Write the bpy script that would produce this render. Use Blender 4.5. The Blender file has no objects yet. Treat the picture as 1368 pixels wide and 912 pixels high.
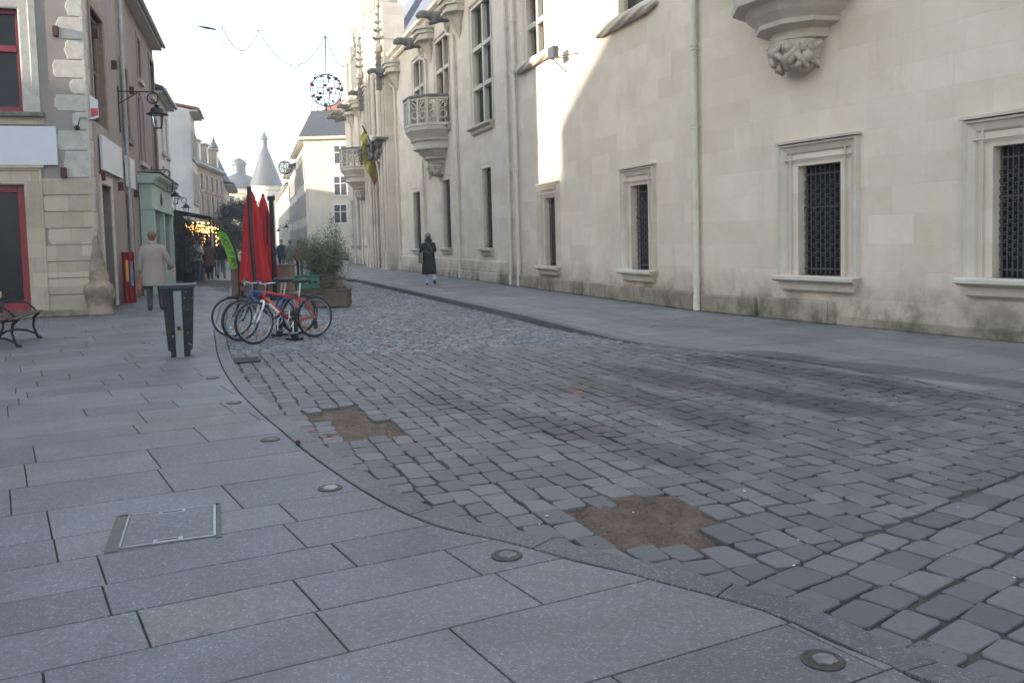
import bpy, bmesh, math, random
from mathutils import Vector, Matrix, noise
random.seed(7)
R = math.radians
scn = bpy.context.scene
col = scn.collection

# ------------------------------------------------------------------ camera, sky, sun, exposure
FPX, CX, CY, HCAM = 1120.0, 684.0, 456.0, 1.5
PITCH, ROLL, PPY = R(3.5), R(1.5), 385.0
cam_d = bpy.data.cameras.new('camera'); cam = bpy.data.objects.new('camera', cam_d); col.objects.link(cam)
cam_d.sensor_width = 36.0; cam_d.lens = 36.0 * FPX / 1368.0
cam_d.shift_y = (PPY - CY) / 1368.0
cam_d.clip_start = 0.05; cam_d.clip_end = 3000
fwd = Vector((0, math.cos(PITCH), -math.sin(PITCH)))
r0 = Vector((1, 0, 0)); u0 = r0.cross(fwd)
rt = r0 * math.cos(ROLL) - u0 * math.sin(ROLL)
up = u0 * math.cos(ROLL) + r0 * math.sin(ROLL)
rt, up = (r0 * math.cos(ROLL) - u0 * math.sin(ROLL)), (u0 * math.cos(ROLL) + r0 * math.sin(ROLL))
cm = Matrix((rt, up, -fwd)).transposed().to_4x4(); cm.translation = (0, 0, HCAM)
cam.matrix_world = cm
scn.camera = cam

SUN_EL = R(10.0); SUN_V = Vector((-0.894, -0.447, 0))   # horizontal direction towards the sun
sv = Vector((SUN_V.x * math.cos(SUN_EL), SUN_V.y * math.cos(SUN_EL), math.sin(SUN_EL)))
sun_d = bpy.data.lights.new('sun', 'SUN'); sun_d.energy = 4.0; sun_d.angle = R(0.8); sun_d.color = (1.0, 0.90, 0.76)
sun = bpy.data.objects.new('sun', sun_d); col.objects.link(sun)
sun.rotation_euler = (-sv).to_track_quat('-Z', 'Y').to_euler(); sun.location = (0, 0, 40)
world = bpy.data.worlds.new('World'); scn.world = world; world.use_nodes = True
wn = world.node_tree; bg = wn.nodes['Background']
sky = wn.nodes.new('ShaderNodeTexSky'); sky.sky_type = 'NISHITA'; sky.sun_disc = False
sky.sun_elevation = SUN_EL; sky.sun_rotation = math.atan2(SUN_V.x, SUN_V.y)
sky.air_density = 1.0; sky.dust_density = 1.0; sky.ozone_density = 1.0
veil = wn.nodes.new('ShaderNodeMixRGB'); veil.blend_type = 'ADD'; veil.inputs[0].default_value = 1.0     # thin even cloud in front of the blue
veil.inputs[2].default_value = (1.54, 1.60, 1.72, 1)
wn.links.new(sky.outputs[0], veil.inputs[1]); wn.links.new(veil.outputs[0], bg.inputs[0]); bg.inputs[1].default_value = 0.15
scn.view_settings.view_transform = 'Standard'; scn.view_settings.look = 'None'
scn.view_settings.exposure = 1.70; scn.view_settings.gamma = 1.0
try: scn.view_settings.use_curve_mapping = False
except Exception: pass
scn.cycles.max_bounces = 6; scn.cycles.diffuse_bounces = 4; scn.cycles.transparent_max_bounces = 8
scn.cycles.use_denoising = True

# ------------------------------------------------------------------ helpers
def ray(px, py):
    return (fwd * FPX + rt * (px - CX) - up * (py - PPY)).normalized()
def G(px, py, z=0.0):
    d = ray(px, py); t = (z - HCAM) / d.z
    return Vector((d.x * t, d.y * t, z))
def at_depth(px, py, Y):
    d = ray(px, py); t = Y / d.y
    return Vector((d.x * t, Y, HCAM + d.z * t))

WM = {}
def link(name, data, parent=None, M=None):
    o = bpy.data.objects.new(name, data); col.objects.link(o)
    M = M or (WM[parent.name] if parent else Matrix())
    WM[o.name] = M.copy()
    if parent:
        o.parent = parent
        o.matrix_local = WM[parent.name].inverted() @ M
    else:
        o.matrix_local = M
    return o
def tag(o, label=None, cat=None, group=None, kind=None):
    if label: o['label'] = label
    if cat: o['category'] = cat
    if group: o['group'] = group
    if kind: o['kind'] = kind
    return o
def empty(name, loc, label=None, cat=None, rz=0.0, group=None, kind=None):
    M = Matrix.Translation(loc) @ Matrix.Rotation(rz, 4, 'Z')
    o = link(name, None, None, M); o.empty_display_size = 0.2
    return tag(o, label, cat, group, kind)
def struct(o): o['kind'] = 'structure'; return o

class MB:
    def __init__(s): s.v = []; s.f = []; s.mi = []; s.cur = 0; s.T = Matrix(); s.uvs = None; s.att = []; s.a = 0.0
    def av(s, p):
        s.v.append(tuple(s.T @ Vector(p))); s.att.append(s.a); return len(s.v) - 1
    def af(s, idx): s.f.append(tuple(idx)); s.mi.append(s.cur)
    def quad(s, a, b, c, d): s.af([s.av(a), s.av(b), s.av(c), s.av(d)])
    def box(s, x0, x1, y0, y1, z0, z1):
        i = [s.av(p) for p in ((x0,y0,z0),(x1,y0,z0),(x1,y1,z0),(x0,y1,z0),(x0,y0,z1),(x1,y0,z1),(x1,y1,z1),(x0,y1,z1))]
        for q in ((0,3,2,1),(4,5,6,7),(0,1,5,4),(1,2,6,5),(2,3,7,6),(3,0,4,7)): s.af([i[k] for k in q])
    def cbox(s, c, d): s.box(c[0]-d[0]/2, c[0]+d[0]/2, c[1]-d[1]/2, c[1]+d[1]/2, c[2]-d[2]/2, c[2]+d[2]/2)
    def tube(s, pts, r, n=8, closed=False, caps=True):
        pts = [Vector(p) for p in pts]; m = len(pts)
        rr = r if isinstance(r, (list, tuple)) else [r] * m
        rings = []; prev = None
        for k in range(m):
            if closed: t = pts[(k+1) % m] - pts[(k-1) % m]
            else: t = pts[min(k+1, m-1)] - pts[max(k-1, 0)]
            if t.length < 1e-9: t = Vector((0,0,1))
            t.normalize()
            if prev is None:
                a = Vector((0,0,1)) if abs(t.z) < 0.9 else Vector((1,0,0))
                nrm = t.cross(a).normalized()
            else:
                nrm = (prev - t * prev.dot(t))
                if nrm.length < 1e-6: nrm = t.orthogonal()
                nrm.normalize()
            prev = nrm; b = t.cross(nrm)
            rings.append([s.av(pts[k] + (nrm * math.cos(2*math.pi*j/n) + b * math.sin(2*math.pi*j/n)) * rr[k]) for j in range(n)])
        for k in range(m if closed else m-1):
            A = rings[k]; B = rings[(k+1) % m]
            for j in range(n): s.af([A[j], A[(j+1)%n], B[(j+1)%n], B[j]])
        if caps and not closed:
            s.af(rings[0][::-1]); s.af(rings[-1])
    def loft(s, rings, closed_ring=True, caps=True):
        idx = [[s.av(p) for p in rg] for rg in rings]
        n = len(idx[0])
        for k in range(len(idx)-1):
            A, B = idx[k], idx[k+1]
            for j in range(n if closed_ring else n-1): s.af([A[j], A[(j+1)%n], B[(j+1)%n], B[j]])
        if caps and closed_ring:
            s.af(idx[0][::-1]); s.af(idx[-1])
    def lathe(s, prof, n=16, c=(0,0,0), sx=1.0, sy=1.0, a0=0.0):
        s.loft([[(c[0]+r*sx*math.cos(a0+2*math.pi*j/n), c[1]+r*sy*math.sin(a0+2*math.pi*j/n), c[2]+z) for j in range(n)] for r, z in prof])
    def ball(s, c, r, n=10, m=7, sc=(1,1,1)):
        prof = [(max(1e-3, math.sin(math.pi*k/m)), -math.cos(math.pi*k/m)) for k in range(m+1)]
        s.loft([[(c[0]+r*sc[0]*pr*math.cos(2*math.pi*j/n), c[1]+r*sc[1]*pr*math.sin(2*math.pi*j/n), c[2]+r*sc[2]*pz) for j in range(n)] for pr, pz in prof])
    def prism(s, poly, z0, z1):
        n = len(poly); a = [s.av((p[0],p[1],z0)) for p in poly]; b = [s.av((p[0],p[1],z1)) for p in poly]
        s.af(a[::-1]); s.af(b)
        for j in range(n): s.af([a[j], a[(j+1)%n], b[(j+1)%n], b[j]])
    def build(s, name, mats, parent=None, M=None, smooth=False, bevel=0, attr=None, recalc=True, seg=2):
        me = bpy.data.meshes.new(name); me.from_pydata(s.v, [], s.f)
        if not isinstance(mats, (list, tuple)): mats = [mats]
        for m in mats:
            if m: me.materials.append(m)
        if len(mats) > 1: me.polygons.foreach_set('material_index', s.mi)
        if attr:
            at = me.attributes.new(attr, 'FLOAT', 'POINT'); at.data.foreach_set('value', s.att)
        if recalc:
            bm = bmesh.new(); bm.from_mesh(me); bmesh.ops.recalc_face_normals(bm, faces=bm.faces); bm.to_mesh(me); bm.free()
        if smooth: me.polygons.foreach_set('use_smooth', [True]*len(me.polygons))
        me.update()
        o = link(name, me, parent, M)
        if smooth == 'auto':
            pass
        if bevel:
            bv = o.modifiers.new('bevel', 'BEVEL'); bv.width = bevel; bv.segments = seg; bv.limit_method = 'ANGLE'; bv.angle_limit = R(40)
        return o

def copy_tree(o, M=None, parent=None):
    c = o.copy(); col.objects.link(c)
    if parent: c.parent = parent; c.matrix_local = o.matrix_local
    else: c.parent = None; c.matrix_local = M; WM[c.name] = M.copy()
    for ch in list(o.children): copy_tree(ch, None, c)
    return c

# ------------------------------------------------------------------ materials
class NT:
    def __init__(s, name):
        s.m = bpy.data.materials.new(name); s.m.use_nodes = True; s.t = s.m.node_tree
        s.b = s.t.nodes['Principled BSDF']
    def n(s, typ, **kw):
        nd = s.t.nodes.new('ShaderNode' + typ)
        for k, v in kw.items():
            if k.startswith('i_'):
                key = k[2:]; key = int(key) if key.isdigit() else key.replace('_', ' ')
                nd.inputs[key].default_value = v
            else: setattr(nd, k, v)
        return nd
    def l(s, a, b): s.t.links.new(a, b)
    def coord(s, world=False, scale=None, rot=None, loc=None):
        if world: g = s.n('NewGeometry'); out = g.outputs['Position']
        else: g = s.n('TexCoord'); out = g.outputs['Object']
        if scale is not None or rot is not None or loc is not None:
            mp = s.n('Mapping'); s.l(out, mp.inputs[0])
            if scale is not None: mp.inputs['Scale'].default_value = scale
            if rot is not None: mp.inputs['Rotation'].default_value = rot
            if loc is not None: mp.inputs['Location'].default_value = loc
            out = mp.outputs[0]
        return out
    def noise(s, co, scale, detail=6, rough=0.6, dist=0.0):
        nd = s.n('TexNoise'); s.l(co, nd.inputs['Vector']); nd.inputs['Scale'].default_value = scale
        nd.inputs['Detail'].default_value = detail; nd.inputs['Roughness'].default_value = rough; nd.inputs['Distortion'].default_value = dist
        return nd.outputs['Fac']
    def ramp(s, fac, stops):
        nd = s.n('ValToRGB'); s.l(fac, nd.inputs[0]); cr = nd.color_ramp
        while len(cr.elements) < len(stops): cr.elements.new(0.5)
        for e, (p, c) in zip(cr.elements, stops):
            e.position = p; e.color = (c, c, c, 1) if isinstance(c, (int, float)) else (*c, 1)
        return nd.outputs[0]
    def mix(s, fac, a, b, mode='MIX'):
        nd = s.n('MixRGB', blend_type=mode)
        for k, v in enumerate((fac, a, b)):
            if hasattr(v, 'links') or hasattr(v, 'is_output'): s.l(v, nd.inputs[k])
            elif isinstance(v, (int, float)) and k == 0: nd.inputs[0].default_value = v
            elif isinstance(v, (int, float)): nd.inputs[k].default_value = (v, v, v, 1)
            else: nd.inputs[k].default_value = (*v, 1)
        return nd.outputs[0]
    def math(s, op, a, b=0.0, c=None, clamp=False):
        nd = s.n('Math', operation=op, use_clamp=clamp)
        for k, v in enumerate((a, b) if c is None else (a, b, c)):
            if hasattr(v, 'is_output'): s.l(v, nd.inputs[k])
            else: nd.inputs[k].default_value = v
        return nd.outputs[0]
    def bump(s, h, strength=0.3, dist=0.01):
        nd = s.n('Bump'); nd.inputs['Strength'].default_value = strength; nd.inputs['Distance'].default_value = dist
        s.l(h, nd.inputs['Height']); s.l(nd.outputs[0], s.b.inputs['Normal']); return nd
    def base(s, c):
        if hasattr(c, 'is_output'): s.l(c, s.b.inputs['Base Color'])
        else: s.b.inputs['Base Color'].default_value = (*c, 1)
    def rough(s, r):
        if hasattr(r, 'is_output'): s.l(r, s.b.inputs['Roughness'])
        else: s.b.inputs['Roughness'].default_value = r

def simple(name, c, rough=0.6, metal=0.0, var=0.25, scale=8.0, bump=0.0, emit=None, spec=None):
    t = NT(name); co = t.coord()
    f = t.noise(co, scale, 5, 0.65)
    dark = tuple(x * (1 - var) for x in c); lite = tuple(min(1, x * (1 + var)) for x in c)
    t.base(t.ramp(f, [(0.25, dark), (0.75, lite)])); t.rough(rough); t.b.inputs['Metallic'].default_value = metal
    if spec is not None: t.b.inputs['Specular IOR Level'].default_value = spec
    if bump: t.bump(f, bump, 0.01)
    if emit: t.b.inputs['Emission Color'].default_value = (*emit[:3], 1); t.b.inputs['Emission Strength'].default_value = emit[3]
    return t.m

def ashlar(name, c1, c2, mortar, bw=0.7, bh=0.32, msize=0.006, stain=True, contrast=0.5, loc=(0,0,0)):
    """dressed stone blocks in wall-local metres (x along, z up)"""
    t = NT(name); tc = t.coord(); mp = t.n('Mapping'); t.l(tc, mp.inputs[0]); mp.inputs['Rotation'].default_value = (R(90), 0, 0)
    mp.inputs['Location'].default_value = loc
    sx = t.n('SeparateXYZ'); t.l(tc, sx.inputs[0]); cx = t.n('CombineXYZ')
    yy = t.math('MULTIPLY', sx.outputs['Y'], 1.0); xx = t.math('ADD', sx.outputs['X'], yy)
    t.l(xx, cx.inputs[0]); t.l(sx.outputs['Z'], cx.inputs[1])
    warp = t.noise(tc, 1.3, 3); wv = t.n('VectorMath', operation='ADD'); 
    wsc = t.math('MULTIPLY', t.math('SUBTRACT', warp, 0.5), 0.03); wc = t.n('CombineXYZ'); t.l(wsc, wc.inputs[0]); t.l(wsc, wc.inputs[1])
    t.l(cx.outputs[0], wv.inputs[0]); t.l(wc.outputs[0], wv.inputs[1])
    br = t.n('TexBrick', offset=0.43, squash=0.8, squash_frequency=3, offset_frequency=2); t.l(wv.outputs[0], br.inputs['Vector'])
    br.inputs['Scale'].default_value = 1.0; br.inputs['Brick Width'].default_value = bw; br.inputs['Row Height'].default_value = bh
    br.inputs['Mortar Size'].default_value = msize; br.inputs['Mortar Smooth'].default_value = 0.6; br.inputs['Bias'].default_value = 0.0
    br.inputs['Color1'].default_value = (0,0,0,1); br.inputs['Color2'].default_value = (1,1,1,1); br.inputs['Mortar'].default_value = (0.5,0.5,0.5,1)
    tone = br.outputs['Color']; n1 = t.noise(tc, 0.7, 8, 0.62); n2 = t.noise(tc, 9.0, 8, 0.7); n3 = t.noise(tc, 2.6, 6, 0.6, 0.4)
    f = t.math('ADD', t.math('MULTIPLY', tone, contrast * 0.6), t.math('MULTIPLY', n1, 1.1))
    f = t.math('ADD', f, t.math('MULTIPLY', n2, 0.25)); f = t.math('SUBTRACT', f, 0.48, clamp=True)
    c = t.ramp(f, [(0.05, c2), (0.55, c1), (0.95, tuple(min(1, k*1.12) for k in c1))])
    c = t.mix(t.math('MULTIPLY', t.ramp(n3, [(0.55, 0.0), (0.75, 1.0)]), 0.35), c, tuple(k*m for k, m in zip(c1, (0.86, 0.74, 0.55))))
    mfac = t.math('MULTIPLY', br.outputs['Fac'], t.math('MULTIPLY', t.noise(tc, 0.9, 3), 0.75))
    c = t.mix(mfac, c, mortar)
    pits = t.ramp(t.noise(tc, 22.0, 3, 0.5), [(0.70, 0.0), (0.76, 1.0)])
    c = t.mix(t.math('MULTIPLY', pits, 0.22), c, tuple(k*0.4 for k in c1))
    if stain:
        zz = t.math('ADD', sx.outputs['Z'], t.math('MULTIPLY', t.math('SUBTRACT', n3, 0.5), 1.5))
        low = t.math('SUBTRACT', 1.0, t.math('DIVIDE', zz, 0.85), clamp=True)
        c = t.mix(t.math('MULTIPLY', low, 0.5), c, (0.20, 0.17, 0.12))
        z2 = t.math('SUBTRACT', 1.0, t.math('DIVIDE', sx.outputs['Z'], 0.75), clamp=True)
        moss = t.math('MULTIPLY', t.ramp(t.noise(tc, 1.6, 8, 0.7), [(0.46, 0.0), (0.60, 1.0)]), z2, clamp=True)
        c = t.mix(t.math('MULTIPLY', moss, 0.8), c, (0.085, 0.09, 0.05))
        blk = t.math('MULTIPLY', t.ramp(t.noise(t.coord(scale=(1.4,1.4,0.25)), 1.2, 6, 0.7), [(0.60, 0.0), (0.75, 1.0)]), 0.22)
        c = t.mix(blk, c, tuple(k*0.5 for k in c2))
    rs = t.math('MULTIPLY', t.ramp(t.noise(t.coord(scale=(3.5,3.5,0.16), loc=(4,2,9)), 1.5, 7, 0.7), [(0.58, 0.0), (0.70, 1.0)]), 0.13)
    c = t.mix(rs, c, (0.24,0.215,0.17))
    t.base(c); t.rough(0.9); t.b.inputs['Specular IOR Level'].default_value = 0.2
    h = t.math('SUBTRACT', t.math('MULTIPLY', n2, 0.5), t.math('MULTIPLY', br.outputs['Fac'], 0.9))
    t.bump(h, 0.4, 0.008)
    return t.m

def render_wall(name, c1, c2, dirt=(0.12,0.10,0.085), bump=0.25, rust=0.0):
    t = NT(name); tc = t.coord(); n1 = t.noise(tc, 0.8, 8, 0.65, 0.3); n2 = t.noise(tc, 14.0, 6, 0.7)
    c = t.ramp(n1, [(0.3, c2), (0.65, c1)])
    st = t.noise(t.coord(scale=(2.0, 2.0, 0.22)), 1.4, 6, 0.65)
    c = t.mix(t.math('MULTIPLY', t.ramp(st, [(0.5, 0.0), (0.72, 1.0)]), 0.35), c, tuple(k*0.62 for k in c2))
    sx = t.n('SeparateXYZ'); t.l(tc, sx.inputs[0])
    zz = t.math('ADD', sx.outputs['Z'], t.math('MULTIPLY', n1, -1.2))
    low = t.math('SUBTRACT', 0.45, zz, clamp=True); c = t.mix(t.math('MULTIPLY', low, 0.9, clamp=True), c, dirt)
    c = t.mix(t.math('MULTIPLY', t.ramp(n2, [(0.62, 0.0), (0.75, 1.0)]), 0.25), c, dirt)
    t.base(c); t.rough(0.92); t.b.inputs['Specular IOR Level'].default_value = 0.15; t.bump(n2, bump, 0.008)
    return t.m

def shade_stripes(t):
    """soft shade stripes painted into the paving colour as dark bands (world metres)"""
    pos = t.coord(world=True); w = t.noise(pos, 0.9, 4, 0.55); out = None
    for (p, q, hw, st) in SHADE_STREAKS:
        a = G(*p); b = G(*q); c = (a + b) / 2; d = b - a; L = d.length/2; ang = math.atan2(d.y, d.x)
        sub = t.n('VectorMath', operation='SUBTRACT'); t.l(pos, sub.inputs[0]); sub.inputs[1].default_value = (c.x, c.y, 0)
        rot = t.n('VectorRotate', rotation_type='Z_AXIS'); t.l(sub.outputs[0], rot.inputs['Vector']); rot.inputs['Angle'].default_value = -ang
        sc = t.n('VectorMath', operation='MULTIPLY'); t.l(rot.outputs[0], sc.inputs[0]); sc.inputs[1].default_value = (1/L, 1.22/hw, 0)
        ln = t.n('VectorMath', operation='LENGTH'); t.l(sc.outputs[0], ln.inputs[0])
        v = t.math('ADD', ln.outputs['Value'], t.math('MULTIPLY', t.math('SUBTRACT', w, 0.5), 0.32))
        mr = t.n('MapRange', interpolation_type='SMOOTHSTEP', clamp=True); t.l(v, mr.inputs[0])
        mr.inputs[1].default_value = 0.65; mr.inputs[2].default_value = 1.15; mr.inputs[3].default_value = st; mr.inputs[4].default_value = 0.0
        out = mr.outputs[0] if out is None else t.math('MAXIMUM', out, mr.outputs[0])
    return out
SHADE_STREAKS = [((545,520),(700,556),0.26,0.9), ((660,548),(860,592),0.34,1.0), ((800,578),(965,628),0.30,0.8), ((640,508),(860,526),0.34,0.85), ((740,494),(935,552),0.36,1.0), ((880,530),(1020,586),0.34,0.85),
           ((800,484),(985,524),0.48,1.0), ((930,508),(1245,560),0.42,1.0), ((915,473),(1090,500),0.42,0.85), ((1040,490),(1300,534),0.40,0.8), ((975,467),(1110,484),0.40,1.0), ((1070,479),(1420,522),0.40,1.0)]  # soft shade stripes, drawn as dark ellipses in the paving colour

def sett_mat(name, lo, hi, rough=0.62):
    t = NT(name); tc = t.coord(); at = t.n('Attribute', attribute_name='tone', attribute_type='GEOMETRY')
    n1 = t.noise(tc, 38.0, 5, 0.7); n2 = t.noise(tc, 0.55, 5, 0.6); n3 = t.noise(tc, 160.0, 3, 0.6)
    f = t.math('ADD', t.math('MULTIPLY', at.outputs['Fac'], 0.62), t.math('MULTIPLY', n2, 0.5)); f = t.math('SUBTRACT', f, 0.08, clamp=True)
    c = t.ramp(f, [(0.0, lo), (0.45, tuple((a+b)/2 for a, b in zip(lo, hi))), (0.75, hi), (1.0, (hi[0]*1.25, hi[1]*1.05, hi[2]*0.98))])
    c = t.mix(t.math('MULTIPLY', t.ramp(n1, [(0.35, 1.0), (0.6, 0.0)]), 0.3), c, tuple(k*0.55 for k in lo))
    c = t.mix(t.math('MULTIPLY', t.ramp(n3, [(0.66, 0.0), (0.74, 1.0)]), 0.35), c, (0.36, 0.37, 0.38))
    stripe_shade = shade_stripes(t); c = t.mix(t.math('MULTIPLY', stripe_shade, 0.66), c, (0.022, 0.022, 0.028))  # stripe shade mixed into the sett colour
    t.base(c)
    t.rough(t.math('SUBTRACT', t.math('ADD', t.math('MULTIPLY', n1, 0.3), rough - 0.15), t.math('MULTIPLY', stripe_shade, 0.10)))
    t.b.inputs['Specular IOR Level'].default_value = 0.35
    t.bump(t.math('ADD', n1, t.math('MULTIPLY', n3, 0.4)), 0.45, 0.006)
    return t.m
def slab_mat(name, lo, hi):
    t = NT(name); tc = t.coord(); at = t.n('Attribute', attribute_name='tone', attribute_type='GEOMETRY')
    n2 = t.noise(tc, 0.9, 6, 0.6); n1 = t.noise(tc, 30.0, 4, 0.7)
    f = t.math('ADD', t.math('MULTIPLY', at.outputs['Fac'], 0.6), t.math('MULTIPLY', n2, 0.55)); f = t.math('SUBTRACT', f, 0.1, clamp=True)
    c = t.ramp(f, [(0.0, lo), (0.7, hi), (0.82, (hi[0]*1.02, hi[1]*0.93, hi[2]*0.86)), (1.0, (hi[0]*1.2, hi[1]*1.06, hi[2]*0.96))])
    # elongated pale flakes, two orientations
    for rot, sc in ((0.5, 1.0), (2.1, 1.2)):
        vo = t.n('TexVoronoi', feature='F1'); t.l(t.coord(scale=(70*sc, 260*sc, 70), rot=(0,0,rot)), vo.inputs['Vector']); vo.inputs['Scale'].default_value = 0.6
        fl = t.ramp(vo.outputs['Distance'], [(0.20, 1.0), (0.30, 0.0)])
        gate = t.ramp(t.noise(tc, 24.0 + 7*sc, 2, 0.5), [(0.46, 0.0), (0.54, 1.0)])
        c = t.mix(t.math('MULTIPLY', t.math('MULTIPLY', fl, gate), 0.6), c, (0.42, 0.44, 0.47))
    c = t.mix(t.math('MULTIPLY', t.ramp(n1, [(0.36, 1.0), (0.55, 0.0)]), 0.22), c, tuple(k*0.5 for k in lo))
    gum = t.ramp(t.noise(tc, 5.5, 2, 0.3), [(0.735, 0.0), (0.75, 1.0)]); c = t.mix(t.math('MULTIPLY', gum, 0.4), c, (0.07, 0.068, 0.065))
    brn = t.ramp(t.noise(t.coord(loc=(31,7,0)), 9.0, 2, 0.3), [(0.76, 0.0), (0.775, 1.0)]); c = t.mix(t.math('MULTIPLY', brn, 0.6), c, (0.10, 0.06, 0.04))
    st_ = t.ramp(t.noise(t.coord(world=True), 0.75, 8, 0.68, 0.5), [(0.42, 1.0), (0.60, 0.0)]); c = t.mix(t.math('MULTIPLY', st_, 0.30), c, tuple(k*0.42 for k in lo))
    stripe_shade = shade_stripes(t); c = t.mix(t.math('MULTIPLY', stripe_shade, 0.6), c, (0.035, 0.036, 0.042))  # same painted shade stripes carried onto the slabs
    t.base(c); t.rough(t.math('ADD', t.math('MULTIPLY', n2, 0.25), 0.45)); t.b.inputs['Specular IOR Level'].default_value = 0.35
    t.bump(n1, 0.22, 0.004)
    return t.m
def tiles(name, c1, c2, w=0.3, h=0.16):
    t = NT(name); tc = t.coord(); br = t.n('TexBrick', offset=0.5); t.l(t.coord(), br.inputs['Vector'])
    br.inputs['Scale'].default_value = 1.0; br.inputs['Brick Width'].default_value = w; br.inputs['Row Height'].default_value = h; br.inputs['Mortar Size'].default_value = 0.012
    br.inputs['Color1'].default_value = (*c1, 1); br.inputs['Color2'].default_value = (*c2, 1); br.inputs['Mortar'].default_value = tuple(k*0.4 for k in c2) + (1,)
    n = t.noise(tc, 1.3, 5); t.base(t.mix(0.3, br.outputs['Color'], t.ramp(n, [(0.3, c2), (0.7, c1)]))); t.rough(0.6)
    t.bump(t.math('SUBTRACT', 1.0, br.outputs['Fac']), 0.5, 0.02); return t.m
def leaf_mat(name, c1, c2):
    t = NT(name); at = t.n('Attribute', attribute_name='tone', attribute_type='GEOMETRY')
    t.base(t.ramp(at.outputs['Fac'], [(0.1, c2), (0.9, c1)])); t.rough(0.65); return t.m

M = {}
M['palace'] = ashlar('palace_limestone', (0.715,0.63,0.51), (0.58,0.50,0.39), (0.62,0.59,0.51), 0.95, 0.42, 0.006, contrast=0.55)
M['trim'] = ashlar('carved_limestone', (0.64,0.59,0.50), (0.47,0.42,0.33), (0.5,0.46,0.38), 0.8, 0.6, 0.003, stain=False, contrast=0.3)
M['plinth'] = ashlar('plinth_stone', (0.50,0.44,0.34), (0.26,0.22,0.16), (0.12,0.11,0.08), 1.1, 0.9, 0.012)
M['oldstone'] = simple('weathered_dark_stone', (0.16,0.155,0.13), 0.95, 0, 0.55, 6, 0.5)
M['palestone'] = simple('carved_pendant_stone', (0.46,0.41,0.32), 0.95, 0, 0.35, 7, 0.4)
M['pipe'] = simple('cream_painted_pipe', (0.62,0.57,0.47), 0.45, 0, 0.10, 5)
M['gpipe'] = simple('grey_zinc_pipe', (0.34,0.35,0.36), 0.45, 0.3, 0.2, 4)
M['cornerwall'] = render_wall('grey_brown_render', (0.325,0.285,0.255), (0.25,0.22,0.195))
M['sidewall'] = render_wall('greige_render', (0.36,0.315,0.275), (0.28,0.24,0.205))
M['pink'] = render_wall('pink_render', (0.35,0.265,0.25), (0.285,0.22,0.21))
M['whitewall'] = render_wall('off_white_render', (0.66,0.63,0.59), (0.56,0.53,0.50))
M['cream'] = render_wall('cream_render', (0.70,0.62,0.49), (0.60,0.53,0.42))
M['pale'] = render_wall('pale_render', (0.66,0.60,0.51), (0.55,0.50,0.43))
M['ochre'] = ashlar('ochre_stone', (0.50,0.39,0.28), (0.38,0.29,0.20), (0.33,0.27,0.2), 0.8, 0.35, 0.01, contrast=0.4)
M['quoin'] = simple('pale_quoin_stone', (0.47,0.44,0.385), 0.9, 0, 0.22, 5, 0.3)
M['quoin_low'] = ashlar('old_coursed_stone', (0.50,0.42,0.32), (0.34,0.28,0.205), (0.22,0.20,0.165), 0.5, 0.33, 0.006, stain=False, contrast=0.7)
M['brownstone'] = simple('brown_stone_surround', (0.26,0.20,0.145), 0.9, 0, 0.25, 5, 0.3)
M['red'] = simple('dark_red_paint', (0.235,0.012,0.022), 0.4, 0, 0.15, 6)
M['rust'] = simple('rust_red_block', (0.075,0.022,0.018), 0.7, 0, 0.3, 9)
M['signwhite'] = simple('white_sign_board', (0.60,0.60,0.62), 0.5, 0, 0.04, 2)
M['glass'] = simple('dark_window_glass', (0.014,0.015,0.017), 0.2, 0, 0.3, 1.2, spec=0.25)
M['curtain'] = simple('window_glass_with_curtain', (0.085,0.085,0.085), 0.15, 0, 0.5, 2.0)
M['white'] = simple('white_painted_wood', (0.72,0.71,0.68), 0.5, 0, 0.06, 5)
M['wornstone'] = simple('blackened_worn_stone', (0.25,0.205,0.15), 0.95, 0, 0.65, 3.2, 0.8)
M['shutter'] = simple('grey_painted_shutter', (0.42,0.385,0.33), 0.6, 0, 0.08, 5)
M['iron'] = simple('black_wrought_iron', (0.022,0.022,0.024), 0.5, 0.4, 0.3, 20)
M['grille'] = simple('purple_brown_iron_grille', (0.105,0.085,0.088), 0.55, 0.2, 0.3, 20)
M['slate'] = tiles('blue_slate', (0.13,0.15,0.19), (0.085,0.10,0.135), 0.3, 0.2)
M['slate2'] = simple('lead_grey_roof', (0.065,0.070,0.080), 0.5, 0.1, 0.15, 3)
M['tile'] = tiles('orange_roof_tile', (0.42,0.15,0.075), (0.32,0.11,0.06))
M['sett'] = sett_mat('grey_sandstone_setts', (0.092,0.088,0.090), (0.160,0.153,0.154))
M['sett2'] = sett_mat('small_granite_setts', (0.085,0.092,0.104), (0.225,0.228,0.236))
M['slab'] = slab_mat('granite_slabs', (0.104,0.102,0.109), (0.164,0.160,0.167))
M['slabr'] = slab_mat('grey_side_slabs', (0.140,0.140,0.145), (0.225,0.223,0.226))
M['kerbdark'] = slab_mat('shaded_dirty_kerb', (0.075,0.078,0.083), (0.13,0.135,0.142))  # dirt and the step's shade both put into this darker colour
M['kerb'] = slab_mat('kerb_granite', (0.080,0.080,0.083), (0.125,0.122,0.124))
def grout_mat():
    t = NT('sandy_joint_dirt'); tc = t.coord(); n = t.noise(tc, 3.0, 8, 0.7); n2 = t.noise(tc, 60, 5, 0.7)
    c = t.ramp(n, [(0.35, (0.035,0.033,0.030)), (0.6, (0.085,0.072,0.056)), (0.8, (0.05,0.06,0.035))]); t.base(c); t.rough(0.95); t.bump(n2, 0.6, 0.01); return t.m
M['grout'] = grout_mat()
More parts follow.
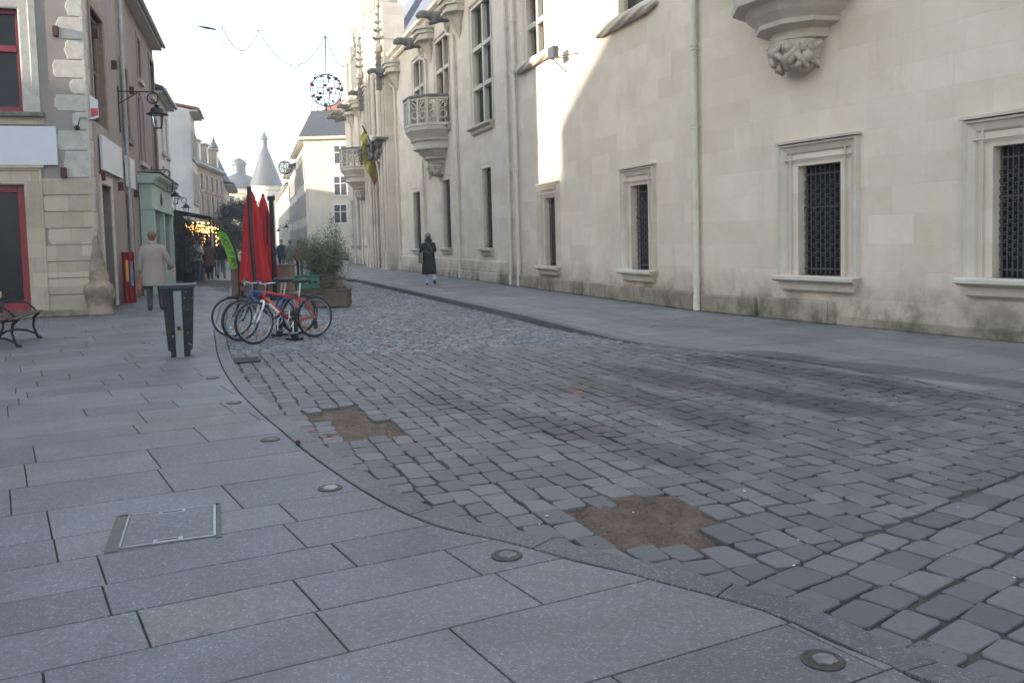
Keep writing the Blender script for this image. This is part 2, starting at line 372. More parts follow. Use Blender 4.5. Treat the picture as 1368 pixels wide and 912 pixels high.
def dirt_mat():
    t = NT('brown_bare_soil'); tc = t.coord(); n = t.noise(tc, 4.0, 8, 0.75); n2 = t.noise(tc, 45, 6, 0.75)
    f = t.math('ADD', t.math('MULTIPLY', n, 0.6), t.math('MULTIPLY', n2, 0.4))
    t.base(t.ramp(f, [(0.36, (0.035,0.025,0.019)), (0.48, (0.095,0.067,0.047)), (0.66, (0.18,0.13,0.092))])); t.rough(0.97); t.bump(f, 1.0, 0.02); return t.m
M['dirt'] = dirt_mat()
# ------------------------------------------------------------------ ground
def g2(px, py): v = G(px, py); return (v.x, v.y)
kerbL_px = [(1500,975),(1400,925),(1276,892),(1227,868),(1149,839),(1090,812),(1042,795),(980,778),(915,762),(861,748),(800,735),(740,719),(685,706),(629,695),(587,681),(557,668),(531,655),(488,630),(439,598),(406,573),(373,548),(340,519),(318,492),(307,470),(303,455)]
kerbL = [g2(*p) for p in kerbL_px]
kerbL = [(kerbL[0][0]+1.2, kerbL[0][1]-1.0)] + kerbL + [(-5.05,14.6),(-5.9,17.2),(-7.0,20.6),(-8.0,24.0),(-15.0,46.0),(-24,75),(-50,165)]
kerbR_px = [(455,369.5),(470,372),(500,378),(560,391),(620,404),(680,417),(740,432),(800,447),(850,457),(1060,480),(1200,503),(1315,528)]
kerbR = [(-46.5,160),(-28.0,100),(-17.5,66)] + [g2(*p) for p in kerbR_px] + [(5.1,4.8),(6.2,1.8),(7.5,-1.5)]
def crm(pts, k=4):
    out = []
    for i in range(len(pts)-1):
        p0 = Vector(pts[max(i-1,0)]); p1 = Vector(pts[i]); p2 = Vector(pts[i+1]); p3 = Vector(pts[min(i+2,len(pts)-1)])
        for j in range(k):
            t = j/k; out.append(tuple(0.5*((2*p1)+(p2-p0)*t+(2*p0-5*p1+4*p2-p3)*t*t+(3*p1-p0-3*p2+p3)*t**3)))
    out.append(tuple(pts[-1])); return out
def ss(x, a, b):
    t = max(0.0, min(1.0, (x-a)/(b-a))); return t*t*(3-2*t)
def Xat(poly, y):
    for i in range(len(poly)-1):
        (x0,y0),(x1,y1) = poly[i], poly[i+1]
        if (y0-y)*(y1-y) <= 0 and y0 != y1: return x0+(x1-x0)*(y-y0)/(y1-y0)
    return None
def road_z(x, y):
    z = -0.022
    if 11 < y < 170:
        xr = Xat(kerbR, y)
        if xr is not None: z -= 0.085*ss(y, 11.6, 15.5)*ss(3.0-(xr-x), 0, 2.8)
    if y < 13:
        xr = Xat(kerbR, y)
        if xr is not None: z += 0.015*ss(1.2-(xr-x), 0, 1.2)*ss(12.5-y, 0, 1.5)
    z += 0.006*noise.noise(Vector((x*0.7, y*0.7, 0)))
    return z
def inside(p, poly):
    x, y = p; c = False; n = len(poly)
    for i in range(n):
        (x0,y0),(x1,y1) = poly[i], poly[i-1]
        if (y0 > y) != (y1 > y) and x < (x1-x0)*(y-y0)/(y1-y0)+x0: c = not c
    return c
def clip(subject, quad):
    out = list(subject); n = len(quad)
    for i in range(n):
        a, b = quad[i], quad[(i+1)%n]; inp = out; out = []
        if not inp: return []
        ex, ey = b[0]-a[0], b[1]-a[1]
        def sd(p): return ex*(p[1]-a[1]) - ey*(p[0]-a[0])
        for j in range(len(inp)):
            p, q = inp[j-1], inp[j]; sp, sq = sd(p), sd(q)
            if sq >= 0:
                if sp < 0: t = sp/(sp-sq); out.append((p[0]+(q[0]-p[0])*t, p[1]+(q[1]-p[1])*t))
                out.append(q)
            elif sp >= 0: t = sp/(sp-sq); out.append((p[0]+(q[0]-p[0])*t, p[1]+(q[1]-p[1])*t))
    return out
def area(P): return 0.5*sum(P[i-1][0]*P[i][1]-P[i][0]*P[i-1][1] for i in range(len(P)))
def inset(P, d):
    n = len(P); out = []
    for i in range(n):
        a, b, c = Vector(P[i-1]), Vector(P[i]), Vector(P[(i+1)%n])
        e1 = (b-a); e2 = (c-b)
        if e1.length < 1e-6 or e2.length < 1e-6: out.append(tuple(b)); continue
        e1.normalize(); e2.normalize(); n1 = Vector((-e1.y, e1.x)); n2 = Vector((-e2.y, e2.x)); m = n1+n2
        if m.length < 0.3: m = n1
        m.normalize(); k = d/max(0.45, m.dot(n1)); out.append((b.x+m.x*k, b.y+m.y*k))
    return out
def clean(P, e=0.004):
    out = []
    for p in P:
        if not out or math.hypot(p[0]-out[-1][0], p[1]-out[-1][1]) > e: out.append(p)
    if len(out) > 1 and math.hypot(out[0][0]-out[-1][0], out[0][1]-out[-1][1]) <= e: out.pop()
    return out
def stone(mb, P, zf, joint, bev, depth, tilt=0.0, cut=0.0, amin=0.0012):
    P = clean(P)
    if len(P) < 3 or abs(area(P)) < amin: return
    if cut:
        Q = []
        for i in range(len(P)):
            a_, b_, c_ = Vector(P[i-1]), Vector(P[i]), Vector(P[(i+1)%len(P)]); k_ = cut*random.uniform(0.8, 1.25)
            Q += [tuple(b_+(a_-b_).normalized()*min(k_, (a_-b_).length*0.35)), tuple(b_+(c_-b_).normalized()*min(k_, (c_-b_).length*0.3))]
        P = clean(Q)
    if area(P) < 0: P = P[::-1]
    A = inset(P, joint/2)
    if area(A) < 0.0008: return
    B = inset(A, bev); B2 = inset(A, bev*0.35)
    if area(B) < 0.0004: B = A; B2 = A
    cx = sum(p[0] for p in A)/len(A); cy = sum(p[1] for p in A)/len(A); tx, ty = random.uniform(-tilt, tilt), random.uniform(-tilt, tilt)
    dz = random.uniform(-tilt, tilt)*0.06; z0 = zf(cx, cy)
    zz = lambda p: z0 + dz + tx*(p[0]-cx) + ty*(p[1]-cy)
    r = [[mb.av((p[0],p[1],zz(p)-depth)) for p in A], [mb.av((p[0],p[1],zz(p)-bev*0.8)) for p in A], [mb.av((p[0],p[1],zz(p)-bev*0.2)) for p in B2], [mb.av((p[0],p[1],zz(p))) for p in B]]
    n = len(A)
    for k in range(3):
        for j in range(n): mb.af((r[k][j], r[k][(j+1)%n], r[k+1][(j+1)%n], r[k+1][j]))
    mb.af(r[3])

# base sheet reaching the horizon
b = MB(); b.quad((-240,-110,-0.35),(240,-110,-0.35),(240,320,-0.35),(-240,320,-0.35)); struct(b.build('ground', M['grout'], recalc=False))

cl, crr = crm(kerbL), crm(kerbR)
road_poly = [p for p in cl] + [p for p in crr]
hole1 = [g2(*p) for p in ((414,549),(436,542),(466,539),(494,548),(520,562),(534,572),(527,578),(500,583),(470,585),(456,583),(440,568))]
hole2 = [g2(*p) for p in ((768,684),(786,676),(812,668),(838,650),(862,646),(876,657),(920,664),(958,684),(938,698),(942,712),(900,722),(845,722),(812,716),(796,705))]
def low_here(x, y):
    for h_ in (hole1, hole2):
        cx = sum(p[0] for p in h_)/len(h_); cy = sum(p[1] for p in h_)/len(h_)
        if math.hypot(x-cx, y-cy) < 0.75: return 0.09
    return 0.0
# road bed under the setts (raised to the surface beyond them)
b = MB(); ys = []
y = -1.0
while y < 165: ys.append(y); y += 0.3 if y < 32 else 2.0
NXB = 60
rows = []
for y in ys:
    xl = Xat(kerbL[::-1], y); xr = Xat(kerbR, y)
    # the kerb curve doubles back near the camera: take the whole plaza width there
    if y < 5.2: xl = min(p[0] for p in cl if p[1] < 6.5) - 0.3
    if xl is None: xl = 1.0
    if xr is None: xr = 7.5
    rows.append([b.av((xl+(xr-xl)*i/NXB, y, road_z(xl+(xr-xl)*i/NXB, y) - low_here(xl+(xr-xl)*i/NXB, y) - (0.016 if y < 31 else 0.0) + 0.004*noise.noise(Vector((xl+(xr-xl)*i/NXB, y, 3))*3))) for i in range(NXB+1)])
for r1, r2 in zip(rows, rows[1:]):
    for i in range(NXB): b.af((r1[i], r1[i+1], r2[i+1], r2[i]))
bed = struct(b.build('road_bed', M['grout'], smooth=True))

zoneline_a, zoneline_b = g2(1008,770), g2(1400,611)
def zone2(x, y):
    ax, ay = zoneline_a; bx, by = zoneline_b
    return (bx-ax)*(y-ay)-(by-ay)*(x-ax) < 0 and x > 0.6
def lattice(mb, region_poly, ang, L, Wd, test, joint, bev, zf, bbox, tilt, jl=0.18, wob=0.012, half=None, cut=0.0, amin=0.0012):
    ca, sa = math.cos(ang), math.sin(ang); a = Vector((ca, sa)); bb = Vector((-sa, ca))
    x0, x1, y0, y1 = bbox; cs = [Vector((x, y)) for x in (x0, x1) for y in (y0, y1)]
    u0, u1 = min(c.dot(a) for c in cs), max(c.dot(a) for c in cs); v0, v1 = min(c.dot(bb) for c in cs), max(c.dot(bb) for c in cs)
    v = v0
    while v < v1:
        w = Wd*random.uniform(0.93, 1.07); u = u0 - random.random()*L
        while u < u1:
            l = L*random.uniform(1-jl, 1+jl)
            c = a*(u+l/2) + bb*(v+w/2)
            if x0 <= c.x <= x1 and y0 <= c.y <= y1 and test(c.x, c.y):
                wb = lambda: random.uniform(-wob, wob)
                cur = 0.035*math.sin(u*0.5+v*0.15)
                q = [a*(u)+bb*(v+cur), a*(u+l)+bb*(v+cur), a*(u+l)+bb*(v+w+cur), a*(u)+bb*(v+w+cur)]
                q = [(p.x+wb(), p.y+wb()) for p in q]
                ins = [inside(p, region_poly) for p in q]
                if all(ins): P = q
                elif any(ins): P = clip(region_poly, q)
                else: P = None
                if P and half and c.x > half[1]: P = clip(P, half[0])
                if P:
                    mb.a = random.random(); stone(mb, P, zf, joint, bev, 0.05, tilt, cut, amin)
            u += l
        v += w
random.seed(11)
b = MB()
zl = lambda x: 11.4 + 0.25*math.sin(x*1.3)
dz_ = (Vector(zoneline_b)-Vector(zoneline_a)).normalized(); nz_ = Vector((-dz_.y, dz_.x)); zA = Vector(zoneline_a)-dz_*0.8
half1 = [tuple(Vector(zoneline_a)-dz_*30), tuple(Vector(zoneline_a)+dz_*30), tuple(Vector(zoneline_a)+dz_*30+nz_*40), tuple(Vector(zoneline_a)-dz_*30+nz_*40)]
half2 = [half1[0], half1[0] , half1[1]]
half2 = [half1[1], half1[0], tuple(Vector(half1[0])-nz_*40), tuple(Vector(half1[1])-nz_*40)]
t1 = lambda x, y: y < zl(x) and not (zone2(x, y) and zone2(x-nz_.x*0.2, y-nz_.y*0.2) and zone2(x+nz_.x*0.2, y+nz_.y*0.2)) and not inside((x, y), hole1) and not inside((x, y), hole2)
lattice(b, road_poly, math.atan2(1, -0.40), 0.215, 0.165, t1, 0.012, 0.007, road_z, (-5.2, 8.2, 1.8, 12), 0.016, 0.22, 0.016, half=(half1, 0.6), cut=0.018, amin=0.007)
d = Vector(zoneline_b)-Vector(zoneline_a)
t2 = lambda x, y: x > 0.55 and (zone2(x, y) or zone2(x-nz_.x*0.2, y-nz_.y*0.2))
lattice(b, road_poly, math.atan2(d.y, d.x), 0.235, 0.175, t2, 0.015, 0.008, road_z, (0.5, 8, 1.0, 6.5), 0.022, 0.16, 0.014, half=(half2, 0.0), cut=0.020, amin=0.009)
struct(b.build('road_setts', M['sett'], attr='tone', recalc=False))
b = MB(); random.seed(12)
t3 = lambda x, y: y >= zl(x)
lattice(b, road_poly, math.atan2(0.35, 1), 0.125, 0.115, t3, 0.016, 0.016, road_z, (-12.2, 3.5, 11, 31.3), 0.10, 0.22, 0.018)
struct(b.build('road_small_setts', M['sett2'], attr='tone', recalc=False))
print('setts', len(b.f))
# distant part of the street, cobble relief in the shader
def far_sett():
    t = NT('distant_small_setts'); pos = t.coord(); vo = t.n('TexVoronoi', feature='DISTANCE_TO_EDGE'); t.l(pos, vo.inputs['Vector']); vo.inputs['Scale'].default_value = 8.5
    v2 = t.n('TexVoronoi'); t.l(pos, v2.inputs['Vector']); v2.inputs['Scale'].default_value = 8.5
    e = t.ramp(vo.outputs['Distance'], [(0.02, 0.0), (0.10, 1.0)])
    c = t.mix(e, (0.05,0.048,0.045), t.ramp(v2.outputs['Color'], [(0.1, (0.085,0.092,0.104)), (0.9, (0.225,0.228,0.236))]))
    t.base(c); t.rough(0.6); t.bump(e, 0.6, 0.02); return t.m
b = MB(); prevr = None
for y in [31.2+2*i for i in range(66)]:
    xl = Xat(kerbL[::-1], y); xr = Xat(kerbR, y)
    if xl is None or xr is None: continue
    r = [b.av((xl+(xr-xl)*i/10, y, road_z(xl+(xr-xl)*i/10, y)+0.002)) for i in range(11)]
    if prevr:
        for i in range(10): b.af((prevr[i], prevr[i+1], r[i+1], r[i]))
    prevr = r
struct(b.build('road_far', far_sett()))

# soil patches where setts are missing
def soil(name, hole, label):
    cx = sum(p[0] for p in hole)/len(hole); cy = sum(p[1] for p in hole)/len(hole); mb = MB(); big = [(cx+0.98*math.cos(q)*1.0, cy+0.98*math.sin(q)) for q in [2*math.pi*j/40 for j in range(40)]]; hx0, hx1 = min(p[0] for p in hole), max(p[0] for p in hole); hy0, hy1 = min(p[1] for p in hole), max(p[1] for p in hole)
    x0, x1 = min(p[0] for p in big)-.05, max(p[0] for p in big)+.05; y0, y1 = min(p[1] for p in big)-.05, max(p[1] for p in big)+.05; st = 0.016; ids = {}
    nx, ny = int((x1-x0)/st), int((y1-y0)/st)
    def vid(i, j):
        if (i, j) not in ids:
            x, y = x0+i*st, y0+j*st; u = math.hypot((x-(hx0+hx1)/2)/(hx1-hx0)*2, (y-(hy0+hy1)/2)/(hy1-hy0)*2); q = Vector((x, y, 0))
            z = road_z(x, y) - 0.024 + 0.015*ss(u, 0.2, 0.75) + 0.022*noise.noise(q*3.1) + 0.016*noise.noise(q*8) + 0.009*noise.noise(q*22)
            if u > 0.78: z -= min(0.016, 0.11*(u-0.78))
            ids[(i, j)] = mb.av((x, y, z))
        return ids[(i, j)]
    for i in range(nx):
        for j in range(ny):
            x, y = x0+(i+.5)*st, y0+(j+.5)*st
            if inside((x, y), big): mb.af((vid(i,j), vid(i+1,j), vid(i+1,j+1), vid(i,j+1)))
    o = mb.build(name, M['dirt'], smooth=True); tag(o, label, 'soil', kind='stuff')
    return o
soil('soil_patch', hole1, 'small rectangular patch of bare brown soil in the setts beside the kerb')
soil('soil_patch', hole2, 'larger ragged patch of bare brown soil in the setts of the road foreground')
b = MB(); random.seed(5)
for hole, n in ((hole1, 70), (hole2, 170)):
    cx = sum(p[0] for p in hole)/len(hole); cy = sum(p[1] for p in hole)/len(hole)
    for i in range(n):
        p = hole[random.randrange(len(hole))]; s = random.random()**0.7*1.2
        x, y = cx+(p[0]-cx)*s+random.uniform(-.08,.08), cy+(p[1]-cy)*s+random.uniform(-.08,.08); r = random.uniform(0.0015, 0.006)
        b.ball((x, y, road_z(x,y)-0.012+(0.012 if not inside((x,y),hole) else 0)), r, 6, 4, (1.2, 1, 0.7))
tag(b.build('soil_crumbs', M['dirt'], smooth=True), 'loose crumbs of brown earth and gravel scattered round the two soil patches', 'gravel', kind='stuff')

# left sidewalk
inner = []
KW = 0.17
for i, p in enumerate(cl):
    a = Vector(cl[max(i-1,0)]); c2 = Vector(cl[min(i+1,len(cl)-1)]); t = (c2-a).normalized(); nn = Vector((t.y, -t.x))
    if nn.x*0 + nn.dot(Vector((-1,-0.3))) < 0: nn = -nn
    inner.append((p[0]+nn.x*KW, p[1]+nn.y*KW))
side_poly = inner + [(-55,165),(-60,120),(-40,60),(-20,30),(-30,10),(-16,-2)]
b = MB(); random.seed(3)
ua = Vector((2.07, 1)).normalized(); va = Vector((-0.615, 1)).normalized()
Mi = Matrix(((ua.x, va.x),(ua.y, va.y)))
v = -1.5; 
access = [g2(*p) for p in ((160,692),(277,679),(300,714),(172,733))]
acc_c = (sum(p[0] for p in access)/4, sum(p[1] for p in access)/4)
flat = lambda x, y: 0.0
rowd = [0.56,0.62,0.66,0.60,0.40,0.62,0.42,0.60,0.40,0.38,0.36,0.42,0.38]
ri = 0
inv = Mi.inverted()
while v < 34:
    w = rowd[ri % len(rowd)]; ri += 1; u = -26 - random.random()
    while u < 6:
        l = random.uniform(0.62, 1.25)*(1.0 if v < 14 else 1.2)
        q = [Mi @ Vector(c) for c in ((u,v),(u+l,v),(u+l,v+w),(u,v+w))]; q = [(p.x, p.y) for p in q]
        cxq = sum(p[0] for p in q)/4; cyq = sum(p[1] for p in q)/4
        u += l
        if cyq < -1 or cyq > 36 or cxq < -18 - 0.2*cyq: continue
        ins = [inside(p, side_poly) for p in q]
        P = q if all(ins) else (clip(side_poly, q) if any(ins) or inside((cxq,cyq), side_poly) else None)
        if P: b.a = random.random(); stone(b, P, flat, 0.0085, 0.004, 0.05, 0.002)
    v += w
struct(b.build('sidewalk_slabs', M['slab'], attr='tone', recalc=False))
b = MB(); 
b.af([b.av((p[0], p[1], -0.012)) for p in side_poly]); o = b.build('sidewalk_bed', M['grout'], recalc=False); struct(o)
bm = bmesh.new(); bm.from_mesh(o.data); bmesh.ops.triangulate(bm, faces=bm.faces); bm.to_mesh(o.data); bm.free()
b = MB(); rr = [Xat(kerbL[::-1], 35), Xat(kerbL[::-1], 165)]
b.quad((-60,35,0.0),(rr[0]-0.17,35,0.0),(-50.2,165,0.0),(-120,165,0.0)); o = b.build('sidewalk_far', M['slabr'], recalc=True); struct(o)

# kerb stones (left, flush; right, with a real step)
def kerb(name, line, width, side, z_top, z_bot, step=1.0, ymax=60, edge=0.006, mat='kerb'):
    mb = MB(); pts = [Vector(p) for p in line]; acc = [0]
    for i in range(1, len(pts)): acc.append(acc[-1]+(pts[i]-pts[i-1]).length)
    def P(s):
        for i in range(1, len(pts)):
            if acc[i] >= s: t = (s-acc[i-1])/max(1e-6, acc[i]-acc[i-1]); return pts[i-1].lerp(pts[i], t), (pts[i]-pts[i-1]).normalized()
        return pts[-1], (pts[-1]-pts[-2]).normalized()
    s = 0
    while s < acc[-1]:
        l = step*random.uniform(0.8, 1.2); e = min(s+l, acc[-1]); poly1 = []; poly2 = []
        k = 4
        for i in range(k+1):
            p, t = P(s+(e-s)*i/k); nn = Vector((t.y, -t.x))*side; poly1.append((p.x, p.y)); poly2.append((p.x+nn.x*width, p.y+nn.y*width))
        s = e
        if poly1[0][1] > ymax: continue
        mb.a = random.random(); stone(mb, poly1+poly2[::-1], lambda x, y: z_top, 0.007, edge, z_top-z_bot, 0.001)
    struct(mb.build(name, M[mat], attr='tone', recalc=True)); 
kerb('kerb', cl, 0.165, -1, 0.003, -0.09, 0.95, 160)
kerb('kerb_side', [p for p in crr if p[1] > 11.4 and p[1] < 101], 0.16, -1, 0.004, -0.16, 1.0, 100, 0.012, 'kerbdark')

# right sidewalk
rpoly = [p for p in crr] + [(13.5,-1.5),(7.6,10.0),(4.6,15.9),(0.6,26.2),(-10.9,58),(-13,66),(-25,100),(-44,160)]
b = MB(); random.seed(21)
rin = []
lattice(b, rpoly, math.atan2(-0.35*-1, -1) if False else math.atan2(1,-0.36), 0.9, 0.62, lambda x, y: True, 0.017, 0.004, lambda x, y: 0.0, (-17, 10, 1, 48), 0.001, 0.2, 0.002)
struct(b.build('sidewalk_setts', M['slabr'], attr='tone', recalc=False))
b = MB(); b.af([b.av((p[0], p[1], -0.008)) for p in rpoly]); o = b.build('sidewalk_underlay', M['slabr'], recalc=False); struct(o)
bm = bmesh.new(); bm.from_mesh(o.data); bmesh.ops.triangulate(bm, faces=bm.faces); bm.to_mesh(o.data); bm.free()

# ------------------------------------------------------------------ walls in their own frames
class Wall:
    def __init__(s, ox, oy, dx, dy):
        L = math.hypot(dx, dy); s.o = Vector((ox, oy, 0)); s.d = Vector((dx/L, dy/L, 0)); s.n = Vector((0,0,1)).cross(s.d)
        s.M = Matrix((s.d, s.n, Vector((0,0,1)))).transposed().to_4x4(); s.M.translation = s.o
    def hit(s, px, py, off=0.0):
        r = ray(px, py); c = Vector((0,0,HCAM)); o = s.o + s.n*off; t = (o-c).dot(s.n)/r.dot(s.n); p = c + r*t - o
        return p.dot(s.d), p.z
    def at(s, a, off=0.0, z=0.0, rz=0.0):
        return Matrix.Translation(s.o + s.d*a + s.n*off + Vector((0,0,z))) @ s.M.to_3x3().to_4x4() @ Matrix.Rotation(rz, 4, 'Z')
def wall_mesh(mb, s0, s1, z0, z1, holes, depth=0.35, thick=0.0):
    """front sheet with real openings and reveals; holes = (a0,a1,b0,b1)"""
    xs = sorted({s0, s1} | {h[0] for h in holes} | {h[1] for h in holes}); zs = sorted({z0, z1} | {h[2] for h in holes} | {h[3] for h in holes})
    xs = [x for x in xs if s0 <= x <= s1]; zs = [z for z in zs if z0 <= z <= z1]
    for xa, xb in zip(xs, xs[1:]):
        for za, zb in zip(zs, zs[1:]):
            cx, cz = (xa+xb)/2, (za+zb)/2
            if any(h[0] < cx < h[1] and h[2] < cz < h[3] for h in holes): continue
            mb.quad((xa,0,za),(xb,0,za),(xb,0,zb),(xa,0,zb))
    for h in holes:
        a0,a1,b0,b1 = h[:4]; D = -depth
        mb.quad((a0,0,b0),(a0,0,b1),(a0,D,b1),(a0,D,b0)); mb.quad((a1,0,b0),(a1,D,b0),(a1,D,b1),(a1,0,b1))
        mb.quad((a0,0,b1),(a1,0,b1),(a1,D,b1),(a0,D,b1)); mb.quad((a0,0,b0),(a0,D,b0),(a1,D,b0),(a1,0,b0))
def rect_loft(mb, a0, a1, b0, b1, prof, bottom=True):
    """moulding round a rectangle; prof = (outset, y)"""
    rings = []
    for o, y in prof: rings.append([(a0-o,y,b0-(o if bottom else 0)),(a1+o,y,b0-(o if bottom else 0)),(a1+o,y,b1+o),(a0-o,y,b1+o)])
    idx = [[mb.av(p) for p in rg] for rg in rings]
    for A, B in zip(idx, idx[1:]):
        for j in range(4):
            if not bottom and j == 0: continue
            mb.af((A[j], A[(j+1)%4], B[(j+1)%4], B[j]))
def sill(mb, a0, a1, z, h=0.24, out=0.20, inner=-0.2):
    prof = [(inner, z), (out*0.9, z), (out, z-0.02), (out, z-0.07), (out*0.75, z-0.10), (out*0.45, z-0.12), (out*0.42, z-h+0.03), (out*0.25, z-h), (inner, z-h)]
    ext = [0.0, 0.0, 0.02, 0.02, 0.0, -0.05, -0.06, -0.12, -0.12]
    A = [mb.av((a0-e, y, zz)) for (y, zz), e in zip(prof, ext)]; B = [mb.av((a1+e, y, zz)) for (y, zz), e in zip(prof, ext)]
    n = len(prof)
    for j in range(n): mb.af((A[j], A[(j+1)%n], B[(j+1)%n], B[j]))
    mb.af(A[::-1]); mb.af(B)
# ------------------------------------------------------------------ the palace on the right
WA = Wall(3.58, 15.9, -0.522, 1); WB = Wall(3.58, 15.9, -0.35, 1)   # outward normal faces the street
palace = empty('palace', (3.58, 15.9, 0), 'long pale limestone palace with corbelled balconies, downpipes and gargoyles filling the right side', 'palace')
ZE = 10.3
def PB(name, mb, mat, W, par=None, **k): return mb.build(name, mat, par or palace, W.M, **k)
def zat(W, px, py): return W.hit(px, py)[1]
def span(W, x0, x1, yt, yb):
    a = W.hit(x1, (yt+yb)/2)[0]; c = W.hit(x0, (yt+yb)/2)[0]; xm = (x0+x1)/2
    return (min(a,c), max(a,c), zat(W, xm, yb), zat(W, xm, yt))
lowA = [span(WA, 1326, 1392, 192, 372), span(WA, 1066, 1123, 219, 368)]
lowB = [span(WB, 843, 866, 247, 360), span(WB, 728, 742, 264, 355)]
slitB = [span(WB, 645, 657, 224, 331), span(WB, 592, 602, 240, 331), span(WB, 553, 562, 256, 332)]
slitB += [(s, s+0.8, 1.25, 4.2) for s in (36.6, 39.6, 42.2)]
upB = []
for x0, x1, zb in ((632,657,5.3),(583,600,5.9),(553,566,5.9)):
    a = WB.hit(x1, 120)[0]; c = WB.hit(x0, 120)[0]; upB.append((min(a,c), max(a,c), zb, 9.3))
upA = []
a = WB.hit(727, 60)[0]; c = WB.hit(704, 60)[0]; upA.append((min(a,c), max(a,c), zat(WB, 715, 76), 9.3))
a = WB.hit(872, 10)[0]; c = WB.hit(826, 10)[0]; upA.append((min(a,c), max(a,c), zat(WB, 850, 10), 9.3))
print('low', lowA, lowB, 'slit', slitB, 'up', upB, upA)
b = MB(); wall_mesh(b, -22, 0, 0, ZE, lowA, 0.24); PB('wall', b, M['palace'], WA)
b = MB(); wall_mesh(b, 0, 44.5, 0, ZE, lowB + slitB + upB + upA, 0.24); PB('wall', b, M['palace'], WB)
b = MB(); b.quad((44.5,0,0),(44.5,-14,0),(44.5,-14,ZE),(44.5,0,ZE)); PB('wall', b, M['palace'], WB)
# plinth blocks at the foot
b = MB(); random.seed(2); s = -3.3
segs = [(-3.2,-1.65,0.36,0.10),(-1.5,-0.1,0.34,0.09)]
for s0, s1, h, o in segs: b.box(s0, s1, -0.05, o, 0, h)
PB('plinth', b, M['plinth'], WA, bevel=0.03)
b = MB(); b.box(-22, -3.3, -0.05, 0.035, 0, 0.14); PB('plinth', b, M['plinth'], WA, bevel=0.012)
b = MB(); s = 0.12
while s < 11.0:
    l = random.uniform(0.9, 1.5); b.box(s+0.006, s+l-0.006, -0.05, 0.11+random.uniform(0,0.012), 0, 0.36); s += l
PB('plinth', b, M['plinth'], WB, bevel=0.035)
b = MB(); b.box(11.1, 44.4, -0.05, 0.10, 0, 0.34); b.box(11.1, 44.4, -0.05, 0.06, 0.34, 0.72); PB('plinth', b, M['palace'], WB, bevel=0.03)

def grille(W, par, a0, a1, b0, b1, y, n, rich=True):
    m = MB(); w = a1-a0
    for i in range(n): x = a0 + w*(i+0.5)/n; m.tube([(x,y,b0),(x,y,b1)], 0.009, 6, caps=False)
    for z in (b0+0.10, b0+(b1-b0)*0.62, b1-0.14): m.box(a0, a1, y-0.006, y+0.006, z-0.011, z+0.011)
    if rich:
        r = w/n*0.33
        for i in range(n):
            x = a0 + w*(i+0.5)/n; z = b0+0.25; k = 0
            while z < b1-0.25:
                sg = 1 if (i+k) % 2 else -1; pts = []
                for j in range(11):
                    th = j/10*math.pi*1.7; rad = r*(1-0.055*j); pts.append((x+sg*(r*0.9-rad*math.cos(th))*1.0, y+0.012, z+rad*math.sin(th)*1.25))
                m.tube(pts, 0.0042, 4, caps=False); z += r*2.3; k += 1
                m.ball((x, y+0.014, z-r*1.1), 0.009, 5, 4)
    return m.build('grille', M['grille'], par, W.M)
prof = [(0.36,0.055),(0.355,0.085),(0.325,0.09),(0.31,0.06),(0.27,0.045),(0.22,0.03),(0.17,-0.02),(0.15,-0.06),(0.155,-0.02),(0.125,-0.03),(0.11,-0.10),(0.02,-0.13),(0.0,-0.15),(0.0,-0.22)]
for W, L, rich in ((WA, lowA, 9), (WB, lowB, 8)):
    for (a0, a1, b0, b1) in L:
        m = MB(); rect_loft(m, a0, a1, b0, b1, [(0.37,-0.01)]+prof, bottom=False)
        m.box(a0-0.40, a1+0.40, 0.0, 0.12, b1+0.37, b1+0.41)
        # crossed fillets at the head of the frame
        m.tube([(a0-0.24,0.05,b1+0.10),(a1+0.24,0.05,b1+0.10)], 0.014, 6); 
        for x in (a0-0.12, a1+0.12): m.tube([(x,0.04,b0),(x,0.04,b1+0.22)], 0.014, 6)
        f = PB('window', m, M['trim'], W)
        m = MB(); sill(m, a0-0.38, a1+0.38, b0, 0.26, 0.22); m.build('sill', M['trim'], f, W.M)
        m = MB(); m.box(a0-0.03, a1+0.03, -0.24, -0.22, b0, b1); m.build('pane', M['glass'], f, W.M)
        grille(W, f, a0, a1, b0, b1, -0.15, rich)
for (a0, a1, b0, b1) in slitB:
    m = MB(); rect_loft(m, a0, a1, b0, b1, [(0.16,-0.005),(0.16,0.012),(0.05,-0.05),(0.0,-0.10),(0.0,-0.22)], bottom=False)
    f = PB('window', m, M['trim'], WB)
    m = MB(); sill(m, a0-0.14, a1+0.14, b0, 0.26, 0.2); m.build('sill', M['trim'], f, WB.M)
    m = MB(); m.box(a0-0.02, a1+0.02, -0.23, -0.21, b0, b1); m.build('pane', M['glass'], f, WB.M)
    grille(WB, f, a0, a1, b0, b1, -0.16, 5, rich=True)
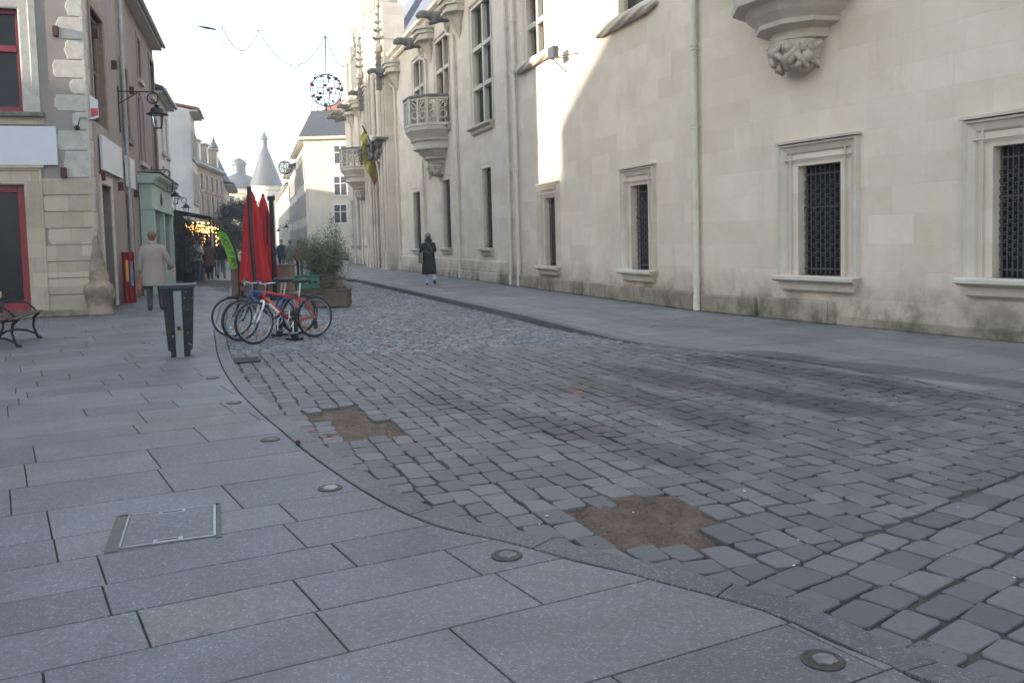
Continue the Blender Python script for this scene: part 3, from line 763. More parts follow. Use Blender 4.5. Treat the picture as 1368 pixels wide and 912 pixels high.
for k, (a0, a1, b0, b1) in enumerate(upB + upA[:1]):
    m = MB(); rect_loft(m, a0, a1, b0, b1, [(0.2,-0.005),(0.2,0.05),(0.14,0.05),(0.1,0.0),(0.03,-0.10),(0.0,-0.14),(0.0,-0.3)], bottom=False)
    f = PB('window', m, M['trim'], WB)
    m = MB(); xm = (a0+a1)/2
    m.box(xm-0.07, xm+0.07, -0.23, -0.05, b0, b1)
    for fr in (0.33, 0.66): z = b0+(b1-b0)*fr; m.box(a0, xm-0.07, -0.23, -0.02, z-0.075, z+0.075); m.box(xm+0.07, a1, -0.23, -0.02, z-0.075, z+0.075)
    m.build('mullion', M['trim'], f, WB.M, bevel=0.02)
    m = MB(); m.box(a0-0.02, a1+0.02, -0.26, -0.235, b0, b1); m.build('pane', M['glass'], f, WB.M)
    if k < 3: m = MB(); sill(m, a0-0.2, a1+0.2, b0, 0.26, 0.22); m.build('sill', M['trim'], f, WB.M)
def twisted_sill(a0, a1, z, par):
    m = MB(); rings = []; n = 28; K = 90
    for i in range(K+1):
        t = i/K; x = a0+(a1-a0)*t; env = 0.135*min(1, 0.35+5*min(t, 1-t))
        rings.append([(x, 0.02+env*(0.74+0.26*abs(math.sin(2.5*a+t*11.0)))*math.cos(a)*0.9+0.06, z-0.14+env*(0.74+0.26*abs(math.sin(2.5*a+t*11.0)))*math.sin(a)) for a in [2*math.pi*j/n for j in range(n)]])
    m.loft(rings); return m.build('twisted_sill', M['trim'], par, WB.M, smooth=True)
a0, a1, b0, b1 = upA[0]; twisted_sill(WB.hit(747,72)[0], WB.hit(690,90)[0], b0, palace)
a0, a1, b0, b1 = upA[1]
m = MB(); rect_loft(m, a0, a1, b0, b1, [(0.4,0.0),(0.4,0.06),(0.3,0.06),(0.2,0.0),(0.05,-0.10),(0.0,-0.14),(0.0,-0.3)], bottom=False); f = PB('window', m, M['trim'], WB)
m = MB(); m.box(a0, a1, -0.26, -0.235, b0, b1); m.build('pane', M['glass'], f, WB.M); twisted_sill(WB.hit(880,0)[0], WB.hit(796,36)[0], b0, palace)

# downpipes
def pipe(W, s, z0, z1, r=0.055, off=0.10, elbow=False, mat='pipe'):
    m = MB(); 
    if elbow: pts = [(s,off,z0),(s,off,z1-0.45),(s+0.12,off+0.02,z1-0.25),(s+0.62,off+0.05,z1-0.12),(s+0.78,off+0.05,z1+0.05),(s+0.8,off+0.05,z1+0.35)]
    else: pts = [(s,off,z0),(s,off,z1)]
    m.tube(pts, r, 12)
    z = z0+0.55
    while z < z1-0.4:
        for dz in (-0.035, 0.035): m.tube([(s,off,z+dz-0.012),(s,off,z+dz+0.012)], r*1.22, 12)
        m.box(s-0.02, s+0.02, -0.02, off, z-0.012, z+0.012); z += 1.45
    m.tube([(s,off,z0),(s,off,z0+0.28)], r*1.18, 12)
    return m.build('downpipe', M[mat], palace, W.M, smooth=False)
pipe(WA, WA.hit(936, 380)[0], 0.02, ZE, 0.062)
pipes = [WB.hit(x, 350)[0] for x in (693,)]
pipe(WB, WB.hit(686.5, 360)[0], 0.02, ZE, 0.06); pipe(WB, WB.hit(696.5, 360)[0]-0.05, 0.02, ZE, 0.06)
garg_s = []
for px in (617, 537):
    s = WB.hit(px, 340)[0]; pipe(WB, s, 0.02, 9.25, 0.062, elbow=True); garg_s.append(s+0.8)
s = WB.hit(578, 300)[0]; pipe(WB, s, 4.0, 9.25, 0.06, elbow=True); garg_s.append(s+0.8)
pipe(WB, WB.hit(571.5, 340)[0], 0.02, 4.9, 0.055)
for s in (31.5+2.0, 38.3, 41.3): pipe(WB, s, 0.02, 9.25, 0.06, elbow=True); garg_s.append(s+0.8)
garg_s.append(43.9)

# cornice with hooded brackets beside every gargoyle
m = MB()
def band(m, s0, s1, prof):
    A = [m.av((s0, y, z)) for y, z in prof]; B = [m.av((s1, y, z)) for y, z in prof]; n = len(prof)
    for j in range(n): m.af((A[j], A[(j+1)%n], B[(j+1)%n], B[j]))
    m.af(A[::-1]); m.af(B)
cor = [(-0.3,10.25),(0.10,10.25),(0.16,10.32),(0.18,10.42),(0.34,10.50),(0.36,10.62),(-0.3,10.70)]
band(m, -22, 0.02, cor); PB('cornice', m, M['trim'], WA)
m = MB(); band(m, 0.0, 27.6, cor); band(m, 34.4, 44.6, cor); PB('cornice', m, M['trim'], WB)
def bracket_hood(s):
    m = MB(); w = 0.62
    # stepped hood and a leaf-shaped pendant corbel
    for o, z0, z1, ww in ((0.70,9.95,10.06,w+0.12),(0.62,9.80,9.95,w+0.05),(0.52,9.62,9.80,w),(0.60,9.54,9.62,w+0.06)):
        m.prism([(s-ww,-0.05),(s+ww,-0.05),(s+ww,o*0.5),(s+ww*0.5,o),(s-ww*0.5,o),(s-ww,o*0.5)], z0, z1)
    rings = []
    for k in range(7):
        t = k/6; ww = 0.55*(1-t)**0.7; o = 0.48*(1-t)**1.1+0.01; z = 9.54-0.85*t
        rings.append([(s-ww,-0.03,z),(s+ww,-0.03,z),(s+ww,o*0.35,z),(s+ww*0.35,o*0.75,z),(s,o*1.05,z),(s-ww*0.35,o*0.75,z),(s-ww,o*0.35,z)])
    m.loft(rings)
    m.box(s-w*0.8, s+w*0.8, -0.05, 0.30, 10.06, 10.26)
    return PB('bracket', m, M['trim'], WB, bevel=0.008)
for s in garg_s[:-1]: bracket_hood(s-1.35 if s < 27 else s-1.1)

# skin-modifier figures become plain meshes
def skin(verts, edges, radii, name, mats, parent=None, M_=None, sub=2, matfn=None, root=0):
    me = bpy.data.meshes.new(name); me.from_pydata([tuple(v) for v in verts], edges, []); o = bpy.data.objects.new(name, me); col.objects.link(o)
    md = o.modifiers.new('skin', 'SKIN'); md.use_smooth_shade = True
    for i, sv in enumerate(me.skin_vertices[0].data):
        r = radii[i]; sv.radius = (r, r) if not isinstance(r, tuple) else r; sv.use_root = (i == root)
    if sub: sd = o.modifiers.new('sub', 'SUBSURF'); sd.levels = sub; sd.render_levels = sub
    dg = bpy.context.evaluated_depsgraph_get(); ev = o.evaluated_get(dg); nm = bpy.data.meshes.new_from_object(ev)
    bpy.data.objects.remove(o); bpy.data.meshes.remove(me)
    nm.materials.clear()
    if not isinstance(mats, (list, tuple)): mats = [mats]
    for m in mats: nm.materials.append(m)
    for p in nm.polygons:
        p.use_smooth = True; p.material_index = matfn(p.center) if matfn else 0
    nm.name = name
    return link(name, nm, parent, M_)
def gargoyle(s, z, L=1.35, seed=0, mat='oldstone'):
    rnd = random.Random(seed); j = lambda a: rnd.uniform(-a, a)
    V = [(0,-0.05,0),(0,0.22*L,0.02),(0,0.50*L,0.05+j(.03)),(0,0.74*L,0.12+j(.04)),(0,0.90*L,0.10+j(.04)),(0,1.03*L,0.02),
         (0.20,0.36*L,0.12),(0.26,0.16*L,0.20),(-0.20,0.36*L,0.12),(-0.26,0.16*L,0.20),(0.15,0.46*L,-0.14),(0.12,0.62*L,-0.20),(-0.15,0.46*L,-0.14),(-0.12,0.62*L,-0.20),
         (0.08,0.82*L,0.24),(-0.08,0.82*L,0.24),(0.0,0.97*L,-0.08)]
    E = [(0,1),(1,2),(2,3),(3,4),(4,5),(2,6),(6,7),(2,8),(8,9),(2,10),(10,11),(2,12),(12,13),(4,14),(4,15),(4,16)]
    rad = [0.20,0.17,0.19,0.13,0.135,0.06,0.10,0.07,0.10,0.07,0.09,0.06,0.09,0.06,0.03,0.03,0.05]
    Mx = WB.at(s, 0.0, z)
    g = skin(V, E, rad, 'gargoyle', M[mat], palace, Mx, 1)
    return g
for i, s in enumerate(garg_s): gargoyle(s, 9.75, 1.25, i, 'oldstone' if i != 5 else 'plinth')

# corbelled balconies
def balcony(W, s):
    Mx = W.at(s); B = MB(); w, p = 1.42, 1.40
    def ring(k, z, n=5): return [(w*k*math.cos(math.pi*i/n), max(p*k*math.sin(math.pi*i/n), 0) , z) for i in range(n+1)]
    prof = [(0.30,4.45),(0.36,4.47),(0.37,4.60),(0.52,4.66),(0.53,4.72),(0.50,4.74),(0.60,4.86),(0.66,4.98),(0.79,5.02),(0.80,5.10),(0.77,5.13),(0.775,5.30),(0.82,5.34),(0.84,5.36),(0.84,5.42),(0.90,5.55),(0.97,5.68),(1.00,5.72),(1.01,5.84),(0.97,5.88)]
    rings = []
    for k, z in prof:
        r = ring(k, z); rings.append([(x, y, zz) for x, y, zz in r] + [(-w*k, -0.1, z), (w*k, -0.1, z)])
    B.loft(rings); base = B.build('balcony', M['trim'], palace, Mx, bevel=0.0)
    # carved pendant: figures and foliage tangled round a bowl
    m = MB(); m.lathe([(0.02,3.95),(0.20,4.0),(0.33,4.14),(0.40,4.30),(0.43,4.45)], 14, (0,0.06,0), 1.0, 1.1)
    rnd = random.Random(int(s*7)+3)
    for i in range(9):
        a = math.pi*(i+0.5)/9; z = 4.05+rnd.random()*0.34; r = 0.36+0.1*(z-4.1)
        cx, cy = r*math.cos(a), 0.06+r*1.1*math.sin(a)
        if i in (2, 5, 7):
            m.ball((cx, cy+0.04, 4.34), 0.085, 8, 6, (1,1,1.15)); m.ball((cx*1.15, cy*1.1+0.06, 4.33), 0.03, 6, 4); m.ball((cx, cy, 4.20), 0.10, 8, 5, (1,0.8,1.2))
        pts = []
        for k in range(9):
            t = k/8; aa = a + 0.9*(t-0.5)*(1 if i % 2 else -1); rr = 0.29+0.14*t+0.05*math.sin(t*7+i)
            pts.append((rr*math.cos(aa), 0.06+rr*1.12*math.sin(aa), 4.02+0.38*t))
        m.tube(pts, [0.035+0.025*math.sin(k/8*math.pi) for k in range(9)], 6)
    for i in range(26):
        a = math.pi*rnd.random(); t = rnd.random(); r = 0.25+0.19*t
        m.ball((r*math.cos(a), 0.06+r*1.12*math.sin(a), 4.0+0.42*t), rnd.uniform(0.03,0.06), 6, 4, (1, 1, 0.8))
    m.build('pendant', M['palestone'], base, Mx, smooth=True)
    # pierced parapet
    m = MB(); pts = ring(0.96, 0)
    z0, z1 = 5.88, 6.95
    for i in range(5):
        a = Vector(pts[i]); c = Vector(pts[i+1]); L = (c-a).length; d = (c-a).normalized(); 
        T = Matrix((d, Vector((0,0,1)).cross(d), Vector((0,0,1)))).transposed().to_4x4(); T.translation = a; m.T = T
        th = 0.07
        m.box(0, L, -th, th, z0, z0+0.10); m.box(0, L, -th, th, z1-0.10, z1)
        m.box(-0.06, 0.06, -0.09, 0.09, z0, z1); m.box(L/2-0.045, L/2+0.045, -th, th, z0+0.1, z1-0.1)
        hz = (z1-z0-0.2)
        for cx in (L*0.25, L*0.75):
            m.tube([(cx+L*0.17*math.cos(q), 0, z0+0.1+hz*0.36+L*0.17*math.sin(q)) for q in [2*math.pi*j/14 for j in range(14)]], 0.035, 5, closed=True)
            sgn = 1 if cx < L/2 else -1
            m.tube([(L/2-sgn*(L/2)*(1-math.cos(q)), 0, z0+0.1+hz*(0.25+0.72*math.sin(q))) for q in [math.pi/2*j/8 for j in range(9)]], 0.035, 5)
            m.tube([(cx-0.2*sgn*0 + sgn*L*0.2*math.cos(q), 0, z1-0.1-hz*0.02-0.3*math.sin(q)) for q in [math.pi*j/8 for j in range(9)]], 0.028, 5)
    m.T = Matrix(); m.build('parapet', M['trim'], base, Mx)
    m = MB(); r1 = ring(1.04, 6.95); r2 = ring(1.05, 7.02); r3 = ring(0.97, 7.07); r4 = ring(0.86, 7.07); r5 = ring(0.86, 6.95)
    m.loft([[*r] for r in (r1, r2, r3, r4, r5)], closed_ring=False); m.build('coping', M['oldstone'], base, Mx)
balcony(WA, WA.hit(1073, 80)[0]); balcony(WB, WB.hit(587, 200)[0]-0.2); balcony(WB, 37.6)

# gate: projecting bay with ribs, niche, canopy and crocketed pinnacles
g0, g1 = 27.9, 34.2
m = MB(); wall_hole = (30.6, 32.2, 2.6, 6.4)
T = WB.M @ Matrix.Translation((0, 0.45, 0))
wall_mesh(m, g0, g1, 0, 13.2, [(29.7,32.4,0.0,5.6)], 0.9); m.quad((g0,0,0),(g0,0,13.2),(g0,-1.1,13.2),(g0,-1.1,0)); m.quad((g1,0,0),(g1,-1.1,0),(g1,-1.1,13.2),(g1,0,13.2)); m.quad((g0,0,13.2),(g1,0,13.2),(g1,-1.1,13.2),(g0,-1.1,13.2))
gate = m.build('gatehouse', M['palace'], palace, T)
m = MB()
for s in (g0+0.35, g0+1.25, g1-1.25, g1-0.35):
    for dx, r in ((-0.16, 0.05), (0, 0.09), (0.16, 0.05)): m.tube([(s+dx, 0.04, 0.0), (s+dx, 0.04, 12.8)], r, 8)
    m.box(s-0.26, s+0.26, -0.05, 0.16, 0, 0.9)
m.build('rib', M['trim'], gate, T, bevel=0.0)
m = MB()
for k in range(3):
    r = 1.35-0.13*k; m.tube([(31.05+r*math.cos(q), 0.05-0.12*k, 4.2+r*1.15*math.sin(q)) for q in [math.pi*j/16 for j in range(17)]], 0.07, 6); 
    for sg in (-1, 1): m.tube([(31.05+sg*r, 0.05-0.12*k, 0), (31.05+sg*r, 0.05-0.12*k, 4.2)], 0.06, 6)
m.build('arch', M['trim'], gate, T)
m = MB(); m.box(29.7, 32.4, -0.85, -0.8, 0, 5.6); m.build('door', simple('dark_oak_door', (0.06,0.045,0.035), 0.6), gate, T)
m = MB()   # carved canopy over the gate
rnd = random.Random(4)
for i in range(60):
    m.ball((28.3+rnd.random()*5.4, 0.1+rnd.random()*0.35, 5.75+rnd.random()*0.75), rnd.uniform(0.08,0.2), 6, 5, (1,0.8,1.1))
m.box(g0-0.05, g1+0.05, -0.1, 0.5, 6.5, 6.62); m.build('canopy', M['oldstone'], gate, T, smooth=False)
m = MB(); m.box(30.5, 31.6, 0.0, 0.06, 7.0, 10.4); m.tube([(31.05+0.6*math.cos(q), 0.1, 9.6+0.9*math.sin(q)) for q in [math.pi*j/12 for j in range(13)]], 0.08, 6)
m.tube([(30.45,0.1,7.2),(30.45,0.1,9.6)], 0.08, 6); m.tube([(31.65,0.1,7.2),(31.65,0.1,9.6)], 0.08, 6); m.build('niche', M['trim'], gate, T)
M['oldpale'] = simple('weathered_grey_stone', (0.20,0.185,0.155), 0.95, 0, 0.5, 5, 0.4)
def pinnacle(s, y, z0, H, r, mat='trim'):
    m = MB(); m.box(s-r, s+r, y-r, y+r, z0, z0+H*0.42)
    for k in range(5): zz = z0+H*(0.05+0.075*k); m.box(s-r*1.12, s+r*1.12, y-r*1.12, y+r*1.12, zz, zz+H*0.015)
    z = z0+H*0.42; m.lathe([(r*1.5,z),(r*1.6,z+0.05*H),(r*1.1,z+0.09*H)], 8, (s,y,0))
    n = 5
    for k in range(n):
        t = k/n; rr = r*1.25*(1-t)**0.9+0.03; za = z+H*(0.09+0.46*t); m.lathe([(rr*0.7,za),(rr*0.62,za+H*0.05),(rr*1.15,za+H*0.062),(rr*1.1,za+H*0.085),(rr*0.6,za+H*0.095)], 8, (s,y,0))
        for q in range(4): a = q*math.pi/2+0.4; m.ball((s+rr*1.2*math.cos(a), y+rr*1.2*math.sin(a), za+H*0.072), rr*0.32, 5, 4)
    m.lathe([(r*0.22,z+H*0.5),(r*0.14,z+H*0.58),(r*0.3,z+H*0.6),(0.01,z+H*0.62)], 6, (s,y,0))
    return m.build('pinnacle', M[mat], gate, T)
pinnacle(g0+0.35, 0.12, 9.0, 4.3, 0.19, 'oldpale'); pinnacle(g1-0.35, 0.12, 8.8, 4.2, 0.19, 'oldpale')
# steep traceried gable above the gate
m = MB(); gx0, gx1 = 28.7, 33.4; gm = (gx0+gx1)/2
P2 = [(gx0,13.2),(gx1,13.2),(gx1,15.6),(gx1-0.5,16.2),(gm+0.9,18.2),(gm,19.8),(gm-0.9,18.2),(gx0+0.5,16.2),(gx0,15.6)]
A = [m.av((x,-0.1,z)) for x,z in P2]; Bk = [m.av((x,-1.0,z)) for x,z in P2]; n = len(P2)
m.af(A); m.af(Bk[::-1])
for j in range(n): m.af((A[j], Bk[j], Bk[(j+1)%n], A[(j+1)%n]))
for j in range(2, n-1):
    a, c = Vector((P2[j][0],0,P2[j][1])), Vector((P2[(j+1)%n][0],0,P2[(j+1)%n][1]))
    for q in range(4): p = a.lerp(c, q/4); m.ball((p.x, -0.3, p.z+0.08), 0.17, 6, 5); m.ball((p.x, -1.1, p.z+0.08), 0.17, 6, 5)
m.build('gable', M['palace'], gate, T)
m = MB()
for x in (gx0+0.1, gx1-0.1): m.box(x-0.28, x+0.28, -0.55, 0.1, 13.2, 16.2); m.box(x-0.36, x+0.36, -0.6, 0.16, 15.3, 15.5); m.box(x-0.36, x+0.36, -0.6, 0.16, 13.9, 14.1)
for k in range(3): m.tube([(gm-0.9+0.9*k,0.0,13.4),(gm-0.9+0.9*k,0.0,16)], 0.1, 6)
m.build('pilaster', M['trim'], gate, T, bevel=0.02)

# roof and dormers
m = MB()
for (a0, a1) in ((-22, 27.9), (34.2, 44.6)):
    W = WB
    m.quad((a0 if a0 > 0 else 0, 0.1, 10.7), (a1, 0.1, 10.7), (a1, -4.2, 17.5), (a0 if a0 > 0 else 0, -4.2, 17.5))
    m.quad((a0 if a0 > 0 else 0, -8.5, 10.7), (a0 if a0 > 0 else 0, -4.2, 17.5), (a1, -4.2, 17.5), (a1, -8.5, 10.7))
    for a in ((a0 if a0 > 0 else 0), a1): m.af([m.av((a,0.1,10.7)), m.av((a,-4.2,17.5)), m.av((a,-8.5,10.7))])
sl = NT('palace_slate'); co = sl.coord(); nn = sl.noise(co, 2.0, 6, 0.6); ww = sl.n('TexWave', wave_type='BANDS', bands_direction='Z'); sl.l(co, ww.inputs['Vector']); ww.inputs['Scale'].default_value = 2.6
sl.base(sl.ramp(nn, [(0.3, (0.09,0.10,0.125)), (0.7, (0.15,0.165,0.20))])); sl.rough(0.5); sl.bump(ww.outputs['Fac'], 0.3, 0.02)
M['pslate'] = sl.m
PB('roof', m, M['pslate'], WB)
m = MB(); m.box(-22, 0, -8.5, -0.2, 10.7, 11.0); m.quad((-22,0.1,10.8),(0,0.1,10.8),(0,-4.2,17.5),(-22,-4.2,17.5)); PB('roof', m, M['pslate'], WA)
for s in (16.0, 37.2, 42.0):
    m = MB(); m.box(s-0.95, s+0.95, -1.6, -0.15, 10.7, 13.4); 
    m.af([m.av((s-1.15,-0.1,13.4)), m.av((s+1.15,-0.1,13.4)), m.av((s,-0.1,15.4))]); m.af([m.av((s-1.15,-2.6,13.4)), m.av((s,-2.6,15.4)), m.av((s+1.15,-2.6,13.4))])
    m.quad((s-1.15,-0.1,13.4),(s,-0.1,15.4),(s,-2.6,15.4),(s-1.15,-2.6,13.4)); m.quad((s+1.15,-0.1,13.4),(s+1.15,-2.6,13.4),(s,-2.6,15.4),(s,-0.1,15.4)); m.quad((s-1.15,-0.1,13.4),(s-1.15,-2.6,13.4),(s+1.15,-2.6,13.4),(s+1.15,-0.1,13.4))
    for x in (s-0.9, s+0.9): m.box(x-0.2, x+0.2, -0.5, 0.05, 10.7, 13.9); m.lathe([(0.2,13.9),(0.24,14.0),(0.1,14.3),(0.14,14.4),(0.02,15.0)], 6, (x,-0.2,0))
    d = PB('dormer', m, M['trim'], WB)
    m = MB(); m.box(s-0.6, s+0.6, -0.2, -0.13, 11.1, 13.0); m.build('window', M['glass'], d, WB.M)
# bracket lamp fixture high on the wall
fl = WB.hit(757, 78); m = MB(); s0, z0 = fl
m.box(s0-0.18, s0+0.18, 0.30, 0.44, z0-0.02, z0+0.26); m.tube([(s0,0,z0-0.35),(s0,0.42,z0-0.02)], 0.014, 6); m.tube([(s0-0.75,0.02,z0-0.03),(s0,0.4,z0)], 0.014, 6); m.tube([(s0,0,z0),(s0,0.4,z0)], 0.014, 6)
tag(m.build('floodlight', simple('grey_floodlight_metal', (0.07,0.075,0.085), 0.5, 0.2), None, WB.M), 'small grey floodlight on a triangular bracket high on the pale palace wall', 'floodlight')
m = MB(); cb = WB.hit(765, 60)[0]; m.tube([(s0-0.02,0.03,z0+0.2),(s0-0.03,0.03,ZE-0.1)], 0.008, 5)
tag(m.build('cable', M['iron'], None, WB.M), 'thin dark cable running down the palace wall to the small floodlight', 'cable')
# ------------------------------------------------------------------ left side of the street
C0 = (-9.25, 18.7)
LF = Wall(C0[0], C0[1], -1, -0.318); LS = Wall(C0[0], C0[1], 0.30, -1)
def simple_window(W, par, a0, a1, b0, b1, frame='white', sur=None, y=-0.16, glass='glass', bars=(1, 1), sillm=None, fw=0.06, shut=None):
    m = MB()
    m.box(a0, a0+fw, y-0.03, y+0.03, b0, b1); m.box(a1-fw, a1, y-0.03, y+0.03, b0, b1); m.box(a0+fw, a1-fw, y-0.03, y+0.03, b1-fw, b1); m.box(a0+fw, a1-fw, y-0.03, y+0.03, b0, b0+fw)
    nx, nz = bars
    for i in range(1, nx+1): x = a0+(a1-a0)*i/(nx+1); m.box(x-fw*0.45, x+fw*0.45, y-0.025, y+0.025, b0+fw, b1-fw)
    for i in range(1, nz+1): z = b0+(b1-b0)*i/(nz+1); m.box(a0+fw, a1-fw, y-0.02, y+0.02, z-fw*0.3, z+fw*0.3)
    f = m.build('window', M[frame], par, W.M)
    m = MB(); m.box(a0, a1, y-0.055, y-0.035, b0, b1); m.build('pane', M[glass], f, W.M)
    if sur:
        m = MB(); rect_loft(m, a0, a1, b0, b1, [(0.17,-0.01),(0.17,0.035),(0.02,0.035),(0.0,0.01),(0.0,-0.15)], bottom=False); m.build('surround', M[sur], f, W.M)
    if sillm: m = MB(); m.box(a0-0.12, a1+0.12, -0.1, 0.10, b0-0.14, b0-0.005); m.build('sill', M[sillm], f, W.M, bevel=0.01)
    if shut:
        w = (a1-a0)/2
        for x0 in (a0-w-0.03, a1+0.03):
            m = MB(); m.box(x0, x0+w, 0.02, 0.06, b0, b1); m.box(x0+0.05, x0+w-0.05, 0.055, 0.075, b0+0.06, b1-0.06); m.build('shutter', M[shut], f, W.M)
    return f
def SF(px, py): return LF.hit(px, py)
# corner house -------------------------------------------------
house = empty('corner_house', (C0[0], C0[1], 0), 'grey brown rendered corner house with dark red window and door and pale corner stones', 'house')
xr = SF(28, 100)[0]; xl = xr+1.5
w0, w1 = SF(20, 150)[1], SF(20, 12)[1]
dxr = SF(37, 330)[0]; d0, d1 = 0.06, SF(30, 247)[1]
LSL = (Vector((C0[0],C0[1])))
def sl(px, py=330): return LS.hit(px, py)[0]
sA1 = sl(183)          # end of the corner house along the street
winS = (sl(139, 100), sl(123, 100)); winS2 = (sl(165,200)-0.4, sl(160,200)); doorS = (sl(151,330), sl(138,330))
zw0, zw1 = LS.hit(131, 165)[1], LS.hit(131, 25)[1]
print('corner', xr, w0, w1, dxr, d1, sA1, winS, doorS, zw0, zw1)
holesF = [(xr, xl, w0, w1), (dxr, dxr+1.35, d0, d1)]
b = MB(); wall_mesh(b, 0, 14, 0, 11.5, holesF, 0.25); house_w = b.build('wall', M['cornerwall'], house, LF.M)
dz1 = LS.hit(144, 250)[1]
u1 = (sl(171.5,150), sl(164,150)); u2 = (sl(182,150), sl(177,150))
holesS = [(winS[0], winS[1], zw0, zw1), (doorS[0], doorS[1], 0.05, dz1), (u1[0], u1[1], 4.6, 6.6), (sl(179,330), sl(173,330), 0.8, 2.8)]
b = MB(); wall_mesh(b, sA1, 0, 0, 11.5, holesS, 0.25); b.build('wall', M['sidewall'], house, LS.M)
m = MB(); cz = 11.5
pA = [LF.o + LF.d*14, LF.o + Vector((0,0,0)), LS.o + LS.d*sA1]
m.prism([(p.x, p.y) for p in pA] + [((LS.o+LS.d*sA1-LS.n*9).x, (LS.o+LS.d*sA1-LS.n*9).y)], 11.5, 11.8); m.build('roof', M['slate'], house, house_w.matrix_local*1 if False else Matrix())
# street-side stone band
simple_window(LS, house, *holesS[0], frame='brownstone', sur='brownstone', sillm=None, bars=(1,1))
simple_window(LS, house, *holesS[2], frame='white', sur='brownstone', sillm='oldstone')
simple_window(LS, house, *holesS[3], frame='rust', sur='brownstone', bars=(0,0))
m = MB(); a0,a1,b0,b1 = holesS[1]; rect_loft(m, a0, a1, b0, b1, [(0.22,-0.01),(0.22,0.04),(0.03,0.05),(0.0,0.02),(0.0,-0.2)], bottom=False); dd = m.build('doorway', M['quoin'], house, LS.M)
m = MB(); m.box(a0, a1, -0.2, -0.15, b0, b1); m.box(a0+0.1, a1-0.1, -0.15, -0.13, b0+0.2, b0+1.0); m.build('door', simple('worn_brown_door', (0.11,0.075,0.06), 0.6), dd, LS.M)
# red window on the front
a0,a1,b0,b1 = holesF[0]; y = -0.17; m = MB(); fw = 0.085
m.box(a0,a0+fw,y-0.03,y+0.03,b0,b1); m.box(a1-fw,a1,y-0.03,y+0.03,b0,b1); m.box(a0+fw,a1-fw,y-0.03,y+0.03,b1-fw,b1); m.box(a0+fw,a1-fw,y-0.03,y+0.03,b0,b0+0.13)
zt = SF(20, 64)[1]; m.box(a0+fw,a1-fw,y-0.02,y+0.05,zt-0.07,zt+0.07); m.box((a0+a1)/2-0.05,(a0+a1)/2+0.05,y-0.02,y+0.03,b0+0.1,b1-fw)
wf = m.build('window', M['red'], house, LF.M, bevel=0.006)
m = MB(); m.box(a0,a1,y-0.06,y-0.04,b0,b1); m.build('pane', M['glass'], wf, LF.M)
m = MB(); rect_loft(m, a0, a1, b0, b1, [(0.34,-0.01),(0.34,0.03),(0.21,0.04),(0.19,0.02),(0.03,0.02),(0.0,0.0),(0.0,-0.15)], bottom=False); m.build('surround', M['quoin'], wf, LF.M)
m = MB(); m.box(a0-0.42,a1+0.4,-0.1,0.14,b0-0.10,b0-0.003); m.build('sill', M['oldstone'], wf, LF.M, bevel=0.012)
m = MB(); m.box(a0-0.40,a1+0.4,-0.1,0.03,b0-0.26,b0-0.103); m.build('sill_course', M['quoin_low'], wf, LF.M)
# red glazed door
a0,a1,b0,b1 = holesF[1]; m = MB(); fw = 0.16
m.box(a0,a0+fw,y-0.03,y+0.04,b0,b1); m.box(a1-fw,a1,y-0.03,y+0.04,b0,b1); m.box(a0+fw,a1-fw,y-0.03,y+0.04,b1-0.16,b1); m.box(a0+fw,a1-fw,y-0.03,y+0.04,b0,b0+0.28); m.box(a0+0.1,a1-0.1,y+0.04,y+0.06,b0+0.02,b0+0.09)
df = m.build('door', M['red'], house, LF.M, bevel=0.01); m = MB(); m.box(a0,a1,y-0.06,y-0.04,b0,b1); m.build('pane', M['glass'], df, LF.M)
m = MB(); rect_loft(m, a0, a1, b0, b1, [(0.36,-0.01),(0.36,0.05),(0.31,0.05),(0.29,0.02),(0.03,0.025),(0.0,0.0),(0.0,-0.15)], bottom=False); m.box(a0-0.42, a1+0.42, 0.0, 0.10, b1+0.36, b1+0.42); m.build('surround', M['quoin_low'], df, LF.M)
# corner stones: irregular pale blocks showing through the render, coursed stone low down
b = MB(); random.seed(8); z = 3.12
runs = [(0.50,.80),(0.62,.50),(0.30,.42),(0.62,.36),(0.30,.30),(0.60,.42),(0.36,.48),(0.50,.60),(0.30,.40),(0.95,.30),(0.34,.30),(0.60,.42),(0.35,.44),(0.85,.34),(0.50,.5),(0.4,.4),(0.7,.36)]
def blob(m, s0, s1, z0, z1, y=0.014):
    n = 6; pts = []
    # ragged left end, straight on the corner side
    for i in range(n+1): t = i/n; pts.append((s1-0.05+0.06*math.sin(math.pi*t)+random.uniform(-.02,.02), z0+(z1-z0)*t))
    poly = [(s0, z0+0.01), *[(x, min(max(zz, z0+0.01), z1-0.01)) for x, zz in pts], (s0, z1-0.01)]
    A = [m.av((x, y, zz)) for x, zz in poly]; B_ = [m.av((x, -0.05, zz)) for x, zz in poly]
    m.af(A)
    for j in range(len(poly)): m.af((A[j], B_[j], B_[(j+1)%len(poly)], A[(j+1)%len(poly)]))
z = 3.05; i = 0
while z < 9.0:
    w, h = runs[i % len(runs)]; h = 0.34 + (h-0.3)*0.5; blob(b, 0.0, w*1.05, z, z+h); z += h+0.004; i += 1
b.build('corner_stones', M['quoin'], house, LF.M, bevel=0.012)
b = MB(); z = 0.12; S = [1.05,1.0,1.1,1.04,0.92,1.06,0.98,1.03]
k = 0
while z < 3.04: h = 0.365; blob(b, 0.0, S[k % 8], z, z+h-0.0005, 0.02); z += h; k += 1
b.build('coursed_stones', M['quoin_low'], house, LF.M, bevel=0.003)
b = MB(); b.box(0.0, 7, -0.05, 0.07, 0, 0.16); b.build('plinth', M['plinth'], house, LF.M, bevel=0.03)
b = MB()
for k in range(20):
    z = 0.3+0.4*k; b.box(-0.30 if k % 2 else -0.42, 0.012, -0.05, 0.012, z, z+0.395)
b.build('corner_stones', M['quoin'], house, LS.M, bevel=0.01)
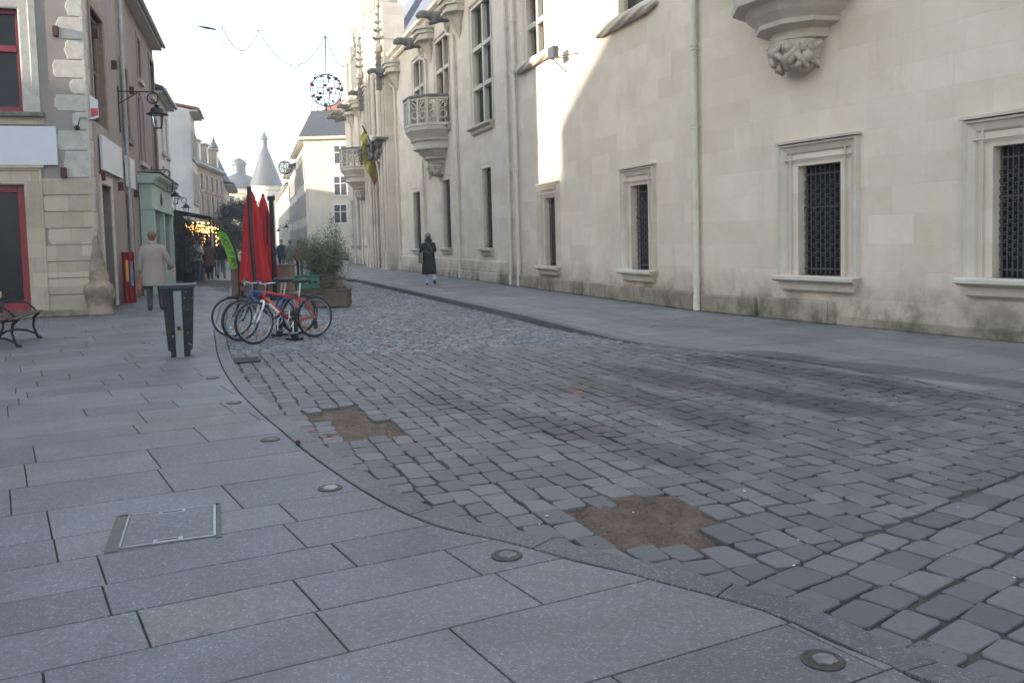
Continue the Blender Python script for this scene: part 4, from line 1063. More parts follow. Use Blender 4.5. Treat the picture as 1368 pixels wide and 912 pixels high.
# rust red blocks on the walls (tie plates)
m_ = None
for W, pts in ((LF, ((75,43),(86,231))), (LS, ((123,45),(149,87),(173,121),(133,235),(158,249),(179,259)))):
    for px, py in pts:
        s, z = W.hit(px, py); m = MB(); m.box(s-0.055, s+0.055, -0.02, 0.13, z-0.11, z+0.11); m.build('tie_block', M['rust'], house, W.M, bevel=0.01)
# guard stone at the foot of the corner
rings = []; random.seed(9)
for k in range(30):
    t = k/29; z = 1.78*t; r = (0.03+0.19*((1-t)/0.6)) if t > 0.4 else 0.30-0.03*math.sin(t*16)
    rings.append([(0.10+r*1.0*math.cos(a)+0.05*noise.noise(Vector((math.cos(a)*2, z*4, 1))), -0.02+r*0.85*math.sin(a)+0.05*noise.noise(Vector((math.sin(a)*2, z*4, 5))), z) for a in [2*math.pi*j/16 for j in range(16)]])
b = MB(); b.loft(rings); gs = b.build('guard_stone', M['wornstone'], None, Matrix.Translation((C0[0]-0.05, C0[1]-0.02, 0)), smooth=True)
tag(gs, 'worn conical guard stone at the foot of the grey house corner', 'guard stone')
# signs
s1, z1 = LF.hit(75.5, 170); s1b, z0b = LF.hit(77, 221); m = MB(); m.box(s1, s1+4.2, 0.02, 0.09, z0b, z1)
sg = m.build('sign_board', M['signwhite'], None, LF.M, bevel=0.006); tag(sg, 'long blank white sign board over the red door of the corner house', 'sign')
m = MB(); a0, a1 = sl(159,225), sl(131,200); zz0 = LS.hit(131,226)[1]; zz1 = LS.hit(131,180)[1]; m.box(a0, a1-0.03, 0.03, 0.09, zz0, zz1)
tag(m.build('sign_board', M['signwhite'], None, LS.M, bevel=0.006), 'blank white sign board on the street side of the corner house above its doorway', 'sign')
m = MB(); a0, a1 = sl(176,240), sl(166,240); m.box(a0, a1, 0.03, 0.10, LS.hit(168,250)[1], LS.hit(168,210)[1])
tag(m.build('sign_board', M['signwhite'], None, LS.M, bevel=0.006), 'narrow pale sign board between the grey downpipe and the pink house', 'sign')
m = MB(); s0, z0 = LS.hit(126, 150); m.box(-0.12, -0.09, 0.02, 0.36, z0-0.27, z0+0.27)
t = empty('street_sign', LS.M @ Vector((-0.1, 0, z0)), 'small red and white hanging sign projecting from the house corner', 'sign')
m = MB(); m.prism([(0.04,-0.27),(0.20,-0.22),(0.20,0.16),(0.04,0.27)], -0.012, 0.012)
Mx = LS.M @ Matrix.Translation((-0.1, 0, z0)) @ Matrix(((0,0,1,0),(1,0,0,0),(0,1,0,0),(0,0,0,1)))
m.build('sign_panel', M['signwhite'], t, Mx); m = MB(); m.prism([(0.05,-0.22),(0.19,-0.17),(0.19,-0.02),(0.05,-0.02)], -0.02, 0.02); m.build('red_field', simple('sign_red', (0.45,0.05,0.05), 0.5), t, Mx)
m = MB(); m.tube([(-0.1,0,z0-0.28),(-0.1,0.22,z0-0.28)], 0.012, 6); m.tube([(-0.1,0.0,z0-0.15),(0.0,-0.3,z0-0.2)], 0.012, 6); m.build('bracket', M['iron'], t, LS.M)
m = MB(); s0, z0 = LF.hit(108, 160); m.tube([(0.0,0.08,z0+0.02),(s0,0.10,z0+0.02),(s0+0.05,0.14,z0-0.18)], 0.014, 6); m.ball((s0+0.06,0.16,z0-0.2), 0.06, 8, 6)
tag(m.build('spotlight', M['iron'], None, LF.M), 'small black spotlight on a thin arm beside the house corner', 'spotlight')
# painted timber A-board / folded red shutter at the side door
m = MB(); s0 = sl(164, 390); T = LS.at(sl(162, 390), 0.20, 0, R(-38)) @ Matrix.Diagonal((0.6,1,0.98,1)); 
t = empty('shutter_board', LS.M @ Vector((s0, 0.12, 0)), 'narrow dark red panelled board with yellow and blue posters beside the side door', 'board')
m.box(-0.28,0.28,-0.04,0.02,0.03,1.40); m.box(-0.28,-0.22,0.02,0.05,0.03,1.40); m.box(0.22,0.28,0.02,0.05,0.03,1.40); m.box(-0.03,0.03,0.02,0.05,0.03,1.40); m.build('panel', M['red'], t, T)
m = MB(); m.box(0.05,0.20,0.02,0.035,0.62,1.18); m.build('poster', simple('yellow_poster', (0.55,0.35,0.06), 0.6), t, T)
m = MB(); m.box(-0.20,-0.05,0.02,0.035,0.5,1.14); m.build('poster', simple('blue_poster', (0.10,0.28,0.48), 0.6, 0, 0.6, 4), t, T)
# pipes on the left houses
m = MB(); s0 = sl(166, 230); m.tube([(s0,0.1,0.2),(s0,0.1,11.4)], 0.055, 10)
for z in (1.5,3.2,4.9,6.6,8.3,10): m.tube([(s0,0.1,z),(s0,0.1,z+0.06)], 0.07, 10)
m.build('downpipe', M['gpipe'], house, LS.M)

def row_house(name, label, W, s_far, s_near, eave, mat, wins, roofmat='slate', over=0.45, ridge=3.0, winframe='white', deep=9.0, sur=None, shut=None, gm='glass', cat='house', shade=None):
    h = empty(name, W.M @ Vector((s_near, 0, 0)), label, cat)
    b = MB(); holes = [w[:4] for w in wins]; wall_mesh(b, s_far, s_near, 0, eave, holes, 0.2)
    b.quad((s_far,0,0),(s_far,-deep,0),(s_far,-deep,eave),(s_far,0,eave)); b.quad((s_near,0,0),(s_near,0,eave),(s_near,-deep,eave),(s_near,-deep,0))
    for s in (s_far, s_near): b.af([b.av((s,0,eave)), b.av((s,-deep/2,eave+ridge)), b.av((s,-deep,eave))])
    b.quad((s_far,-deep,0),(s_near,-deep,0),(s_near,-deep,eave),(s_far,-deep,eave))
    b.build('wall', mat if not isinstance(mat, str) else M[mat], h, W.M)
    m = MB(); k = ridge/(deep/2); e = 0.03
    for y0, y1 in ((over, -deep/2), (-deep-over, -deep/2)):
        za = eave-0.02; zb = eave+ridge
        m.loft([[(s_far-e,y0,za),(s_near+e,y0,za),(s_near+e,y0,za+0.14),(s_far-e,y0,za+0.14)],[(s_far-e,y1,zb),(s_near+e,y1,zb),(s_near+e,y1,zb+0.14),(s_far-e,y1,zb+0.14)]])
    m.build('roof', M[roofmat], h, W.M)
    m = MB(); m.box(s_far, s_near, 0.0, over-0.05, eave-0.14, eave-0.025); m.build('cornice', M['quoin'], h, W.M)
    m = MB(); m.tube([(s_far,over+0.03,eave),(s_near,over+0.03,eave)], 0.07, 8); m.build('gutter', M['gpipe'], h, W.M)
    for w in wins: simple_window(W, h, *w[:4], frame=winframe, sur=sur, sillm='quoin', shut=shut, glass=gm)
    return h
def grid(s_far, s_near, n, w, rows_):
    out = []; L = s_near-s_far
    for i in range(n):
        c = s_far + L*(i+0.5)/n
        for (z0, z1) in rows_: out.append((c-w/2, c+w/2, z0, z1))
    return out
sP0, sP1 = sl(183), sl(217)       # pink house
pink = row_house('pink_house', 'pink rendered house above the pale green shopfront', LS, sP1, sP0, 8.9, 'pink', [(sl(192,170), sl(188,170), 4.2, 6.2),(sl(186.5,170)-0.45, sl(186.5,170)+0.35,4.2,6.2),(sl(208,170),sl(203,170),4.2,6.2),(sl(192,170), sl(188,170), 6.9, 8.2),(sl(208,170),sl(203,170),6.9,8.2)], roofmat='slate', over=0.38, ridge=0.8, winframe='brownstone', sur='pink', deep=7)
# green shopfront
t = empty('shopfront', LS.M @ Vector((sP1, 0, 0)), 'pale green wooden shopfront with moulded cornice under the pink house', 'shopfront')
T = LS.M; s0, s1 = sP1+0.05, sl(187, 300); zt = 3.55; M['mint'] = simple('pale_green_paint', (0.36,0.46,0.40), 0.5, 0, 0.07, 3)
m = MB(); y1 = 0.42
for x in (s0, (s0+s1)/2-0.1, s1-0.32): m.box(x, x+0.32, 0.02, y1, 0, zt-0.85)
m.box(s0, s1, 0.02, y1-0.03, zt-0.85, zt-0.1); m.box(s0+0.3, s1-0.3, 0.02, y1-0.06, 0, 0.6); m.box(s0-0.02, s1+0.02, 0.02, y1+0.05, zt-0.92, zt-0.85)
m.build('frame', M['mint'], t, T, bevel=0.012)
m = MB(); band(m, s0-0.1, s1+0.12, [(0.0,zt-0.1),(y1+0.02,zt-0.1),(y1+0.06,zt),(y1+0.22,zt+0.10),(y1+0.25,zt+0.18),(0.0,zt+0.22)]); m.build('cornice', M['mint'], t, T)
m = MB(); m.box(s0-0.12, s1+0.14, 0.0, y1+0.27, zt+0.22, zt+0.26); m.build('lead_flashing', M['oldstone'], t, T)
m = MB(); m.box(s0+0.3, s1-0.3, 0.1, y1-0.12, 0.6, zt-0.92); m.build('pane', M['curtain'], t, T)
m = MB(); m.box(s0+0.34, s0+0.42, y1-0.12, y1-0.08, 0.6, zt-0.92); m.box((s0+s1)/2+0.5, (s0+s1)/2+0.56, y1-0.12, y1-0.08, 0.6, zt-0.92); m.build('glazing_bar', M['mint'], t, T)
# dark winged emblem on the fascia
m = MB(); c = (s0+s1)/2+0.45; zc = zt-0.47
for dx, dz, r in ((0,0,0.10),(0.12,0.03,0.09),(-0.12,-0.02,0.10),(0.02,0.13,0.07),(-0.2,-0.08,0.07),(0.2,-0.09,0.08),(0.0,-0.12,0.12),(0.15,-0.13,0.07)): m.ball((c+dx, y1-0.02, zc+dz), r, 8, 6, (1.2,0.25,1))
m.build('emblem', M['iron'], t, T)
sC0, sC1 = sP1-0.02, sl(233)
Cw = [(s, s+0.75, z0, z0+1.55) for s in (sC1+0.6, sC1+2.4, sC1+4.1) if s+0.8 < sC0 for z0 in (3.1, 5.2)]
row_house('white_house', 'off white house with overhanging eaves between the pink house and the taller end wall', LS, sC1, sC0, 7.35, 'whitewall', Cw, over=0.32, ridge=1.5, roofmat='slate', deep=8)
# side street gap, then the taller cream house with its end wall to the camera
Y_D = 43.9; sD0 = sl(255.5, 200); D1 = sl(268)
row_house('tall_house', 'tall white house with a blank end wall standing above the terrace', LS, D1, sD0, 9.3, 'whitewall', grid(D1, sD0, 3, 0.9, [(1.0,2.9),(4.0,5.8),(6.6,8.3)]), roofmat='tile', over=0.5, ridge=0.9, shut='shutter', deep=9.5)
# unseen set-back house, added to shade the mansard house across the street
LQ = Wall(-19.9, 51.3, 0.385, -1)
row_house('set_back_blocker', 'low unseen house added for its shade between the tall white house and the ochre house', LQ, -19.5, -0.1, 7.4, 'pale', grid(-19.5, -0.1, 6, 0.9, [(1.0,2.9),(3.9,5.7)]), ridge=0.9, over=0.1, deep=9)
# ochre row
LE = Wall(-26.0, 70.0, 0.15, -1)
def hE(px, py=300): return LE.hit(px, py)[0]
e = row_house('ochre_house', 'ochre stone house with tall shuttered windows and slate mansard', LE, -12.0, 1.2, 8.3, 'ochre', grid(-12.0, 1.2, 6, 0.95, [(1.0,3.0),(3.9,5.8),(6.3,7.9)][:2] + [(6.2,7.6)]), ridge=3.2, over=0.35, shut='shutter', deep=9)
for s in (-2.0, -5.2, -9.6):
    m = MB(); m.box(s-0.6, s+0.6, -2.2, 0.0, 8.4, 10.3); m.prism([(s-0.75,0.12),(s+0.75,0.12),(s+0.75,-2.6),(s-0.75,-2.6)], 10.3, 10.45); d = m.build('dormer', M['ochre'], e, LE.M)
    m = MB(); m.box(s-0.42, s+0.42, 0.01, 0.03, 8.7, 10.1); m.build('window', M['glass'], d, LE.M)
LE2 = Wall(-27.8, 82.3, 0.30, -1)
e2 = row_house('grey_gabled_house', 'narrow pale house with projecting eaves beyond the ochre house', LE2, -14, 0, 7.4, 'pale', grid(-14, 0, 5, 0.9, [(1.0,2.9),(3.8,5.6)]), ridge=0.9, over=0.9, deep=9)
LE3 = Wall(-32.2, 97, 0.35, -1)
row_house('distant_left_house', 'distant pale house closing the left row before the gate towers', LE3, -45, 0, 6.9, 'pale', grid(-45, 0, 12, 0.9, [(1.0,2.9),(3.8,5.6)]), ridge=0.8, over=0.4, deep=10)
# turret with spire behind the ochre house
tx = at_depth(288, 250, 95)
t = empty('stair_turret', (tx.x, 95, 0), 'slender turret with pointed slate spire rising behind the ochre house', 'turret')
Mx = Matrix.Translation((tx.x, 95, 0)); m = MB(); m.lathe([(1.3,0),(1.3,8.3)], 12); m.build('shaft', M['pale'], t, Mx)
m = MB(); m.lathe([(1.9,8.0),(1.0,10.0),(0.5,11.2),(0.42,11.4),(0.42,12.2),(0.6,12.3),(0.22,13.0),(0.06,13.5),(0.03,15.2)], 12); m.build('spire', M['slate2'], t, Mx)
# gate towers closing the street
def tower(px, Y, r, zb, prof, label, cat='tower'):
    p = at_depth(px, 300, Y); t = empty('gate_tower', (p.x, Y, 0), label, cat); Mx = Matrix.Translation((p.x, Y, 0))
    m = MB(); m.lathe([(r*0.92,0),(r*0.92,zb-1.3),(r,zb-1.1),(r,zb)], 28); m.build('shaft', M['cream'], t, Mx)
    m = MB(); m.lathe(prof, 32); m.build('roof', M['slate2'], t, Mx, smooth=False)
    m = MB()
    for a in range(8): q = a*math.pi/4; m.box(r*0.93*math.cos(q)-0.12, r*0.93*math.cos(q)+0.12, r*0.93*math.sin(q)-0.12, r*0.93*math.sin(q)+0.12, zb-3.2, zb-2.0)
    m.build('arrow_slit', M['glass'], t, Mx)
tower(358, 170, 2.9, 13.2, [(3.25,13.0),(3.2,13.2),(1.75,17.4),(0.62,20.6),(0.55,21.0),(0.55,22.2),(0.85,22.3),(0.35,23.3),(0.08,24.0),(0.05,26.2)], 'round gate tower with a tall grey conical roof and finial closing the street')
tower(323, 176, 5.2, 12.9, [(5.5,12.7),(5.3,13.1),(4.4,14.0),(2.6,15.4),(1.35,16.0),(1.3,17.7),(1.6,17.8),(1.5,18.4),(0.9,19.0),(0.1,19.4)], 'squat gate tower with a bulbous grey dome and lantern left of the conical one')
pg = at_depth(340, 300, 174); b = MB(); b.box(pg.x-3, pg.x+3, 173, 176, 0, 12.6); tag(b.build('gate_wall', M['pale'], None), 'pale stone wall joining the two gate towers', 'wall')
# right side beyond the palace
RF = Wall(-16.8, 70.0, -0.31, 1)
fr = row_house('mansard_house', 'cream house with white windows and slate mansard beyond the palace', RF, 0.0, 15.0, 9.9, 'cream', grid(0, 15, 6, 0.9, [(1.0,2.9),(3.9,5.8),(6.8,8.6)]), roofmat='slate2', over=0.5, ridge=2.0, deep=9, shut='shutter')
RE = Wall(-16.8+0.0, 69.95, -1, 0.02); RE = Wall(-7.5, 69.5, -1, 0.02)   # end wall towards the camera
for px in (455,):
    for (yt, yb) in ((195,220),(236,262),(274,299)):
        s = RE.hit(px, (yt+yb)/2)[0]; z1 = RE.hit(px, yt)[1]; z0 = RE.hit(px, yb)[1]
        m = MB(); m.box(s-0.6, s+0.6, 0.0, 0.06, z0-0.02, z0+0.08); 
        rect_loft(m, s-0.5, s+0.5, z0+0.1, z1, [(0.09,0.0),(0.09,0.05),(0.0,0.05),(0.0,0.0)]); m.box(s-0.04, s+0.04, 0.02, 0.05, z0+0.1, z1); m.box(s-0.5, s+0.5, 0.02, 0.045, (z0*0.35+z1*0.65)-0.03, (z0*0.35+z1*0.65)+0.03)
        w = m.build('window', M['white'], fr, RE.M); m = MB(); m.box(s-0.5, s+0.5, 0.0, 0.02, z0+0.1, z1); m.build('pane', M['curtain'], w, RE.M)
b = MB(); b.box(-0.5, 9.35, -0.4, 0.0, 0, 9.9); b.build('end_wall', M['cream'], fr, RE.M)
b = MB(); b.box(-0.8, 9.7, -0.4, 0.3, 9.9, 10.15); b.build('cornice', M['quoin'], fr, RE.M)
b = MB(); T = RE.M; b.quad((-0.8,0.3,10.15),(9.7,0.3,10.15),(8.8,-0.9,12.4),(0.0,-0.9,12.4)); b.build('mansard', M['slate2'], fr, T)
b = MB(); b.quad((8.0,-0.9,12.4),(0,-0.9,12.4),(0,-5,14.3),(6.2,-5,14.3)); b.quad((9.7,0.3,10.15),(9.6,-6,10.15),(8.2,-6,12.4),(8.8,-0.9,12.4)); b.build('tile_roof', M['tile'], fr, T)
for px, Y in ((420, 76), (409, 92)):
    p = at_depth(px, 160, Y); b = MB(); b.box(p.x-0.5, p.x+0.5, Y-0.5, Y+0.5, 9.5, p.z+0.6); b.box(p.x-0.6, p.x+0.6, Y-0.6, Y+0.6, p.z+0.2, p.z+0.35)
    for dx in (-0.25, 0.25): b.lathe([(0.16,p.z+0.6),(0.13,p.z+1.3)], 8, (p.x+dx, Y, 0))
    b.build('chimney', M['pale'], fr, Matrix())
RG = Wall(-16.8-0.31*15.2, 85.2, -0.31, 1)
row_house('pale_right_house', 'pale sunlit house with brackets along the right row beyond the mansard house', RG, 0, 17, 9.2, 'whitewall', grid(0, 17, 6, 0.9, [(1.0,2.9),(3.9,5.7),(6.5,8.2)]), roofmat='slate', over=0.6, ridge=2.2, shut='shutter')
RH = Wall(-16.8-0.31*32.5, 102.5, -0.31, 1)
row_house('distant_right_house', 'distant pale house closing the right row before the gate towers', RH, 0, 55, 8.6, 'pale', grid(0, 55, 16, 0.9, [(1.0,2.9),(3.9,5.7),(6.3,7.9)]), roofmat='tile', over=0.4, ridge=2.4)
# unseen blocks added behind and left of the camera, shaped to cast the shade
def block(name, label, pts, h, mat, roofz=None):
    b = MB(); b.prism(pts, 0, h); o = b.build(name, M[mat], None); tag(o, label, 'house'); return o
SV = Vector((SUN_V.x, SUN_V.y, 0)); SN = Vector((-SV.y, SV.x, 0))   # towards the sun; and across it
WEDGE_A = WB.M @ Vector((WB.hit(748, 220)[0], 0, 0)); WEDGE_B = WB.M @ Vector((WB.hit(829, 30)[0], 0, 0))
za = WB.hit(766, 135)[1]; zb = WB.hit(829, 45)[1]
Dd = 46.0; tanE = math.tan(SUN_EL)
h = empty('shade_blocker_house', tuple(WEDGE_A + SV*Dd), 'unseen blocker house added across the square, shaped to shade the street', 'house')
Ta = WEDGE_A + SV*Dd; Tb = WEDGE_B + SV*Dd
sgn = 1 if (Tb-Ta).dot(SN) > 0 else -1; N = SN*sgn
wd = abs((Tb-Ta).dot(SN))
ea, eb = za+tanE*Dd, zb+tanE*Dd
b = MB()
def hp(n_, k, z): p = Ta + N*n_ + SV*k; return (p.x, p.y, z)
for k0, k1 in ((0, 9),):
    A = [hp(0,0,0), hp(wd,0,0), hp(wd,0,eb+0.5), hp(wd*0.45,0,ea+0.75*(eb-ea)*0.6), hp(wd*0.2,0,ea), hp(0,0,ea-0.5)]
    Bk = [hp(0,9,0), hp(wd,9,0), hp(wd,9,eb+0.5), hp(wd*0.45,9,ea+0.75*(eb-ea)*0.6), hp(wd*0.2,9,ea), hp(0,9,ea-0.5)]
    b.loft([A, Bk])
b.build('lean_to_blocker', M['cream'], h, Matrix())  # sloped blocker, outlined to give the sun patch its right edge
b = MB(); b.loft([[hp(wd+0.01,0,0), hp(wd+60,0,0), hp(wd+60,0,24), hp(wd+0.01,0,24)], [hp(wd+0.01,9,0), hp(wd+60,9,0), hp(wd+60,9,24), hp(wd+0.01,9,24)]]); b.build('wall', M['cream'], h, Matrix())
b = MB(); 
def blk(n0, n1, z): b.loft([[hp(n0,0,0), hp(n1,0,0), hp(n1,0,z), hp(n0,0,z)], [hp(n0,9,0), hp(n1,9,0), hp(n1,9,z), hp(n0,9,z)]])
blk(-1.9, -0.01, 3.05+tanE*Dd); b.build('low_blocker', M['cream'], h, Matrix())  # low block added to end the sun patch above the ground
b = MB(); blk(-43, -1.91, 19.0); b.build('tall_blocker', M['cream'], h, Matrix())  # tall block added to keep the sun off the fronts
# ------------------------------------------------------------------ small things in the paving
def ground_at(px, py): v = G(px, py); return Vector((v.x, v.y, 0))
stud_px = [((677,742),'brown rimmed round stud near the kerb at the bend, second nearest the camera'), ((441,652),'round stud with a pale scrap inside, right of the access cover'), ((361,587),'round dark stud near the small dark pebble on the kerbside slab'),
           ((313,538),'small flat round stud in the slabs left of the far soil patch'), ((284,505),'small dark round stud in the slabs just right of the litter bin foot'), ((1099,882),'large round stud with a broken grey filling in the bottom right slab')]
stud_mat = simple('dark_bronze_stud', (0.05,0.045,0.038), 0.55, 0.3, 0.4, 30); fill = simple('broken_mortar_filling', (0.15,0.14,0.13), 0.95, 0, 0.4, 25, 0.8)
pale_fill = simple('pale_scrap_filling', (0.26,0.27,0.28), 0.8, 0, 0.4, 30)
for k, ((px, py), lab) in enumerate(stud_px):
    p = ground_at(px, py); t = empty('pavement_stud', p, 'pavement stud: ' + lab, 'stud', group='round studs along the kerb'); t['label'] = lab
    m = MB(); r = 0.068; m.lathe([(r+0.006,0.0),(r+0.006,0.004),(r,0.007),(r-0.010,0.006),(r-0.012,0.0045),(0.001,0.0045)], 28, (0,0,0.001)); m.build('rim', stud_mat, t)
    m = MB(); rr = []; random.seed(k+40)
    for a in range(14): q = a*2*math.pi/14; rad = (r-0.018)*random.uniform(0.70,1.0); rr.append((rad*math.cos(q)+0.004, rad*math.sin(q)))
    m.prism(rr, 0.0048, 0.0078+0.002*(k % 2)); m.build('filling', fill if k in (0, 3, 4, 5) else pale_fill if k == 1 else fill, t)
# access cover
ac = [ground_at(*p) for p in ((160,690),(276,678),(299,713),(173,733))]; ctr = sum(ac, Vector())/4
ux = ((ac[1]-ac[0])+(ac[2]-ac[3])).normalized(); w = ((ac[1]-ac[0]).length+(ac[2]-ac[3]).length)/4; dpt = ((ac[3]-ac[0]).length+(ac[2]-ac[1]).length)/4
Ma = Matrix.Translation(ctr) @ Matrix.Rotation(math.atan2(ux.y, ux.x), 4, 'Z')
t = link('access_cover', None, None, Ma); tag(t, 'rectangular steel framed access cover with stone infill set in the left pavement', 'access cover')
m = MB(); m.a = 0.4; m.box(-w+0.01, w-0.01, -dpt+0.01, dpt-0.01, 0.0025, 0.006); m.build('infill', M['slab'], t, Ma, attr='tone')
steel = simple('worn_steel_frame', (0.34,0.35,0.36), 0.4, 0.6, 0.25, 20)
m = MB()
for a0,a1,b0,b1 in ((-w,w,dpt-0.008,dpt+0.002),(-w,w,-dpt-0.002,-dpt+0.008),(-w-0.002,-w+0.008,-dpt,dpt),(w-0.008,w+0.005,-dpt,dpt)): m.box(a0,a1,b0,b1,0.003,0.010)
m.build('frame', steel, t, Ma); 
m = MB(); m.box(-w-0.065, -w-0.002, -dpt-0.03, dpt+0.02, 0.002, 0.0052); m.box(w+0.005, w+0.032, -dpt-0.03, dpt+0.03, 0.002, 0.0052); m.box(-w-0.05, w+0.02, dpt+0.002, dpt+0.03, 0.002, 0.0052); m.build('mortar_border', simple('sandy_mortar', (0.115,0.106,0.092), 0.95, 0, 0.25, 12, 0.4), t, Ma)
for y in (-dpt+0.035, dpt-0.035):
    m = MB(); m.box(-0.07, 0.07, y-0.022, y+0.022, 0.006, 0.0085); hl = m.build('lifting_slot', steel, t, Ma); m = MB(); m.box(-0.05, 0.05, y-0.010, y+0.010, 0.0086, 0.0092); m.build('slot_hole', M['iron'], hl, Ma)
# gully grate and utility covers
p = ground_at(322, 480); m = MB()
for k in range(8): m.box(-0.2, 0.2, -0.17+k*0.045, -0.145+k*0.045, 0.0, 0.02)
m.box(-0.22,0.22,-0.20,-0.17,0,0.02); m.box(-0.22,0.22,0.19,0.22,0,0.02); m.box(-0.22,-0.2,-0.2,0.22,0,0.02); m.box(0.2,0.22,-0.2,0.22,0,0.02)
tag(m.build('gully_grate', M['iron'], None, Matrix.Translation((p.x+0.02,p.y,-0.022)) @ Matrix.Rotation(0.3,4,'Z')), 'square iron gully grate in the gutter just in front of the bicycles', 'grate')
paint = simple('orange_marking_paint', (0.75,0.16,0.08), 0.7, 0, 0.2, 30)
def paint_mark(a, c, wd, label):
    A = G(*a); B_ = G(*c); d = (B_-A); n = Vector((-d.y, d.x, 0)).normalized()*wd; m = MB(); K = 10; prev = None
    for k in range(K+1):
        q = A.lerp(B_, k/K); z = (road_z(q.x, q.y) + 0.008) if a[0] > 180 else 0.006
        r = (m.av((q.x-n.x, q.y-n.y, z)), m.av((q.x+n.x, q.y+n.y, z)))
        if prev: m.af((prev[0], prev[1], r[1], r[0]))
        prev = r
    tag(m.build('paint_mark', paint, None), label, 'paint mark')
paint_mark((407,573),(428,568),0.006,'orange sprayed line on the setts at the left corner of the far soil patch')
paint_mark((433,585),(452,580),0.006,'orange sprayed line on the setts below the far soil patch')
paint_mark((513,456),(521,454),0.018,'orange paint dab on the small setts in mid road, far from the kerb')
paint_mark((766,523),(778,521),0.014,'small orange paint dab on the dark streaked setts in mid road')
paint_mark((118,441.5),(134,440.5),0.03,'faint orange mark on the pavement in front of the guard stone')
m = MB(); p = G(398, 594); m.ball((0,0,0.018), 0.02, 8, 6, (1,0.8,1)); tag(m.build('pebble', M['rust'], None, Matrix.Translation((p.x, p.y, 0)), smooth=True), 'small dark brown pebble on the kerbside slab', 'pebble')
m = MB()
m.tube([(0.30*math.cos(q), 0.30*math.sin(q), 0.0) for q in [2*math.pi*j/28 for j in range(28)]], 0.004, 4, closed=True)
p = ground_at(882, 427); tag(m.build('manhole_rim', fill, None, Matrix.Translation(p)), 'thin round manhole rim in the right pavement below the third window', 'manhole')
p = ground_at(917, 436.5); m = MB(); m.box(-0.55,0.55,-0.004,0.004,0.002,0.006); m.box(-0.55,-0.54,-0.25,0.0,0.002,0.006); tag(m.build('duct_cover', fill, None, Matrix.Translation(p) @ Matrix.Rotation(R(-25),4,'Z')), 'long thin duct cover edge in the right pavement', 'duct cover')

# ------------------------------------------------------------------ litter bin
p = ground_at(242, 475); bw, bd = 0.255, 0.20
t = empty('litter_bin', p, 'dark perforated tapering litter bin with a pale central strip on the left pavement', 'litter bin', rz=R(19)); MT = WM[t.name]
tb = NT('speckled_dark_bin_panel'); co = tb.coord(); n1 = tb.noise(co, 5, 6, 0.7); vv = tb.n('TexVoronoi'); tb.l(co, vv.inputs['Vector']); vv.inputs['Scale'].default_value = 22
sp = tb.ramp(tb.noise(co, 26, 2, 0.4), [(0.70, 0.0), (0.73, 1.0)])
hol = tb.ramp(vv.outputs['Distance'], [(0.22, 1.0), (0.30, 0.0)])
c = tb.ramp(n1, [(0.3,(0.018,0.019,0.020)),(0.7,(0.042,0.044,0.046))]); c = tb.mix(tb.math('MULTIPLY', hol, 0.6), c, (0.012,0.012,0.012)); c = tb.mix(tb.math('MULTIPLY', sp, 0.7), c, (0.42,0.43,0.45)); tb.base(c); tb.rough(0.6); tb.b.inputs['Specular IOR Level'].default_value = 0.2; tb.bump(hol, 0.3, 0.003)
m = MB(); zt, zb = 0.925, 0.085
m.loft([[(-x,-y,z),(x,-y,z),(x,y,z),(-x,y,z)] for x, y, z in ((0.148,0.13,zb),(0.152,0.135,zb+0.01),(0.198,0.18,zt-0.05),(0.203,0.185,zt))]); m.build('body', tb.m, t, MT, bevel=0.01)
m = MB(); m.loft([[(-x,-y,z),(x,-y,z),(x,y,z),(-x,y,z)] for x, y, z in ((0.207,0.195,zt+0.001),(0.228,0.222,zt+0.04),(0.235,0.228,zt+0.045),(0.235,0.228,zt+0.058),(0.20,0.185,zt+0.060),(0.18,0.165,zt+0.02))]); m.build('rim', simple('bin_rim', (0.11,0.115,0.12), 0.5, 0.3, 0.2), t, MT)
m = MB(); m.loft([[(-0.05,-0.222,zt-0.03),(0.05,-0.222,zt-0.03),(0.05,-0.18,zt-0.03),(-0.05,-0.18,zt-0.03)],[(-0.05,-0.178,0.0),(0.05,-0.178,0.0),(0.05,-0.13,0.0),(-0.05,-0.13,0.0)]]); m.build('strip', simple('pale_grey_metal_strip', (0.24,0.245,0.25), 0.45, 0.3, 0.08), t, MT, bevel=0.003)
m = MB(); yy = lambda z: -0.181-0.044*z/0.895
for (x0,x1,z0,z1) in ((-0.022,0.022,0.37,0.42),): m.box(x0,x1,yy(0.4)-0.005,yy(0.4)+0.01,z0,z1)
m.build('lock_plate', M['iron'], t, MT)
m = MB()
for (x, z) in ((-0.008,0.335),(0.012,0.31),(-0.004,0.29),(0.012,0.335)): m.box(x-0.011,x+0.011,yy(0.3)-0.004,yy(0.3)+0.006,z-0.012,z+0.012)
m.build('sticker', simple('small_sticker', (0.30,0.28,0.16), 0.6), t, MT)
m = MB(); m.box(-0.12,0.12,-0.11,0.11,0,zb+0.01); m.build('foot', M['iron'], t, MT)

